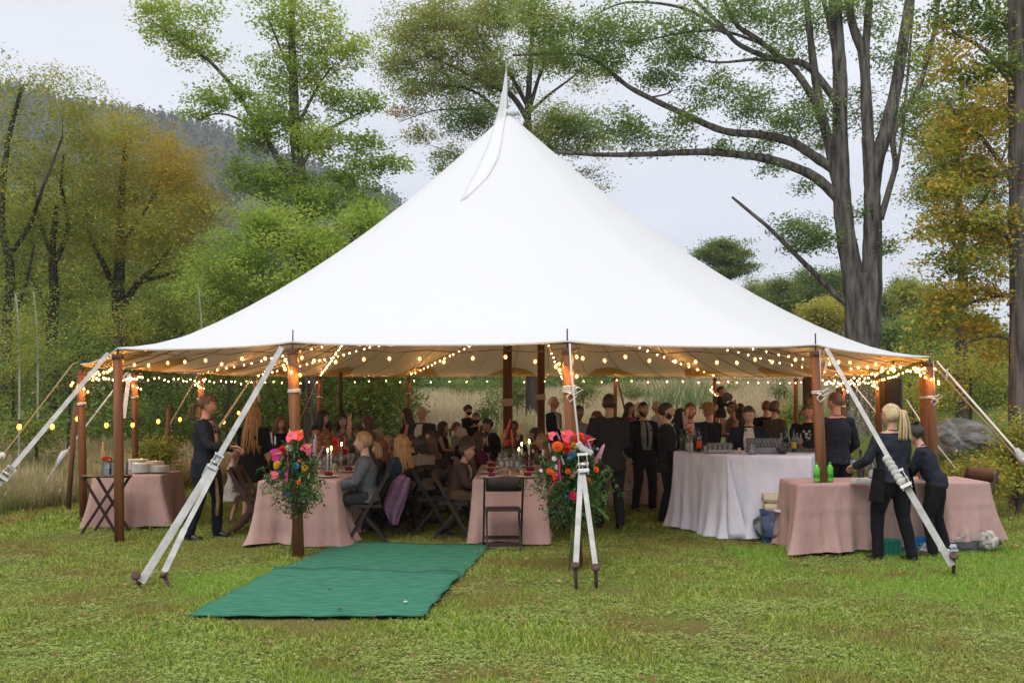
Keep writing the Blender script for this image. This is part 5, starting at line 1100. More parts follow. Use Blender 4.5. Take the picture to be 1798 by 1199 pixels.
    def locks(n, a0, a1, z_end, spread=.09, r=.013, wave=.010, seed=1, top=.35):
        rr = random.Random(seed)
        for i in range(n):
            a = a0 + (a1 - a0) * (i + rr.uniform(-.3, .3)) / max(1, n - 1); t = top + rr.uniform(-.25, .25)
            d = (math.sin(a) * math.cos(t), -math.cos(a) * math.cos(t), math.sin(t)); p0 = HM @ (head_r(d, masc) * 1.07)
            d2 = (math.sin(a), -math.cos(a), -.15); q = head_r(Vector(d2).normalized(), masc) * 1.14; p1 = HM @ q
            end = headc + (HM.to_3x3().normalized() @ V3(math.sin(a) * spread, -math.cos(a) * spread * .9 + .025, 0)) * s * rr.uniform(.9, 1.2); end.z = headc.z - z_end * s * rr.uniform(.85, 1.08)
            back = Ls @ V3(0, .10, 0) * s; bk = max(0, -math.cos(a))
            mid = p1.lerp(end, .5) + back * .5 * bk; end = end + back * .9 * bk
            if lean > .35: end = end + V3(0, -.10, 0) * s
            mid += V3(rr.uniform(-1, 1), rr.uniform(-1, 1), 0) * wave
            P = smooth_line([p0, p1, mid, end + V3(rr.uniform(-1, 1), rr.uniform(-1, 1), 0) * wave], 3); m = len(P)
            hb.tube(P, [r * s * (.9 + .3 * math.sin(PI * q / (m - 1))) * (1 - .75 * (q / (m - 1)) ** 3) for q in range(m)], 6)
    sd = int(px)
    if hair == 'short': cap(.012, -.55, .58, -.04)
    elif hair == 'curly':
        cap(.03, -.5, .45, -.35); rr = random.Random(sd)
        for i in range(70):
            a = rr.uniform(.7, 2 * PI - .7); t = rr.uniform(-.5, 1.3); d = Vector((math.sin(a) * math.cos(t), -math.cos(a) * math.cos(t), math.sin(t))); p = HM @ (head_r(tuple(d.normalized()), masc) * 1.22); hb.ball(p, .024 * s, 6, 5)
    elif hair == 'buzz': cap(.005, -.35, .52, -.15)
    elif hair == 'fringe': cap(.004, -.38, 1.2, -.05)
    elif hair == 'long': cap(.020, -.6, .42, -.3); locks(30, 1.1, 2 * PI - 1.1, .36, .115, seed=sd)
    elif hair == 'longer': cap(.022, -.6, .42, -.3); locks(42, .95, 2 * PI - .95, .56, .135, r=.015, seed=sd)
    elif hair == 'bob': cap(.024, -.6, .40, -.45); locks(26, 1.0, 2 * PI - 1.0, .15, .095, r=.016, seed=sd)
    elif hair == 'wavy': cap(.024, -.6, .44, -.4); locks(34, 1.0, 2 * PI - 1.0, .30, .135, r=.017, wave=.03, seed=sd)
    elif hair in ('ponytail', 'lowtail', 'messytail'):
        cap(.016, -.55, .50, -.25); b = HM @ V3(0, .098, .035 if hair != 'lowtail' else -.03); rr = random.Random(sd); L = .30 if hair == 'messytail' else .17
        for i in range(16 if hair == 'messytail' else 8):
            o = V3(rr.uniform(-1, 1), rr.uniform(-.3, 1), 0) * .035; P = smooth_line([b + V3(0, -.02, 0), b + Ls @ V3(0, .05, .015) * s + o * .6, b + Ls @ V3(0, .065, -L * .5) * s + o * 1.3, b + Ls @ V3(0, .05, -L) * s + o * 1.7], 3)
            hb.tube(P, [.018 * s * (1 - .7 * q / (len(P) - 1)) for q in range(len(P))], 6)
        hb.ball(b + Ls @ V3(0, .012, 0), .018 * s, 8, 6)
    elif hair == 'bun':
        cap(.016, -.5, .50, -.25); hb.ball(HM @ V3(0, .055, .125), (.045 * s, .045 * s, .032 * s), 12, 8)
        hb.tube([HM @ V3(math.cos(a) * .038, .055 + math.sin(a) * .038, .125 + .012 * math.sin(a * 3)) for a in [q * .5 for q in range(14)]], .014 * s, 6)
    elif hair == 'knot': cap(.016, -.5, .50, -.2); hb.ball(HM @ V3(0, .105, .02), (.04 * s, .035 * s, .035 * s), 10, 7)
    if hb.v: hb.build('hair', hcol, root)
    if beard:
        V = []; keep = []; n, k = 26, 20; m3 = MB()
        for i in range(k + 1):
            th = PI * i / k
            for j in range(n):
                a = 2 * PI * j / n; d = (math.sin(th) * math.sin(a), -math.sin(th) * math.cos(a), math.cos(th)); x, y, z = d
                inside = z < -.36 and y < .15 and not (abs(x) < .20 and -.68 < z < -.50); inside = inside or (z < -.12 and abs(x) > .72 and y < .1)
                V.append(HM @ (head_r(d, masc) * 1.035)); keep.append(inside)
        F = [(i * n + j, (i + 1) * n + j, (i + 1) * n + (j + 1) % n, i * n + (j + 1) % n) for i in range(k) for j in range(n) if keep[i * n + j] and keep[(i + 1) * n + (j + 1) % n]]
        m3.add(V, F); m3.build('beard', hcol, root)
    if glasses:
        m3 = MB()
        for k in (-1, 1):
            c0 = HM @ V3(k * .030, -.101, .004); rr_ = HM.to_3x3(); m3.tube([c0 + rr_ @ V3(math.cos(a) * .021, 0, math.sin(a) * .017) for a in [q * PI / 6 for q in range(13)]], .0022, 4); m3.tube([HM @ V3(k * .051, -.098, .006), HM @ V3(k * .076, -.02, .004)], .002, 4)
        m3.tube([HM @ V3(-.009, -.103, .006), HM @ V3(.009, -.103, .006)], .002, 4); m3.build('glasses', mat('spectacle_frame', (.05, .04, .035), .3), root)
    if mask:
        V = []; n, k = 14, 8; m3 = MB()
        for i in range(k + 1):
            z = -.10 - .80 * i / k
            for j in range(n + 1): a = -1.25 + 2.5 * j / n; cz = math.sqrt(max(0, 1 - z * z)); V.append(HM @ (head_r((math.sin(a) * cz, -math.cos(a) * cz, z), masc) * (1.07 + .05 * math.exp(-a * a * 3))))
        m3.add(V, [(i * (n + 1) + j, i * (n + 1) + j + 1, (i + 1) * (n + 1) + j + 1, (i + 1) * (n + 1) + j) for i in range(k) for j in range(n)]); m3.build('face_mask', fabric('mask', (.012, .012, .014)), root)
    if hat == 'straw':
        hm = mat('straw_hat', (.40, .24, .09), .8, (.24, .13, .045), 40, .6, 120); m3 = MB(); Hh = Matrix.Rotation(-.12, 3, 'X'); q = HM @ V3(0, .0, .055)
        m3.lathe(q, [(.155, -.008), (.16, .004), (.098, .012), (.094, .05), (.086, .085), (.05, .10), (0, .098)], 22, M=Hh)
        ob = m3.build('straw_hat', hm, root); m4 = MB()
        for i in range(14): a = i * .45; p = q + V3(math.cos(a) * .10, math.sin(a) * .10, .03); m4.tube([p, p + V3(math.cos(a) * .03, math.sin(a) * .03, .05 + .02 * math.sin(i * 3))], [.006, .002], 4)
        m4.build('dried_sprig', mat('sprig', (.22, .16, .06), .9), ob)
    PROPS[label] = dict(root=root, wr=wr, el=el, headc=headc, HM=HM, s=s, face=face, hip=hip)
    return root
def hand_world(label, k):
    p = PROPS[label]; r = p['root']; return r.location + Matrix.Rotation(r.rotation_euler[2], 3, 'Z') @ p['wr'][k]

BLK, NVY, CHR, BRN = (.011, .011, .013), (.018, .021, .034), (.045, .048, .055), (.055, .038, .028)
WHT = (.60, .58, .54)
# standing on the left
person('man in dark suit with tied back hair leaning on a tall wooden cane', 364, 688, 12.15, 90, 'lowtail', 'brown', 'ruddy', 'suit', (.020, .022, .029), (.30, .18, .17), (.012, .016, .026), ('fwd', (-.02, -.30, -.30)), head_pitch=.22, tie=(.20, .11, .10), stance=.22, build=1.2)
person('woman seen from behind with waist long golden hair and a black jacket', 446, 710, 13.6, 172, 'longer', 'gold', 'fair', 'dress', BLK, c2=BLK, arms=('belly', 'belly'), masc=False, build=1.22, skirt=.30)
person('child in a white tulle dress behind the man with the cane', 413, 786, 13.8, 100, 'short', 'blond', 'fair', 'dress', (.62, .60, .57), arms=('down', 'down'), masc=False, skirt=.42, build=1.25)
person('smiling auburn woman in black standing left of the flower wrapped left pole', 494, 729, 15.5, 15, 'wavy', 'auburn', 'fair', 'dress', BLK, arms=('belly', 'belly'), masc=False, smile=True, head_yaw=10)
person('woman with black hair in an orange flowered blouse turned away', 568, 719, 15, 60, 'wavy', 'black', 'fair', 'dress', (.50, .26, .11), (.20, .08, .05), arms=('fwd', 'fwd'), masc=False, build=1.15, pattern='floral')
person('dark haired woman in striped dress with a hand at her chin', 603, 725, 15.4, 5, 'long', 'black', 'fair', 'dress', (.03, .03, .03), (.4, .38, .36), arms=('chin', 'belly'), masc=False, smile=True, pattern='stripe')
person('bearded man seated beyond the left table', 631, 748, 15.2, -60, 'short', 'dark', 'brown', 'top', (.10, .08, .08), c3=BLK, arms=('table', 'table'), seated=True, beard=True)
person('woman in a beige hoodie bending over the left table', 680, 727, 17.5, -75, 'wavy', 'brown', 'fair', 'hoodie', (.46, .39, .31), c3=BLK, arms=('fwd', 'fwd'), masc=False, lean=.62, head_pitch=.5)
person('dark haired woman in a maroon top standing behind the bald man', 714, 715, 17.6, -70, 'long', 'dark', 'tan', 'dress', (.05, .012, .018), arms=('belly', 'fwd'), masc=False, sleeves=False, skirt=.5)
person('balding old man with glasses in a dark blazer over a white tee', 741, 711, 16.2, -22, 'fringe', 'grey', 'ruddy', 'suit', (.035, .038, .048), WHT, BLK, ('hold', 'down'), tie='low', glasses=True, build=1.12)
# seated along the left table
person('man with blond ponytail in a grey blazer seated nearest at the left table', 648, 757, 11.9, -82, 'lowtail', 'sandy', 'fair', 'suit', (.105, .112, .125), (.3, .3, .32), (.03, .03, .034), ('table', 'table'), seated=True, lean=.10, build=1.05)
person('auburn haired woman seated second along the left table', 668, 772, 12.8, -85, 'long', 'auburn', 'fair', 'top', (.03, .028, .03), c3=BLK, arms=('table', 'table'), seated=True, masc=False)
person('old woman in glasses facing the camera across the left table', 683, 766, 14.6, 0, 'bob', 'sandy', 'fair', 'top', (.30, .16, .13), c3=BLK, arms=('table2', 'table2'), seated=True, masc=False, glasses=True)
person('woman with long blond hair in a denim jacket seated third along the left table', 706, 764, 12.7, -120, 'longer', 'gold', 'fair', 'top', (.035, .05, .085), c3=BLK, arms=('table', 'table'), seated=True, masc=False, build=1.1)
person('young man in profile seated beyond the denim jacket', 722, 765, 14.2, -80, 'short', 'dark', 'tan', 'suit', BLK, WHT, BLK, ('table', 'table'), seated=True)
person('dark haired woman in a fawn cardigan seated with her back turned', 740, 766, 13.3, -150, 'bob', 'black', 'fair', 'hoodie', (.30, .24, .18), c3=(.16, .13, .10), arms=('table', 'table'), seated=True, masc=False, build=1.18)
person('woman in mustard dress half hidden behind the fawn cardigan', 758, 775, 14.5, -140, 'long', 'brown', 'tan', 'dress', (.42, .20, .04), arms=('table', 'table'), seated=True, masc=False)
person('dark haired woman in a sleeveless black dress facing right', 778, 739, 17.0, 75, 'long', 'dark', 'tan', 'dress', BLK, arms=('fwd', 'fwd'), masc=False, sleeves=False)
person('woman with brown ponytail in a grey dress facing right', 802, 740, 17.6, 60, 'lowtail', 'brown', 'tan', 'dress', (.26, .27, .25), arms=('fwd', 'fwd'), masc=False)
person('masked server with tied hair far back in black', 821, 709, 22, 60, 'knot', 'black', 'fair', 'top', BLK, c3=BLK, arms=('fwd', 'low'), mask=True, masc=False, head_pitch=.25, group='catering staff in black')
person('masked server with shaved head standing in the middle aisle', 836, 722, 17.8, 5, 'buzz', 'buzz', 'tan', 'top', BLK, c3=BLK, arms=('belly', 'down'), mask=True, head_pitch=.15, group='catering staff in black')
person('short haired man in brown jacket and flowered shirt seated near the right table', 801, 777, 12.2, 78, 'short', 'dark', 'tan', 'suit', (.060, .036, .028), (.3, .3, .28), (.085, .055, .03), ('table', 'lap'), seated=True, lean=.28, build=1.15)
person('curly haired woman in olive seated behind the man in brown', 821, 768, 13.1, 85, 'curly', 'dark', 'tan', 'hoodie', (.085, .068, .042), c3=BLK, arms=('table', 'table'), seated=True, masc=False)
person('black haired man in black suit bent over the middle table', 876, 733, 16.4, -70, 'short', 'black', 'tan', 'suit', BLK, WHT, BLK, ('table', 'table'), lean=.35, head_pitch=.4)
person('dark haired woman leaning to the candles at the middle table', 860, 745, 17.5, -40, 'bob', 'dark', 'tan', 'dress', (.12, .03, .04), arms=('table', 'table'), masc=False, lean=.3, sleeves=False, head_pitch=.4)
person('man in grey seated just right of the first centre pole', 907, 738, 18, -30, 'short', 'black', 'brown', 'top', (.10, .10, .11), c3=BLK, arms=('table', 'table'), lean=.2)
person('white haired old man in navy suit beside the second centre pole', 972, 693, 18.6, 60, 'fringe', 'white', 'ruddy', 'suit', NVY, (.5, .5, .52), NVY, ('belly', 'down'), tie=(.15, .16, .2), glasses=True)
person('man in pale denim shirt behind the right flower arrangement', 1016, 710, 15.6, 20, 'short', 'black', 'brown', 'top', (.24, .25, .28), c3=BLK, arms=('belly', 'down'))
person('person with curly auburn hair behind the tall suit', 1047, 722, 18, -60, 'curly', 'auburn', 'fair', 'dress', (.12, .05, .05), arms=('down', 'down'), masc=False)
person('tall man in a dark suit with his back to the camera', 1069, 689, 13.1, 184, 'short', 'dark', 'tan', 'suit', (.030, .026, .026), (.4, .4, .4), (.024, .021, .022), ('belly', 'down'), stance=.10, build=1.14)
person('woman in a magenta blouse in the background', 1105, 705, 19.5, 40, 'long', 'dark', 'fair', 'top', (.20, .035, .095), c3=BLK, arms=('belly', 'down'), masc=False)
person('white haired woman just left of the bearded man with a tie', 1121, 706, 21, 120, 'bob', 'white', 'fair', 'top', (.02, .02, .02), c3=BLK, masc=False)
person('grey haired person in a white shirt facing left', 1153, 703, 20, -70, 'short', 'grey', 'fair', 'top', (.55, .56, .60), c3=BLK, masc=False)
person('bearded man in black suit, olive shirt and black tie', 1129, 703, 15.0, 18, 'buzz', 'black', 'tan', 'suit', BLK, (.23, .25, .21), (.012, .012, .014), ('down', 'down'), tie=(.012, .012, .014), beard=True, stance=.08)
person('bearded man in dark suit in profile beside the white bar', 1169, 705, 13.6, 80, 'short', 'dark', 'fair', 'suit', (.022, .022, .026), (.4, .4, .4), (.014, .014, .016), ('low', 'fwd'), beard=True, stance=.1)
person('person with black hair behind the bar corner', 1194, 716, 16.5, 120, 'bob', 'black', 'tan', 'dress', (.3, .3, .3), (.05, .05, .05), arms=('belly', 'down'), masc=False, pattern='stripe')
person('smiling red haired man in navy jacket behind the bar', 1211, 705, 14.3, -5, 'short', 'auburn', 'ruddy', 'suit', NVY, WHT, BLK, ('bar', 'hold'), tie='low', smile=True, build=1.08, beard=True)
person('person in straw hat with dried flowers facing away', 1243, 708, 16, 205, 'bald', 'grey', 'ruddy', 'suit', (.016, .017, .022), WHT, BLK, ('belly', 'belly'), hat='straw', build=1.1)
person('woman in a patterned dress holding a small child', 1284, 703, 17.8, -75, 'knot', 'dark', 'tan', 'dress', (.17, .17, .15), (.06, .065, .06), arms=('hold', 'hold'), masc=False, sleeves=False, pattern='small print')
ch = person('small dark haired child carried by the woman in the patterned dress', 1265, 707, 17.6, 60, 'short', 'dark', 'tan', 'dress', (.03, .03, .03), arms=('fwd', 'fwd'), masc=False, skirt=.25, dz=1.02)
person('black haired woman right of the carried child', 1299, 707, 18.3, 160, 'long', 'black', 'tan', 'dress', (.12, .05, .045), arms=('belly', 'belly'), masc=False, sleeves=False)
person('man in navy blazer and open white shirt looking down at the bar', 1314, 710, 13.3, -14, 'short', 'dark', 'fair', 'suit', (.020, .024, .038), (.62, .60, .54), BLK, ((.02, -.28, -.36), (.16, -.34, -.32)), tie='low', head_pitch=.35, head_yaw=-5, build=1.12)
person('bearded man in an olive tweed jacket facing right', 1360, 702, 16, 120, 'short', 'brown', 'fair', 'suit', (.095, .078, .048), (.5, .5, .48), BLK, ('belly', 'down'), beard=True)
person('balding man in black behind the tweed jacket', 1345, 700, 17.3, 150, 'fringe', 'auburn', 'ruddy', 'suit', BLK, WHT, BLK, ('belly', 'down'))
person('bartender in a black tee with white flowers reaching over the bar', 1417, 706, 14.6, -20, 'short', 'brown', 'ruddy', 'tee', BLK, c3=BLK, arms=((.0, -.30, -.36), (-.25, -.30, -.30)), head_pitch=.35, pattern='flower print', build=1.12, group='catering staff in black')
person('bartender in a black shirt with his back to the camera', 1466, 685, 12.4, 205, 'buzz', 'brown', 'ruddy', 'top', (.018, .020, .030), c3=BLK, arms=((.05, -.20, -.42), (-.02, -.34, -.28)), build=1.18, stance=.08, head_yaw=10, group='catering staff in black')
person('server with messy blond ponytail and black apron seen from behind', 1563, 706, 10.52, 200, 'messytail', 'blond', 'fair', 'top', (.026, .029, .044), c3=(.010, .010, .012), arms=((-.02, -.30, -.36), (.10, -.28, -.33)), masc=False, build=1.20, stance=.16, head_yaw=12, group='catering staff in black')
person('server with a black top knot bending over the rose table', 1640, 741, 10.85, 240, 'bun', 'black', 'fair', 'top', (.022, .025, .038), c3=(.011, .011, .013), arms=('serve', 'serve'), masc=False, build=1.10, lean=.38, head_pitch=.35, stance=.1, pattern='rolled', group='catering staff in black')
person('person seated at the right table holding a hand to the head', 972, 788, 12.7, -75, 'bob', 'brown', 'tan', 'suit', (.10, .085, .07), (.4, .4, .45), BLK, ('head', 'table'), seated=True, masc=False, lean=.15)

person('woman in a green blouse seated behind the beige hoodie', 652, 757, 17.0, -40, 'long', 'brown', 'fair', 'top', (.08, .12, .07), c3=BLK, arms=('table', 'table'), seated=True, masc=False)
person('man in a blue shirt seated under the balding old man', 756, 757, 15.6, -70, 'short', 'dark', 'fair', 'top', (.06, .08, .14), c3=BLK, arms=('table', 'table'), seated=True)
person('grey haired guest seated left of the middle masked server', 812, 752, 16.2, 70, 'short', 'grey', 'fair', 'suit', BLK, WHT, BLK, ('table', 'table'), seated=True)
person('woman in a plum dress seated far along the right table', 843, 758, 14.6, 80, 'long', 'dark', 'tan', 'dress', (.10, .02, .05), arms=('table', 'table'), seated=True, masc=False)
person('fair haired man seated right of the three tapers', 951, 762, 14.6, -85, 'short', 'sandy', 'fair', 'suit', NVY, WHT, BLK, ('table', 'table'), seated=True)
person('dark haired woman seated far along the right table, right side', 940, 752, 16.2, -60, 'bob', 'dark', 'tan', 'top', (.16, .07, .06), c3=BLK, arms=('table', 'table'), seated=True, masc=False)
# jacket hem piece: apron of the blond server
pr = PROPS['server with messy blond ponytail and black apron seen from behind']; mb = MB(); h = pr['hip']; s_ = pr['s']; V = []
for i in range(6):
    for j in range(15):
        a = -2.2 + 4.4 * j / 14; zz = h.z + .10 * s_ - .36 * s_ * i / 5; rr_ = (.205 + .012 * i) * s_; V.append((math.sin(a) * rr_ * 1.08, -math.cos(a) * rr_ * .82 - .0, zz))
mb.add(V, [(i * 15 + j, i * 15 + j + 1, (i + 1) * 15 + j + 1, (i + 1) * 15 + j) for i in range(5) for j in range(14)]); mb.build('apron', fabric('apron', (.010, .010, .012)), pr['root'])
bpy.data.scenes.remove(TMP)
# cane and tray held by the man on the left
cm = mat('cane_wood', (.34, .22, .10), .7, (.24, .14, .06), 20, .5, 60)
hw = hand_world('man in dark suit with tied back hair leaning on a tall wooden cane', -1)
mb = MB(); mb.tube([GP(384, 934), W(381, 900, 12.2), W(383, 880, 12.2), W(379, 840, 12.15), W(381, 800, 12.1), W(378, 762, 12.05)], [.018, .020, .024, .019, .018, .022], 8); tag(mb.build('cane', cm), 'tall knobbly wooden cane held by the man in the dark suit', 'cane')
# ------------------------------------------------------------------ carpet
def carpet():
    m = mat('turf_carpet', (.040, .175, .110), .95, (.075, .25, .165), 26, .9, 300, spec=.08, detail=10, bdist=.012, stretch=(.25, 1, 1))
    def sheet(label, A, B, C_, D, z0, wob):
        n, k = 34, 18; V = []; rr = random.Random(4)
        for j in range(k + 1):
            for i in range(n + 1):
                s, t = i / n, j / k; p = A.lerp(B, s).lerp(D.lerp(C_, s), t)
                z = z0 + .002 * math.sin(s * 9 + t * 5) * math.sin(t * 7 + s * 3)
                if j == k: z += wob * (.5 + .5 * math.sin(s * 17 + 1.5) * math.sin(s * 6.3)); p = p + Vector((0, .03 * math.sin(s * 9.0), 0))
                if j in (0,): p = p + Vector((0, .012 * math.sin(s * 31), 0))
                if i in (0, n): p = p + Vector((.012 * math.sin(t * 23), 0, 0))
                V.append((p.x, p.y, z))
        mb = MB(); mb.add(V, [(j * (n + 1) + i, j * (n + 1) + i + 1, (j + 1) * (n + 1) + i + 1, (j + 1) * (n + 1) + i) for j in range(k) for i in range(n)])
        o = mb.build('carpet', m); md = o.modifiers.new('t', 'SOLIDIFY'); md.thickness = .010; tag(o, label, 'carpet', 'green carpet strips')
    a, b, c, d = CARPET; s1, s2 = GP(483, 1006), GP(809, 1014)
    sheet('near green carpet strip with its rippled far edge lying over the other', a, b, s2, s1, .046, .035)
    sheet('far green carpet strip running in under the tent', s1 - Vector((0, .12, 0)), s2 - Vector((0, .12, 0)), c, d, .030, .0)
    mb = MB(); mb.ball(GP(712, 1056, .06), (.02, .015, .01), 8, 5); tag(mb.build('petal', webbing), 'single white petal on the near carpet', 'petal')
    rr = random.Random(2); lm = mat('carpet_leaf', (.30, .17, .08), .8)
    for px, py, lab in ((573, 1034, 'small tan leaf lying in the middle of the near carpet'), (590, 1069, 'brown crumb of leaf near the front of the carpet')):
        mb = MB(); p = GP(px, py, .06); mb.add([p, p + V3(.03, .012, .01), p + V3(.06, 0, 0), p + V3(.03, -.012, .012)], [(0, 1, 2, 3)]); tag(mb.build('leaf', lm), lab, 'leaf')
carpet()
# ------------------------------------------------------------------ cloths
def weave(name, c, c2): return mat(name, c, .9, c2, 3, .8, 6.5, spec=.1, sheen=.1, bdist=.045, stretch=(1, 1, .45))
rose = weave('linen_rose', (.36, .225, .205), (.43, .28, .255)); white_l = weave('linen_white', (.60, .60, .71), (.66, .66, .75)); cream_l = weave('linen_cream', (.5, .42, .36), (.55, .47, .4))
def cloth(name, label, P, ztop, hem, m, flare=.06, amp=.018, k=9.0, group='tablecloths', seed=0, pool=0.0, fold=True):
    """a cloth over a table; P: footprint corners counter-clockwise; hem: height of the lower edge or one per corner"""
    rr = random.Random(seed); P = [Vector((p[0], p[1])) for p in P]; n = len(P); cx = sum((p for p in P), Vector((0, 0))) / n
    t = []; S = []
    for i in range(n):
        a, b = P[i], P[(i + 1) % n]; L = (b - a).length; q = max(4, int(L / .045))
        for j in range(q):
            s = j / q; e = (b - a).normalized(); nrm = Vector((e.y, -e.x)); c_ = min(s, 1 - s) * L
            if nrm.dot(a - cx) < 0: nrm = -nrm
            hz = (hem[i] * (1 - s) + hem[(i + 1) % n] * s) if hasattr(hem, '__len__') else hem
            cor = math.exp(-(c_ / .09) ** 2); pn = nrm
            if cor > .05:
                v = P[i] if s < .5 else P[(i + 1) % n]; dg = (v - cx).normalized(); pn = (nrm * (1 - cor) + dg * cor).normalized()
            S.append((a.lerp(b, s), pn, cor, hz, L))
    K = 14; V = []; N = len(S); d = 0
    base = Vector((cx.x, cx.y, 0)); acc = 0
    ph = [rr.uniform(0, 6) for _ in range(4)]
    for r in range(K + 1):
        tt = r / K; acc = 0
        for i, (p, nr, cor, hz, L) in enumerate(S):
            acc = i * .045; w = (math.sin(acc * k * 1.5 + ph[0] + .5 * tt + 1.2 * math.sin(acc * 2.3)) * .7 + math.sin(acc * k * .43 + ph[1]) * .9 + abs(math.sin(acc * k * 2.3 + ph[2] + 1.5 * math.sin(acc * 3.1))) ** 3 * .9 - .3) * amp * 2.3
            out = .004 + tt ** .9 * (flare + w * (0.15 + 1.35 * tt) * (1 - cor * .4) + cor * (.10 + .05 * math.sin(i * 1.3)) * tt)
            if r <= 1: out = .0 if r == 0 else .008 + w * .1
            z = ztop - (0 if r == 0 else .010 if r == 1 else 0) - (ztop - hz + .015 * math.sin(acc * 5 + ph[3])) * (max(0, (r - 1) / (K - 1)) if r > 1 else 0)
            if r > 1: z = ztop - .010 - (ztop - .010 - hz - .018 * math.sin(acc * 4 + ph[3])) * (r - 1) / (K - 1)
            if pool and tt > .86: out += pool * (tt - .86) / .14
            V.append((p.x + nr.x * out - base.x, p.y + nr.y * out - base.y, max(z, gz(p.x, p.y) + .02)))
    F = [(r * N + i, (r + 1) * N + i, (r + 1) * N + (i + 1) % N, r * N + (i + 1) % N) for r in range(K) for i in range(N)]
    V.append((0, 0, ztop)); F += [(i, (i + 1) % N, len(V) - 1) for i in range(N)]
    for (r_, i_) in [(r, i) for r in (6, 7) for i in range(N)]:
        x_, y_, z_ = V[r_ * N + i_]; nr_ = S[i_][1]; q_ = .006 if r_ == 6 else -.003; V[r_ * N + i_] = (x_ + nr_.x * q_, y_ + nr_.y * q_, z_)
    mb = MB(); mb.add(V, F); o = mb.build(name, m, None, base); md = o.modifiers.new('soft', 'SUBSURF'); md.levels = 1; md.render_levels = 1
    return tag(o, label, 'tablecloth', group)
T1P = [(-2.93, 11.55), (-2.02, 11.55), (-1.78, 14.2), (-2.65, 14.2)]
cloth('tablecloth', 'rose linen cloth over the long left table behind the flower wrapped left pole', T1P, .755, .03, rose, .05, .025, 7, seed=1, pool=.03)
T2P = [(-.46, 11.72), (.40, 11.72), (.43, 15.3), (-.43, 15.3)]
cloth('tablecloth', 'rose linen cloth over the right dining table behind the empty folding chair', T2P, .755, .02, rose, .03, .02, 7, seed=2)
cloth('tablecloth', 'pale cloth on the small table behind the row of seated guests', [(-2.2, 15.9), (-1.1, 15.9), (-1.0, 17.2), (-2.1, 17.2)], .76, .06, cream_l, .05, .02, 7, seed=3)
cloth('tablecloth', 'rose cloth on the candlelit table left of the first centre pole', [(-.98, 16.0), (-.42, 16.0), (-.38, 18.6), (-.95, 18.6)], .76, .04, rose, .05, .02, 7, seed=4)
cloth('tablecloth', 'rose cloth on the table glimpsed between the suited men', [(1.55, 15.6), (2.75, 15.6), (2.75, 16.5), (1.55, 16.5)], .76, .04, rose, .04, .02, 7, seed=5)
BARP = [(2.10, 13.05), (2.60, 12.15), (3.52, 11.80), (3.80, 12.45), (4.4, 13.4), (3.9, 13.9), (3.15, 13.0), (2.72, 13.45)]
cloth('tablecloth', 'white cloth over the tall bar reaching the grass with a fold at its corner', BARP, 1.02, .03, white_l, .02, .022, 7.5, seed=6, pool=.02)
def fold():   # the loose triangular flap at the bar's front corner
    V = []; n = 12
    for i in range(n + 1):
        t = i / n; z = 1.0 * (1 - t) + .025; w = .01 + .26 * t ** 1.2
        for j in range(7):
            s = j / 6; x = 2.60 + w * s * .93 - .02 * t; y = 12.13 - .045 * t - w * s * .33 - .035 * math.sin(PI * s) * t - .012 * math.sin(s * 9) * t - .03; V.append((x - 2.6, y - 12.1, z))
    mb = MB(); mb.add(V, [(i * 7 + j, i * 7 + j + 1, (i + 1) * 7 + j + 1, (i + 1) * 7 + j) for i in range(n) for j in range(6)])
    o = mb.build('cloth_flap', white_l, None, (2.6, 12.1, 0)); md = o.modifiers.new('t', 'SOLIDIFY'); md.thickness = .004; tag(o, 'loose white fold hanging at the front corner of the tall bar', 'cloth fold')
fold()
RTP = [(3.10, 10.85), (5.32, 11.15), (5.32, 11.98), (3.12, 11.68)]
cloth('tablecloth', 'rose linen cloth over the long service table at the right behind the servers', RTP, .775, [.02, .14, .10, .02], rose, .04, .024, 7, seed=7)
LTP = [(-5.50, 13.15), (-4.62, 13.15), (-4.60, 13.95), (-5.50, 13.95)]
cloth('tablecloth', 'rose linen cloth over the plate table at the left', LTP, .70, .03, rose, .07, .026, 8, seed=8)
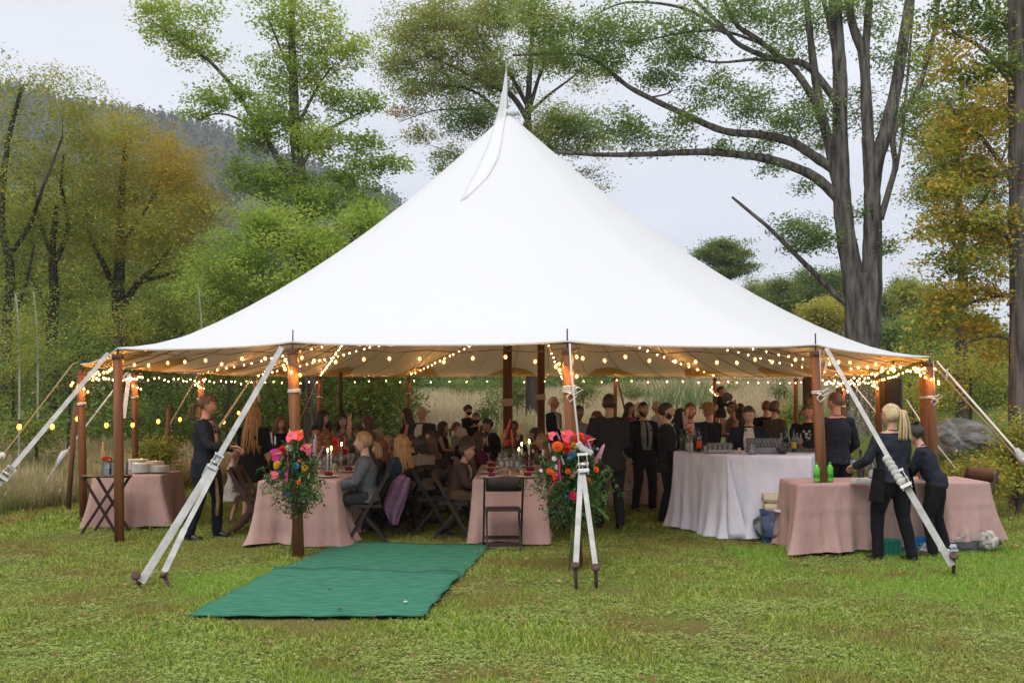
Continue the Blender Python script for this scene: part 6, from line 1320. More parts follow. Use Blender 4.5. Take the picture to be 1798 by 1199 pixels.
# ------------------------------------------------------------------ chairs
chair_m = mat('chair_wood', (.050, .022, .014), .45, (.095, .040, .022), 5, .2, 30, spec=.45, stretch=(1, 1, .2))
dark_chair = mat('chair_dark', (.020, .014, .012), .6, (.035, .026, .022), 5, .2, 30, spec=.2)
def make_chair(name, label, m, group):
    t = thing(name, label, 'chair', group=group)
    seat = MB()
    seat.box((0, -.02, .452), (.36, .36, .018), bev=.006); s = seat.build('seat', m, t); sf = MB(); sf.bar((-.185, -.20, .44), (-.185, .16, .44), .022, .035); sf.bar((.185, -.20, .44), (.185, .16, .44), .022, .035); sf.build('seat_rail', m, s)
    for k in (-1, 1):
        l = MB(); l.bar((k * .215, .235, .82), (k * .215, -.25, .0), .045, .022, up=(1, 0, 0), bev=.004); l.build('back_post', m, t)
        l = MB(); l.bar((k * .185, -.12, .43), (k * .185, .24, .0), .034, .022, up=(1, 0, 0), bev=.003); l.build('rear_leg', m, t)
    b = MB(); V = []; n = 8
    for i in range(n + 1):
        a = -1 + 2 * i / n; x = a * .20; y = .215 + .022 * (1 - a * a)
        for (z, dy) in ((.665, -.015), (.835 - .018 * a * a, .04)): V += [(x, y + dy - .045, z), (x, y + dy - .030, z)]
    F = []
    for i in range(n):
        q = i * 4; F += [(q, q + 4, q + 6, q + 2), (q + 1, q + 3, q + 7, q + 5), (q + 2, q + 6, q + 7, q + 3), (q, q + 1, q + 5, q + 4)]
    F += [(0, 2, 3, 1), (n * 4, n * 4 + 1, n * 4 + 3, n * 4 + 2)]; b.add(V, F); b.build('backrest', m, t)
    for nm, y, z, w in (('stretcher', -.185, .11, .40), ('stretcher', .175, .08, .36)):
        r = MB(); r.bar((-w / 2, y, z), (w / 2, y, z), .022, .04); r.build(nm, m, t)
    return t
ch0 = make_chair('folding_chair', 'dark wooden folding chair standing empty before the right dining table', dark_chair, 'brown folding chairs'); remember(ch0)
ch1 = make_chair('folding_chair', 'brown wooden folding chair seen from the side left of the left table', chair_m, 'brown folding chairs'); remember(ch1)
def put(proto, x, y, rz, label=None, used=[set()]):
    if proto.name in used[0]: o = copy_tree(proto)
    else: o = proto; used[0].add(proto.name)
    if label: o['label'] = label
    o.location = (x, y, gz(x, y) + .0); o.rotation_euler = (0, 0, rz); return o
p = GP(884, 952); put(ch0, p.x, 11.33, R(183))
p = GP(432, 938); put(ch1, p.x, p.y + .1, R(100))
put(ch1, PX(452, 12.9), 12.9, R(95), 'second brown folding chair drawn up to the left table behind the first'); put(ch1, PX(478, 13.9), 13.9, R(90), 'third brown folding chair on the left side of the left table')
put(ch1, PX(1700, 12.4), 12.4, R(-60), 'brown folding chair behind the right end of the rose service table')
SEATED = {'man with blond ponytail in a grey blazer seated nearest at the left table': 'folding chair under the man in the grey blazer', 'auburn haired woman seated second along the left table': 'folding chair under the auburn haired woman second along the table',
          'woman with long blond hair in a denim jacket seated third along the left table': 'folding chair under the woman in the denim jacket', 'dark haired woman in a fawn cardigan seated with her back turned': 'folding chair under the woman in the fawn cardigan',
          'woman in mustard dress half hidden behind the fawn cardigan': 'folding chair under the woman in mustard', 'short haired man in brown jacket and flowered shirt seated near the right table': 'folding chair under the man in the brown jacket',
          'curly haired woman in olive seated behind the man in brown': 'folding chair under the curly haired woman in olive', 'person seated at the right table holding a hand to the head': 'folding chair under the guest holding a hand to the head',
          'bearded man seated beyond the left table': 'folding chair under the bearded man beyond the left table', 'old woman in glasses facing the camera across the left table': 'folding chair under the old woman in glasses', 'woman in a green blouse seated behind the beige hoodie': 'folding chair under the woman in the green blouse', 'man in a blue shirt seated under the balding old man': 'folding chair under the man in the blue shirt', 'grey haired guest seated left of the middle masked server': 'folding chair under the grey haired guest', 'woman in a plum dress seated far along the right table': 'folding chair under the woman in plum', 'fair haired man seated right of the three tapers': 'folding chair under the fair haired man', 'dark haired woman seated far along the right table, right side': 'folding chair under the last woman at the right table', 'young man in profile seated beyond the denim jacket': 'folding chair under the young man in profile'}
for k, lab in SEATED.items():
    r = PROPS[k]['root']; put(dark_ch if False else ch0, r.location.x, r.location.y, r.rotation_euler[2], lab)
for px, Y, rz, lab in ((755, 12.6, 100, 'empty folding chair just left of the man in the brown jacket'), (980, 11.95, -85, 'folding chair at the right side of the right table beside the flowers'), (540, 14.8, 80, 'folding chair behind the left table under the auburn woman'), (915, 19.5, 150, 'folding chair far back by the first centre pole'), (1000, 14.6, -60, 'folding chair far along the right side of the right table')):
    put(ch0, PX(px, Y), Y, R(rz), lab)
def purple_jacket():
    m = fabric('lilac', (.21, .115, .20), (.26, .15, .25), 20); V = []; n, k = 14, 12; o = W(690, 860, 12.55)
    L = [(700, 835, 720, 838), (690, 842, 718, 850), (684, 858, 716, 864), (680, 872, 712, 880), (673, 885, 708, 895), (676, 898, 704, 906), (682, 910, 700, 914), (686, 922, 700, 922)]
    for i, (ax, ay, bx, by) in enumerate(L):
        for j in range(n):
            s = j / (n - 1); p = W(ax + (bx - ax) * s, ay + (by - ay) * s, 12.25 - .05 * math.sin(PI * s) + .035 * math.sin(s * 12 + i * .8)); V.append(p - o)
    mb = MB(); mb.add(V, [(i * n + j, i * n + j + 1, (i + 1) * n + j + 1, (i + 1) * n + j) for i in range(len(L) - 1) for j in range(n - 1)])
    mb.ball(W(706, 838, 12.3) - o, (.06, .05, .035), 10, 6); ob = mb.build('jacket', m, None, o); a = ob.modifiers.new('t', 'SOLIDIFY'); a.thickness = .02; b = ob.modifiers.new('s', 'SUBSURF'); b.levels = 1; b.render_levels = 1
    tag(ob, 'lilac jacket hung over a chair back behind the grey blazer', 'jacket')
purple_jacket()
# ------------------------------------------------------------------ tableware
glass = glassmat('clear_glass', alpha=.12); plast = glassmat('clear_plastic', (.95, .96, .97), .06, .10); china = mat('china', (.66, .65, .62), .25, spec=.5); flame_m = emat('flame', (1.0, .55, .16), 30.0)
candle_m = mat('candle_wax', (.42, .50, .58), .5, spec=.3); nap_m = fabric('burgundy', (.20, .012, .035)); wine_w = glassmat('white_wine', (.85, .75, .35), .25); dkglass = mat('bottle_dark', (.012, .016, .010), .12, spec=.7); grnglass = mat('bottle_green', (.10, .42, .03), .2, (.14, .50, .05), 4, spec=.6); lab_red = mat('label_red', (.42, .05, .03), .6); lab_green = mat('label_green', (.03, .20, .04), .6); cap_g = mat('cap_green', (.03, .22, .08), .4)
def proto(b, name, m): return b.mesh(name, m)
g_ = MB(); g_.lathe((0, 0, 0), [(.034, 0), (.034, .003), (.006, .008), (.004, .02), (.004, .085), (.012, .095), (.034, .125), (.038, .155), (.034, .195), (.032, .195), (.036, .155), (.030, .127), (0, .10)], 12); GLASS = g_.mesh('wine_glass', glass)
g_ = MB(); g_.lathe((0, 0, 0), [(.032, 0), (.034, .09), (.032, .09), (.030, .008), (0, .008)], 12); TUMB = g_.mesh('tumbler', glass)
g_ = MB(); g_.lathe((0, 0, 0), [(.07, 0), (.075, .004), (.135, .018), (.134, .022), (.07, .010), (0, .009)], 20); PLATE = g_.mesh('plate', china)
g_ = MB(); g_.tube([(0, 0, 0), (0, 0, .26)], [.011, .010], 10); CAND = g_.mesh('candle', candle_m)
g_ = MB(); g_.ball((0, 0, .285), (.009, .009, .024), 8, 7); FLM = g_.mesh('flame', flame_m)
g_ = MB(); g_.lathe((0, 0, 0), [(.03, 0), (.032, .008), (.014, .02), (.012, .035), (0, .035)], 10); HOLD = g_.mesh('candle_holder', steel)
g_ = MB(); g_.lathe((0, 0, 0), [(.035, 0), (.036, .17), (.030, .20), (.014, .225), (.013, .28), (.015, .285), (.015, .30), (0, .30)], 14); BOTT = g_.mesh('bottle', dkglass)
g_ = MB(); g_.ball((0, 0, .02), (.06, .05, .03), 10, 6); g_.ball((.03, .01, .03), (.04, .03, .03), 8, 5); g_.ball((-.035, -.01, .025), (.03, .04, .025), 8, 5); NAP = g_.mesh('napkin', nap_m)
def put_on(name, me, x, y, z, label, cat, group=None, rz=0, sc=1): return tag(obj(name, me, None, (x, y, z), (0, 0, rz), sc), label, cat, group)
def candle(x, y, z, label, h=1.0, group='lit taper candles'):
    t = thing('taper_candle', label, 'candle', (x, y, z), 0, group); obj('candle_holder', HOLD, t); c = obj('candle', CAND, t, (0, 0, .02), None, (1, 1, h)); obj('flame', FLM, c, (0, 0, 0)); return t
z1 = .762
for px, Y, h, lab in ((577, 12.15, 1.0, 'left one of the paired blue tapers on the left table'), (583, 12.25, 1.08, 'right one of the paired blue tapers on the left table'), (601, 13.2, 1.1, 'single taper burning farther along the left table'), (911, 13.0, .9, 'shortest of the three tapers on the right dining table'), (916, 13.25, 1.1, 'middle one of the three tapers on the right dining table'), (929, 13.1, 1.25, 'tallest of the three tapers on the right dining table')): candle(PX(px, Y), Y, z1, lab, h)
for px, Y, lab in ((847, 17.3, 'left taper of the pair on the middle table by the masked server'), (861, 17.5, 'right taper of the pair on the middle table by the masked server')): candle(PX(px, Y), Y, .765, lab, 1.1)
PLACES = [(-2.72, 11.85, 'nearest left place on the left table'), (-2.2, 11.95, 'place before the man in the grey blazer'), (-2.1, 12.8, 'second right place on the left table'), (-2.6, 12.7, 'second left place on the left table'), (-2.05, 13.5, 'third right place on the left table'), (-2.5, 13.6, 'third left place on the left table'),
          (-.25, 11.85, 'place before the empty chair, left side'), (.18, 11.9, 'place before the empty chair, right side'), (-.28, 12.6, 'second left place on the right table'), (.22, 12.7, 'second right place on the right table'), (-.28, 13.5, 'third left place on the right table'), (.22, 13.7, 'third right place on the right table'), (-.25, 14.5, 'fourth left place on the right table'), (.2, 14.6, 'fourth right place on the right table')]
rr = random.Random(12)
for x, y, nm in PLACES:
    put_on('plate', PLATE, x, y, z1, 'white plate at the ' + nm if not nm.startswith('place') else 'white plate at the ' + nm, 'plate', 'plates on the dining tables')
    put_on('napkin', NAP, x + .01, y, z1 + .015, 'burgundy napkin crumpled on the plate of the ' + nm, 'napkin', 'burgundy napkins', rr.uniform(0, 6), .9)
    for dx, w in ((.12, 'inner'), (.19, 'outer')):
        sx = 1 if x < -2.35 or (-.4 < x < -.1) else -1
        put_on('wine_glass', GLASS, x + dx * sx, y + .12 + dx * .3, z1, w + ' wine glass beside the ' + nm, 'glass', 'wine glasses on the dining tables', 0, 1)
vase_m = glassmat('vase_glass', alpha=.2)
# ---- flowers
def bloom_mesh(kind, col, col2=None):
    mb = MB(); rr = random.Random(hash(kind) % 97 if False else len(kind) * 7)
    m = mat('petal_' + kind + '_%d_%d_%d' % tuple(int(c * 99) for c in col), col, .55, col2 or tuple(min(1, c * 1.35) for c in col), 30, .2, 60, spec=.3, trans=.2)
    y = mat('stamen', (.70, .50, .12), .6)
    if kind == 'anthurium':
        V = [(0, 0, 0)]; n = 20
        for i in range(n): a = 2 * PI * i / n; r = .055 * (1 - .35 * math.cos(a)) * (1.15 if abs(a - PI) > .35 else .62) + .012 * max(0, math.cos(a)) ** 6; V.append((r * math.sin(a), -.008 * math.cos(2 * a), r * math.cos(a) * 1.1))
        mb.add(V, [(0, i + 1, (i + 1) % n + 1) for i in range(n)], 0); mb.tube([(0, -.006, -.01), (.004, -.035, .03), (.008, -.05, .06)], [.006, .005, .003], 6, 1)
    elif kind == 'carnation':
        for L in range(5):
            n = 9 + L * 2; r = .012 + L * .008; z = .024 - L * .007
            for i in range(n):
                a = 2 * PI * i / n + L; c, s = math.cos(a), math.sin(a); w = .011; mb.add([(0, 0, z - .02), (c * r - s * w, s * r + c * w, z + .004), (c * (r + .010), s * (r + .010), z - .002 + .004 * (i % 2)), (c * r + s * w, s * r - c * w, z + .004)], [(0, 1, 2, 3)], 0, False)
    elif kind == 'ball':
        for i in range(60):
            t = math.acos(1 - 2 * (i + .5) / 60); a = i * 2.4; d = Vector((math.sin(t) * math.cos(a), math.sin(t) * math.sin(a), math.cos(t))); mb.tube([d * .006, d * .034], [.003, .0045], 4, 0)
    elif kind == 'daisy':
        for i in range(12): a = i * PI / 6; c, s = math.cos(a), math.sin(a); mb.add([(0, 0, 0), (c * .018 - s * .006, s * .018 + c * .006, .004), (c * .034, s * .034, 0), (c * .018 + s * .006, s * .018 - c * .006, .004)], [(0, 1, 2, 3)], 0)
        mb.ball((0, 0, .004), (.009, .009, .006), 8, 5, 1)
    elif kind == 'spike':
        for i in range(34):
            z = i * .0065; a = i * 2.4; r = .022 * (1 - i / 46); mb.ball((math.cos(a) * r, math.sin(a) * r, z), (.009, .009, .007), 6, 4, 0)
        mb.tube([(0, 0, -.06), (0, 0, .22)], .003, 5, 1)
    elif kind == 'tassel':
        P = [(0, 0, 0), (.006, 0, -.06), (-.004, 0, -.14), (.003, 0, -.24)]; mb.tube(smooth_line(P, 5), [.010 + .003 * (i % 2) for i in range(16)], 7, 0)
    me = mb.mesh(kind, [m, y]); return me
BL = {}
def bloom(kind, col): 
    k = (kind, col)
    if k not in BL: BL[k] = bloom_mesh(kind, col)
    return BL[k]
stem_m = mat('stem_green', (.10, .17, .05), .6, (.24, .24, .09), 20); leaf_bq = leafmat('bouquet_leaf', [(.02, .05, .02), (.045, .10, .03), (.10, .17, .045), (.14, .20, .07)], .3)
PINK, RED, ORG, PUR, BLU, WHI, YEL, MAG, LIL, DRD, PEA = (.75, .10, .16), (.60, .03, .02), (.75, .16, .02), (.30, .14, .32), (.10, .28, .48), (.66, .62, .58), (.78, .42, .03), (.42, .02, .14), (.48, .34, .52), (.25, .01, .035), (.70, .40, .26)
def arrangement(label, cx, Y, base_y, top_y, flowers, half, fern_side, n_leaf, seed):
    rng = np.random.default_rng(seed); rr = random.Random(seed); tie = W(cx, base_y, Y); t = thing('flower_arrangement', label, 'flowers', tie, 0, 'flower arrangements bound to the tent poles')
    C0 = []; T = []
    for _ in range(n_leaf):
        u = rng.uniform(0, 1) ** .8; w = half * math.sin(PI * min(1, .12 + u * .80)) ** .8 * 1.0; px = cx + rng.normal(0, .50) * w; py = base_y + 10 - (base_y - top_y) * u * .86; C0.append(W(px, py, Y - .03 + rng.normal(0, .07)) - tie); T.append(rng.uniform(0, 1))
    P = clump_leaves(np.array([tuple(c) for c in C0]), 9, .024, .03, rng); obj('foliage', leaf_mesh('foliage', P, .045, np.repeat(T, 9) * .6 + rng.uniform(0, .4, len(P)), leaf_bq, .2, .2, .42, rng=rng), t)
    mb = MB()
    for i in range(36):   # bare stems gathered below the knot
        a = rr.uniform(-1, 1); b = rr.uniform(-1, 1); foot = W(cx + a * 10, base_y + rr.uniform(55, 110), Y - .02) - tie; mb.tube([foot, V3(a * .02, b * .015, 0), V3(a * .10, b * .06, rr.uniform(.25, .5))], [.006, .007, .004], 4)
    mb.build('stems', stem_m, t); mb = MB(); zig(mb, V3(0, 0, -.01), .055, 3, .012, .005); mb.build('twine', rope_tan, t)
    for (px, py, kind, col, s) in flowers:
        p = W(px, py, Y - .10 - rr.uniform(0, .06)) - tie; st = MB(); m2 = (p * .5) + V3(0, .03, 0); st.tube([V3(0, 0, .05), m2 + V3(rr.uniform(-.02, .02), .02, 0), p], .0025, 4)
        rot = (R(rr.uniform(55, 85)) if kind in ('carnation', 'daisy', 'ball') else R(rr.uniform(-15, 15)), R(rr.uniform(-30, 30)) , R(rr.uniform(-30, 30)))
        if kind == 'anthurium': rot = (R(-25), R(rr.choice([-60, 40, -20, 70, 170])), R(rr.uniform(-25, 25)))
        ob = obj(kind if kind != 'ball' else 'thistle', bloom(kind, col), t, p, rot, s * .82); st.build('stem', stem_m, t) if kind in ('anthurium',) else None
    # ferns and grasses
    for i in range(9):
        sgn = fern_side if i % 3 else -fern_side; mb = MB(); a0 = V3(sgn * .03, -.05, .12 + .03 * i); tip = V3(sgn * rr.uniform(.20, .33), -.08, rr.uniform(.02, .40)); mid = a0.lerp(tip, .5) + V3(0, 0, .06); P = smooth_line([a0, mid, tip], 8); mb.tube(P, .002, 4)
        for q in range(2, len(P)):
            for k in (-1, 1):
                L = .055 * (1 - .5 * q / len(P)); d = V3(rr.uniform(-.2, .2), k * .3, k).normalized(); a = P[q]; e = a + d * L + (P[q] - P[q - 1]) * 1.2; w = (P[q] - P[q - 1]) * .35; mb.add([a - w, a + w, e], [(0, 1, 2)], 0)
        mb.build('fern_frond', mat('fern', (.09, .19, .035), .6, (.14, .26, .05), 10, trans=.2), t)
    for i in range(12):
        mb = MB(); dx = rr.uniform(-.12, .22); h = rr.uniform(.55, .80) * (base_y - top_y) / 190; P = smooth_line([V3(0, .02, .2), V3(dx * .5, 0, h * .6), V3(dx, 0, h)], 5); mb.tube(P, .0018, 4)
        for q in range(len(P) - 5, len(P)): mb.ball(P[q] + V3(rr.uniform(-.012, .012), 0, 0), (.005, .005, .009), 5, 4)
        mb.build('dry_grass', mat('dry_grass', (.26, .19, .09), .8), t)
    return t
FA = [(511, 765, 'anthurium', PINK, 1.15), (525, 762, 'anthurium', (.72, .06, .02), 1.1), (539, 787, 'anthurium', PINK, 1.15), (486, 797, 'anthurium', MAG, 1.2), (483, 833, 'anthurium', PINK, .8), (497, 789, 'carnation', RED, 1.2), (508, 786, 'carnation', WHI, .9), (487, 815, 'carnation', YEL, 1.0), (484, 820, 'daisy', YEL, .9), (519, 818, 'ball', BLU, 1.4), (515, 826, 'ball', BLU, 1.0), (535, 821, 'carnation', YEL, .9), (526, 809, 'daisy', ORG, 1.0), (532, 812, 'daisy', ORG, .8),
      (505, 790, 'tassel', MAG, 1.0), (507, 812, 'tassel', MAG, 1.1), (478, 778, 'spike', LIL, .6), (483, 780, 'spike', WHI, .5), (552, 800, 'spike', LIL, 1.0), (558, 804, 'spike', PUR, .8), (545, 806, 'spike', PUR, .6), (556, 778, 'spike', LIL, .6), (533, 830, 'spike', WHI, .5), (526, 845, 'spike', WHI, .4), (493, 808, 'spike', WHI, .6), (487, 822, 'spike', PEA, .5), (503, 832, 'daisy', MAG, 1.0), (524, 847, 'carnation', ORG, .7), (505, 868, 'ball', (.05, .10, .5), .6), (513, 870, 'ball', (.05, .10, .5), .6), (515, 885, 'ball', (.05, .10, .5), .4), (492, 829, 'ball', BLU, .8), (516, 805, 'spike', WHI, .5), (541, 840, 'spike', WHI, .35)]
arrangement('tall loose bouquet of anthuriums and wildflowers tied to the left front pole', 520, 10.72, 892, 752, FA, 46, 1, 520, 31)
FB = [(994, 764, 'anthurium', (.80, .06, .12), 1.15), (1019, 770, 'carnation', (.70, .06, .02), 1.8), (1033, 773, 'anthurium', DRD, 1.2), (968, 764, 'anthurium', PINK, .8), (979, 783, 'carnation', ORG, 1.3), (996, 786, 'carnation', RED, 1.6), (1004, 797, 'ball', BLU, 1.7), (1000, 806, 'ball', BLU, 1.0), (1010, 783, 'carnation', YEL, 1.0), (975, 834, 'anthurium', RED, .8), (964, 827, 'carnation', ORG, .7), (968, 829, 'carnation', ORG, .6), (997, 827, 'carnation', ORG, .7), (1047, 824, 'carnation', ORG, .7), (1007, 870, 'carnation', (.6, .03, .1), 1.1), (981, 806, 'tassel', MAG, 1.1), (983, 832, 'tassel', MAG, 1.2), (1045, 812, 'spike', (.55, .14, .35), 1.0), (1052, 804, 'spike', WHI, .8), (1040, 796, 'spike', LIL, .7), (1030, 790, 'spike', LIL, .6), (1049, 788, 'ball', LIL, .5), (1018, 830, 'spike', WHI, .6), (1006, 832, 'carnation', PEA, .8), (1012, 826, 'daisy', WHI, 1.1), (966, 790, 'spike', LIL, .4), (973, 805, 'daisy', WHI, 1.1), (978, 820, 'daisy', WHI, 1.2), (990, 815, 'spike', WHI, .5), (995, 872, 'ball', (.05, .10, .5), .6), (999, 880, 'ball', (.05, .10, .5), .5), (953, 800, 'spike', WHI, .35), (950, 826, 'daisy', WHI, .8), (1032, 842, 'carnation', (.5, .1, .03), .8), (1022, 795, 'spike', WHI, .4), (983, 772, 'spike', LIL, .5), (1027, 812, 'daisy', (.5, .1, .2), .7)]
arrangement('tall loose bouquet of anthuriums, ferns and grasses tied to the middle front pole', 1008, 9.90, 912, 752, FB, 60, 1, 640, 32)
def centrepiece(label, x, y, z, cols, seed, h=.32):
    rr = random.Random(seed); t = thing('centrepiece', label, 'flowers', (x, y, z), 0, 'flower centrepieces on the tables'); mb = MB(); mb.lathe((0, 0, 0), [(.035, 0), (.045, .08), (.03, .13), (.028, .13), (.04, .08), (.03, .005), (0, .005)], 10); mb.build('vase', vase_m, t)
    P = np.array([(rr.gauss(0, .06), rr.gauss(0, .06), rr.uniform(.12, h)) for _ in range(90)]); obj('foliage', leaf_mesh('foliage', P, .05, RNG.uniform(0, 1, 90), leaf_bq, .2, .2, .4), t)
    for c, k in cols: obj(k if k != 'ball' else 'thistle', bloom(k, c), t, (rr.gauss(0, .07), rr.gauss(0, .05) - .03, rr.uniform(.16, h + .06)), (R(60), R(rr.uniform(-30, 30)), R(rr.uniform(-60, 60))) if k != 'spike' else (0, R(rr.uniform(-20, 20)), 0), 1.0)
centrepiece('red and orange flowers in glass farther along the left table', -2.3, 13.0, z1, [(RED, 'carnation'), (ORG, 'carnation'), (RED, 'carnation'), (YEL, 'carnation'), (PINK, 'spike')], 1)
centrepiece('pink delphiniums in glass at the far end of the left table', -2.25, 13.9, z1, [(PEA, 'spike'), (PINK, 'spike'), (LIL, 'spike'), (LIL, 'spike'), (PEA, 'spike')], 2, .45)
centrepiece('pink and orange flowers behind the three tapers', -.02, 13.7, z1, [(PINK, 'spike'), (LIL, 'spike'), (ORG, 'carnation'), (PINK, 'spike'), (YEL, 'carnation'), (PEA, 'spike')], 3, .42)
centrepiece('low white flowers beside the three tapers', .1, 12.9, z1, [(WHI, 'daisy'), (WHI, 'carnation'), (YEL, 'daisy'), (WHI, 'daisy')], 4, .22)
centrepiece('rosy flowers between the pair of candles on the middle table', -.55, 17.0, .765, [(PINK, 'carnation'), (WHI, 'carnation'), (RED, 'carnation'), (PEA, 'spike')], 5)
centrepiece('pink spikes with a red rose standing on the bar', PX(1208, 12.7), 12.72, 1.025, [(LIL, 'spike'), (PEA, 'spike'), (RED, 'carnation'), (PEA, 'carnation'), (LIL, 'spike')], 6, .30)
centrepiece('red anthurium in a small vase behind the tray stand', PX(196, 13.4), 13.4, .705, [(RED, 'anthurium'), (PEA, 'spike')], 7, .16)
# tea lights
tl_m = emat('tealight', (1.0, .5, .12), 14.0)
for i, (x, y, lab) in enumerate(((-2.4, 12.4, 'tea light glowing near the paired tapers'), (-2.3, 12.9, 'tea light by the red flowers'), (-.02, 12.4, 'tea light nearest the empty chair'), (.12, 12.55, 'tea light beside the second right place'), (-.1, 13.3, 'tea light behind the low white flowers'))):
    t = thing('tea_light', lab, 'candle', (x, y, z1), 0, 'tea lights on the dining tables'); g_ = MB(); g_.lathe((0, 0, 0), [(.028, 0), (.03, .05), (.028, .05), (.026, .004), (0, .004)], 10); g_.build('glass_cup', glass, t); g_ = MB(); g_.ball((0, 0, .03), (.010, .010, .016), 7, 5); g_.build('flame', tl_m, t)
# ------------------------------------------------------------------ the bar
zb = 1.026
def bott(px, Y, z, label, m=None, lab=None, s=1.0, grp='bottles on the bar'):
    t = thing('bottle', label, 'bottle', (PX(px, Y), Y, z), 0, grp); me = BOTT
    if m is not None: me = BOTT.copy(); me.materials.clear(); me.materials.append(m)
    obj('body', me, t, None, None, s)
    if lab is not None: b = MB(); b.tube([(0, 0, .05 * s), (0, 0, .14 * s)], .0365 * s, 14, cap=False); b.build('label', lab, t)
    return t
bott(1196, 12.95, zb, 'slim green bottle standing leftmost on the bar', mat('bottle_olive', (.04, .08, .03), .15, spec=.7), None, .85); bott(1203, 12.9, zb, 'second green bottle from the left on the bar', mat('bottle_olive', (.04, .08, .03), .15), None, .8)
bott(1213, 12.6, zb, 'clear bottle before the pink spikes on the bar', vase_m, None, .6); bott(1220, 12.75, zb, 'dark bottle right of the pink spikes'); bott(1226, 12.6, zb, 'dark bottle with a red label on the bar', None, lab_red); bott(1378, 12.9, zb, 'dark wine bottle at the right of the glass rows', None, None, 1.0); bott(1392, 12.6, zb, 'bottle with a yellow label poured by the bartender', mat('bottle_olive', (.04, .08, .03), .15), mat('label_yellow', (.5, .38, .05), .6), .9)
for i, (px, Y) in enumerate(((1370, 13.0), (1383, 13.1), (1398, 13.0), (1404, 12.8))): bott(px, Y, zb, ['thin clear bottle left of the wine bottle', 'clear bottle behind the wine bottle', 'clear bottle right of the wine bottle', 'clear bottle under the bartender hands'][i], vase_m, mat('label_white', (.6, .6, .6), .6), .75)
t = thing('tumbler', 'short tumbler alone on the bar near its left corner', 'glass', (PX(1237, 12.45), 12.45, zb)); obj('glass_body', TUMB, t)
def crate(label, px, Y, w, d, h, nx, ny, z, tall=1.0, m=glass, dark=False):
    t = thing('glass_rack', label, 'glass rack', (PX(px, Y), Y, z), R(-8), None); rimm = mat('rack_grey', (.25, .26, .27), .6)
    for sx in (-1, 1): b = MB(); b.bar((sx * w / 2, -d / 2, .02), (sx * w / 2, d / 2, .02), .008, .035); b.build('rack_side', rimm, t)
    for sy in (-1, 1): b = MB(); b.bar((-w / 2, sy * d / 2, .02), (w / 2, sy * d / 2, .02), .008, .035); b.build('rack_side', rimm, t)
    for i in range(nx):
        for j in range(ny):
            g = obj('glass', TUMB, t, (-w / 2 + w * (i + .5) / nx, -d / 2 + d * (j + .5) / ny, .004), None, (1, 1, tall * h / .09))
            if dark: b = MB(); b.tube([(0, 0, .01), (0, 0, .07)], .029, 10); b.build('drink', mat('cola', (.04, .012, .008), .2), g)
crate('rack of clear tumblers on the bar left of its front corner', 1262, 12.5, .30, .20, .11, 5, 3, zb)
crate('row of champagne flutes filled dark on the bar', 1339, 12.4, .40, .09, .10, 9, 2, zb + .075, 1.0, glass, True)
mb = MB(); mb.box((0, 0, .035), (.42, .22, .07), bev=.006); o = mb.build('box', mat('box_grey', (.16, .18, .22), .6, (.22, .23, .25), 5), None, (PX(1340, 12.35), 12.35, zb)); tag(o, 'low grey box carrying the dark filled flutes', 'box')
crate('rack of glasses at the right end of the bar by the bartender', 1405, 12.9, .50, .3, .10, 8, 4, zb)
t = thing('jigger', 'small steel jigger at the front edge of the bar', 'jigger', (PX(1296, 12.2), 12.2, zb)); mb = MB(); mb.lathe((0, 0, 0), [(.018, 0), (.006, .03), (.006, .033), (.022, .07), (.020, .07), (0, .036)], 12); mb.build('cup', steel, t)
mb = MB(); mb.lathe((0, 0, 0), [(.03, 0), (.05, .01), (.085, .07), (.082, .07), (.045, .015), (0, .012)], 16); o = mb.build('bowl', mat('bowl_dark', (.03, .03, .035), .3), None, (PX(1372, 12.15), 12.15, zb)); tag(o, 'dark bowl at the right of the flutes', 'bowl')
mb = MB(); mb.lathe((0, 0, 0), [(.05, 0), (.055, .12), (.052, .12), (.047, .008), (0, .008)], 14); o = mb.build('pitcher', glass, None, (PX(1318, 12.15), 12.15, zb)); tag(o, 'clear glass jar beside the box of flutes', 'jar')
mb = MB(); mb.box((0, 0, .004), (.12, .08, .008), bev=.002); o = mb.build('napkin_stack', china, None, (PX(1308, 12.2), 12.2, zb)); tag(o, 'small white stack of bar napkins by the jigger', 'napkins')
# cushion stack, plastic wrapped crate
base = GP(1382, 958); cm_ = mat('cushion_cream', (.50, .44, .34), .8, (.56, .50, .40), 6, .3, 30)
t = thing('cooler', 'blue cooler wrapped in clear plastic on the grass by the bar', 'cooler', (base.x + .02, base.y + .25, 0), R(-8)); mb = MB(); mb.box((0, 0, .17), (.50, .34, .34), bev=.02); mb.build('body', mat('cooler_blue', (.012, .04, .13), .5, (.02, .06, .17), 8), t); mb = MB(); mb.box((0, 0, .36), (.52, .36, .05), bev=.012); mb.build('lid', mat('cooler_lid', (.02, .05, .14), .5), t)
bm = bmesh.new(); bmesh.ops.create_icosphere(bm, subdivisions=4, radius=1)
for v in bm.verts:
    p = v.co.copy(); n = mnoise.fractal(p * 3.2, 1, 2, 4) * .16 + mnoise.noise(p * 9) * .05; p = p * (1 + n); v.co = Vector((p.x * .33, p.y * .27, max(-.15, p.z * .22)))
me = bpy.data.meshes.new('plastic_wrap'); bm.to_mesh(me); bm.free(); me.materials.append(plast)
for q in me.polygons: q.use_smooth = True
obj('plastic_wrap', me, t, (0, -.03, .19))
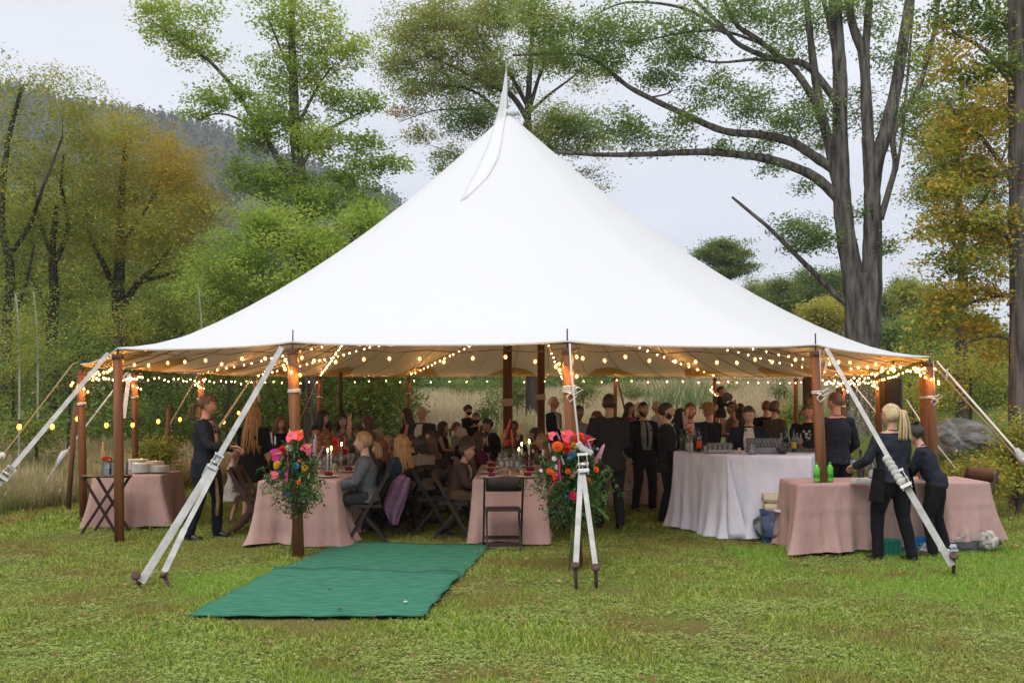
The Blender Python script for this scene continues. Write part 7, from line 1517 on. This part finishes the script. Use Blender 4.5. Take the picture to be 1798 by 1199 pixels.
for i, (w, z, lab) in enumerate(((.56, .42, 'lower cream cushion stacked on the blue cooler'), (.58, .52, 'upper cream cushion stacked on the blue cooler'))):
    mb = MB(); mb.box((0, 0, 0), (w, .42, .10), bev=.04); o = mb.build('cushion', cm_, None, (base.x + .08, base.y + .28, z)); o.rotation_euler = (0, R(2), R(-8)); tag(o, lab, 'cushion', 'cream cushions on the cooler'); mb = MB(); mb.box((0, -.205, -.02), (w * .96, .008, .010)); mb.build('piping', mat('piping_tan', (.42, .27, .08), .7), o)
mb = MB(); mb.box((0, 0, .012), (.20, .12, .024), Matrix.Rotation(R(6), 3, 'Y'), bev=.006); o = mb.build('tray', china, None, (base.x - .05, base.y - .02, .385)); tag(o, 'small white plastic tray tucked against the cream cushions', 'tray')
# ------------------------------------------------------------------ rose service table, right
zr = .782
def green_bottle(px, Y, label):
    t = thing('bottle', label, 'bottle', (PX(px, Y), Y, zr), 0, 'green squash bottles'); mb = MB(); mb.lathe((0, 0, 0), [(.034, 0), (.037, .02), (.034, .09), (.037, .11), (.035, .15), (.018, .185), (.014, .195)], 14); mb.build('body', grnglass, t); mb = MB(); mb.tube([(0, 0, .045), (0, 0, .085)], .0368, 14, cap=False); mb.build('label', lab_green, t); mb = MB(); mb.tube([(0, 0, .193), (0, 0, .215)], .016, 10); mb.build('cap', cap_g, t)
green_bottle(1431, 11.0, 'green plastic bottle left of the right front pole'); green_bottle(1454, 11.05, 'green plastic bottle right of the right front pole')
for i, (px, Y) in enumerate(((1497, 11.0), (1509, 11.15), (1520, 11.0))):
    t = thing('wine_glass', ['leftmost filled wine glass on the rose service table', 'middle filled wine glass on the rose service table', 'rightmost filled wine glass, beside the blond server'][i], 'glass', (PX(px, Y), Y, zr), 0, 'filled wine glasses on the service table'); obj('bowl_and_stem', GLASS, t, None, None, 1.25)
    mb = MB(); mb.lathe((0, 0, 0), [(.010, .122), (.040, .155), (.044, .18), (0, .182)], 12); mb.build('wine', wine_w if i != 1 else mat('red_wine', (.03, .004, .008), .2), t)
for px, Y, s in ((1508, 11.5, 1.1), (1528, 11.45, 1.0)): bott(px, Y, zr, 'dark bottle behind the filled wine glasses' if px == 1508 else 'dark bottle half hidden by the blond server', None, None, s, 'dark bottles on the service table')
bott(1527, 11.15, zr, 'grey bottle with white label at the blond server elbow', mat('bottle_grey', (.2, .2, .2), .3), mat('label_white', (.6, .6, .6), .6), .9, None)
mb = MB(); mb.box((0, 0, .018), (.20, .13, .036), bev=.008); mb.box((.01, .0, .045), (.17, .11, .02), Matrix.Rotation(R(9), 3, 'Z'), bev=.006); o = mb.build('napkin_stack', china, None, (PX(1508, 10.85), 10.85, zr)); tag(o, 'folded white napkins on the rose table before the wine glasses', 'napkins')
for px, Y, c, lab in ((1613, 11.4, (.4, .05, .05), 'red packet between the two servers'), (1617, 11.3, (.1, .35, .3), 'teal packet between the two servers')):
    mb = MB(); mb.box((0, 0, .05), (.06, .04, .10), bev=.006); tag(mb.build('packet', mat('packet_%d' % px, c, .5), None, (PX(px, Y), Y, zr)), lab, 'packet')
t = thing('crate', 'green plastic crate half under the rose table', 'crate', (PX(1550, 10.9), 10.95, 0)); mb = MB(); mb.box((0, 0, .09), (.26, .3, .18), bev=.01); mb.build('body', mat('crate_green', (.01, .16, .10), .6), t)
for k in range(5):
    mb = MB(); mb.box((-.10 + k * .05, -.155, .09), (.012, .012, .15)); mb.build('rib', mat('crate_green', (.01, .16, .10), .6), t)
t = thing('crate', 'bright blue crate under the rose table behind the blond server', 'crate', (PX(1600, 11.2), 11.25, 0)); mb = MB(); mb.box((0, 0, .09), (.44, .34, .18), bev=.01); mb.build('body', mat('crate_blue', (.01, .16, .42), .6), t)
for k in range(7): mb = MB(); mb.box((-.18 + k * .06, -.175, .09), (.012, .012, .15)); mb.build('rib', mat('crate_blue', (.01, .16, .42), .6), t)
def bag(label, c, r, seed, m):
    bm = bmesh.new(); bmesh.ops.create_icosphere(bm, subdivisions=4, radius=1)
    for v in bm.verts: p = v.co.copy(); n = mnoise.fractal(p * 2.6 + Vector((seed, 0, 0)), 1, 2, 4) * .28 + abs(mnoise.noise(p * 7)) * .12; p = p * (1 + n); v.co = Vector((p.x * r[0], p.y * r[1], max(-r[2] * .6, p.z * r[2])))
    me = bpy.data.meshes.new('plastic_bag'); bm.to_mesh(me); bm.free(); me.materials.append(m)
    for q in me.polygons: q.use_smooth = True
    tag(obj('plastic_bag', me, None, c), label, 'bag', 'plastic bags under the rose table')
bag('clear plastic bag of glass racks bulging from under the right half of the rose table', (PX(1690, 11.2), 11.15, .13), (.30, .18, .14), 3, plast); bag('crumpled white plastic bag at the bending server feet', (PX(1640, 11.0), 11.0, .06), (.20, .14, .07), 5, mat('bag_white', (.42, .45, .5), .4)); bag('pale cloth bundle at the right end under the rose table', (PX(1722, 11.15), 11.1, .12), (.10, .10, .12), 7, mat('bundle', (.48, .45, .38), .8))
t = thing('glass_rack', 'grey glass rack inside the clear bag under the rose table', 'glass rack', (PX(1675, 11.25), 11.3, 0)); mb = MB(); mb.box((0, 0, .10), (.42, .36, .20), bev=.01); mb.build('body', mat('rack_grey', (.25, .26, .27), .6), t)
# ------------------------------------------------------------------ plate table and tray stand, left
zl = .708
def stack(px, Y, n, label, s=1.0):
    t = thing('plate_stack', label, 'plates', (PX(px, Y), Y, zl), 0, 'stacks of white plates'); rr = random.Random(px)
    for i in range(n): obj('plate', PLATE, t, (rr.uniform(-.004, .004), rr.uniform(-.004, .004), i * .0105), None, s)
stack(246, 13.75, 14, 'tall stack of white plates at the back left of the plate table'); stack(254, 13.35, 11, 'stack of white plates at the front middle of the plate table'); stack(274, 13.8, 11, 'stack of white plates at the back right of the plate table'); stack(283, 13.4, 8, 'low stack of white plates at the right end of the plate table')
for px, Y, lab in ((192, 12.62, 'clear plastic box standing left of the second pole'), (206, 12.66, 'clear plastic box standing behind the second pole'), (221, 12.7, 'clear plastic box standing right of the second pole')):
    t = thing('clear_box', lab, 'box', (PX(px, Y), Y, .735), R(5), 'clear plastic boxes on the tray'); mb = MB()
    for sx in (-1, 1): mb.box((sx * .045, 0, .08), (.004, .09, .16))
    for sy in (-1, 1): mb.box((0, sy * .045, .08), (.086, .004, .16))
    mb.box((0, 0, .004), (.09, .09, .006)); mb.build('walls', plast, t); mb = MB(); mb.box((0, 0, .05), (.07, .07, .09), bev=.006); mb.build('contents', mat('box_contents', (.5, .5, .55), .6), t)
for px, Y, lab in ((230, 13.3, 'steel fork bundle left of the plates'), (222, 13.25, 'second steel cutlery bundle left of the plates')):
    mb = MB()
    for k in range(4): mb.bar((-.08, k * .012, .006 + .004 * k), (.08, k * .012 + .02, .012), .008, .003)
    tag(mb.build('cutlery', steel, None, (PX(px, Y), Y, zl)), lab, 'cutlery')
def tray_stand():
    t = thing('tray_stand', 'folding tray stand with crossed dark legs at the left', 'tray stand', (PX(192, 12.65), 12.65, 0), R(-6)); m = mat('stand_dark', (.035, .012, .010), .5)
    for y in (-.16, .16):
        for k in (-1, 1):
            mb = MB(); mb.bar((k * -.24, y, 0), (k * .22, y, .70), .030, .022, up=(0, 1, 0)); mb.build('leg', m, t)
    for k in (-1, 1): mb = MB(); mb.bar((k * .22, -.2, .705), (k * .22, .2, .705), .03, .02); mb.build('rail', m, t)
    tr = thing('serving_tray', 'dark oval serving tray lying on the folding stand', 'tray', (PX(192, 12.65), 12.65, .72)); mb = MB(); prof = [(0, 0), (.27, 0), (.29, .012), (.30, .012), (.275, -.006), (0, -.006)]; mb.lathe((0, 0, 0), prof, 28, M=Matrix.Diagonal((1.05, .75, 1))); mb.build('dish', mat('tray_dark', (.05, .065, .05), .4), tr)
tray_stand()
# ------------------------------------------------------------------ loudspeakers
spk = mat('speaker_shell', (.014, .013, .013), .6, bump=.3, scale=60); grl = mat('speaker_grille', (.022, .021, .021), .5, (.008, .008, .008), 300)
def speaker(label, px, py, Y, rz, horn):
    c = W(px, py, Y); t = thing('loudspeaker', label, 'speaker', (c.x, c.y, c.z - .34), R(rz), 'black loudspeakers on stands'); mb = MB(); w, d, h = .42, .36, .68
    V = [(-w / 2, -d / 2, 0), (w / 2, -d / 2, 0), (w / 2 * .62, d / 2, .03), (-w / 2 * .62, d / 2, .03), (-w / 2, -d / 2, h), (w / 2, -d / 2, h), (w / 2 * .62, d / 2, h - .02), (-w / 2 * .62, d / 2, h - .02)]
    bm = bmesh.new(); vs = [bm.verts.new(v) for v in V]
    for f in ((3, 2, 1, 0), (4, 5, 6, 7), (0, 1, 5, 4), (1, 2, 6, 5), (2, 3, 7, 6), (3, 0, 4, 7)): bm.faces.new([vs[i] for i in f])
    bmesh.ops.bevel(bm, geom=bm.edges[:], offset=.022, segments=3, affect='EDGES'); bm.verts.index_update(); mb.add([v.co.copy() for v in bm.verts], [tuple(v.index for v in f.verts) for f in bm.faces], 0, False); bm.free(); mb.build('cabinet', spk, t)
    mb = MB(); Mx = Matrix.Rotation(PI / 2, 3, 'X')
    mb.lathe((0, -d / 2 - .003, .22), [(.165, .0), (.165, .012), (.145, .012), (.12, -.01), (.05, -.03), (0, -.015)], 26, M=Mx); mb.build('woofer', mat('woofer_rim', (.035, .034, .034), .4), t)
    mb = MB(); mb.box((0, -d / 2 - .006, .52), (.26, .012, .18), bev=.012); mb.build('horn', grl, t)
    mb = MB(); mb.tube([(0, 0, 0), (0, 0, -(c.z - .34) + 1.0)], .018, 8); s = thing('speaker_stand', 'tripod stand under the ' + label, 'speaker stand', (c.x, c.y, gz(c.x, c.y)), R(rz), 'speaker stands')
    mb = MB(); mb.tube([(0, 0, .1), (0, 0, c.z - .34 - gz(c.x, c.y))], .020, 10); mb.build('pole', iron, s)
    for k in range(3): a = k * 2.094; mb = MB(); mb.tube([(0, 0, .7), (math.cos(a) * .5, math.sin(a) * .5, .02)], .014, 6); mb.build('leg', iron, s)
speaker('loudspeaker left of the front right pole', 1424, 690, 21.5, -5, True); speaker('big loudspeaker before the oak trunk', 1566, 694, 18.6, 165, False)
# power boxes on two rear poles
for px, Y, py, lab in ((1256, 27.5, 703, 'dark power box strapped to the back right pole'), (1472, 22.2, 690, 'grey power box strapped to the pole beside the oak')):
    c = W(px, py, Y); t = thing('power_box', lab, 'power box', c); mb = MB(); mb.box((0, -.07, 0), (.16 if px == 1256 else .12, .10, .24), bev=.01); mb.build('case', mat('case_dark', (.03, .025, .02), .6), t); mb = MB(); mb.tube([(0, -.07, .12), (.05, -.08, .22), (.02, -.03, .34)], .01, 5); mb.build('cable', mat('cable', (.25, .22, .2), .6), t)
t = thing('stroller', 'grey stroller hood parked behind the carried child', 'stroller', W(1276, 697, 19.5)); mb = MB(); mb.ball((0, 0, 0), (.12, .12, .09), 14, 9); mb.build('hood', mat('hood_grey', (.09, .095, .11), .8), t)
for k in (-1, 1): mb = MB(); mb.tube([(k * .16, 0, -.05), (k * .2, .1, -1.55)], .014, 6); mb.build('frame', iron, t); mb = MB(); mb.lathe((k * .22, .1, -1.58), [(.10, -.015), (.12, 0), (.10, .015)], 16, M=Matrix.Rotation(PI / 2, 3, 'Y')); mb.build('wheel', iron, t)
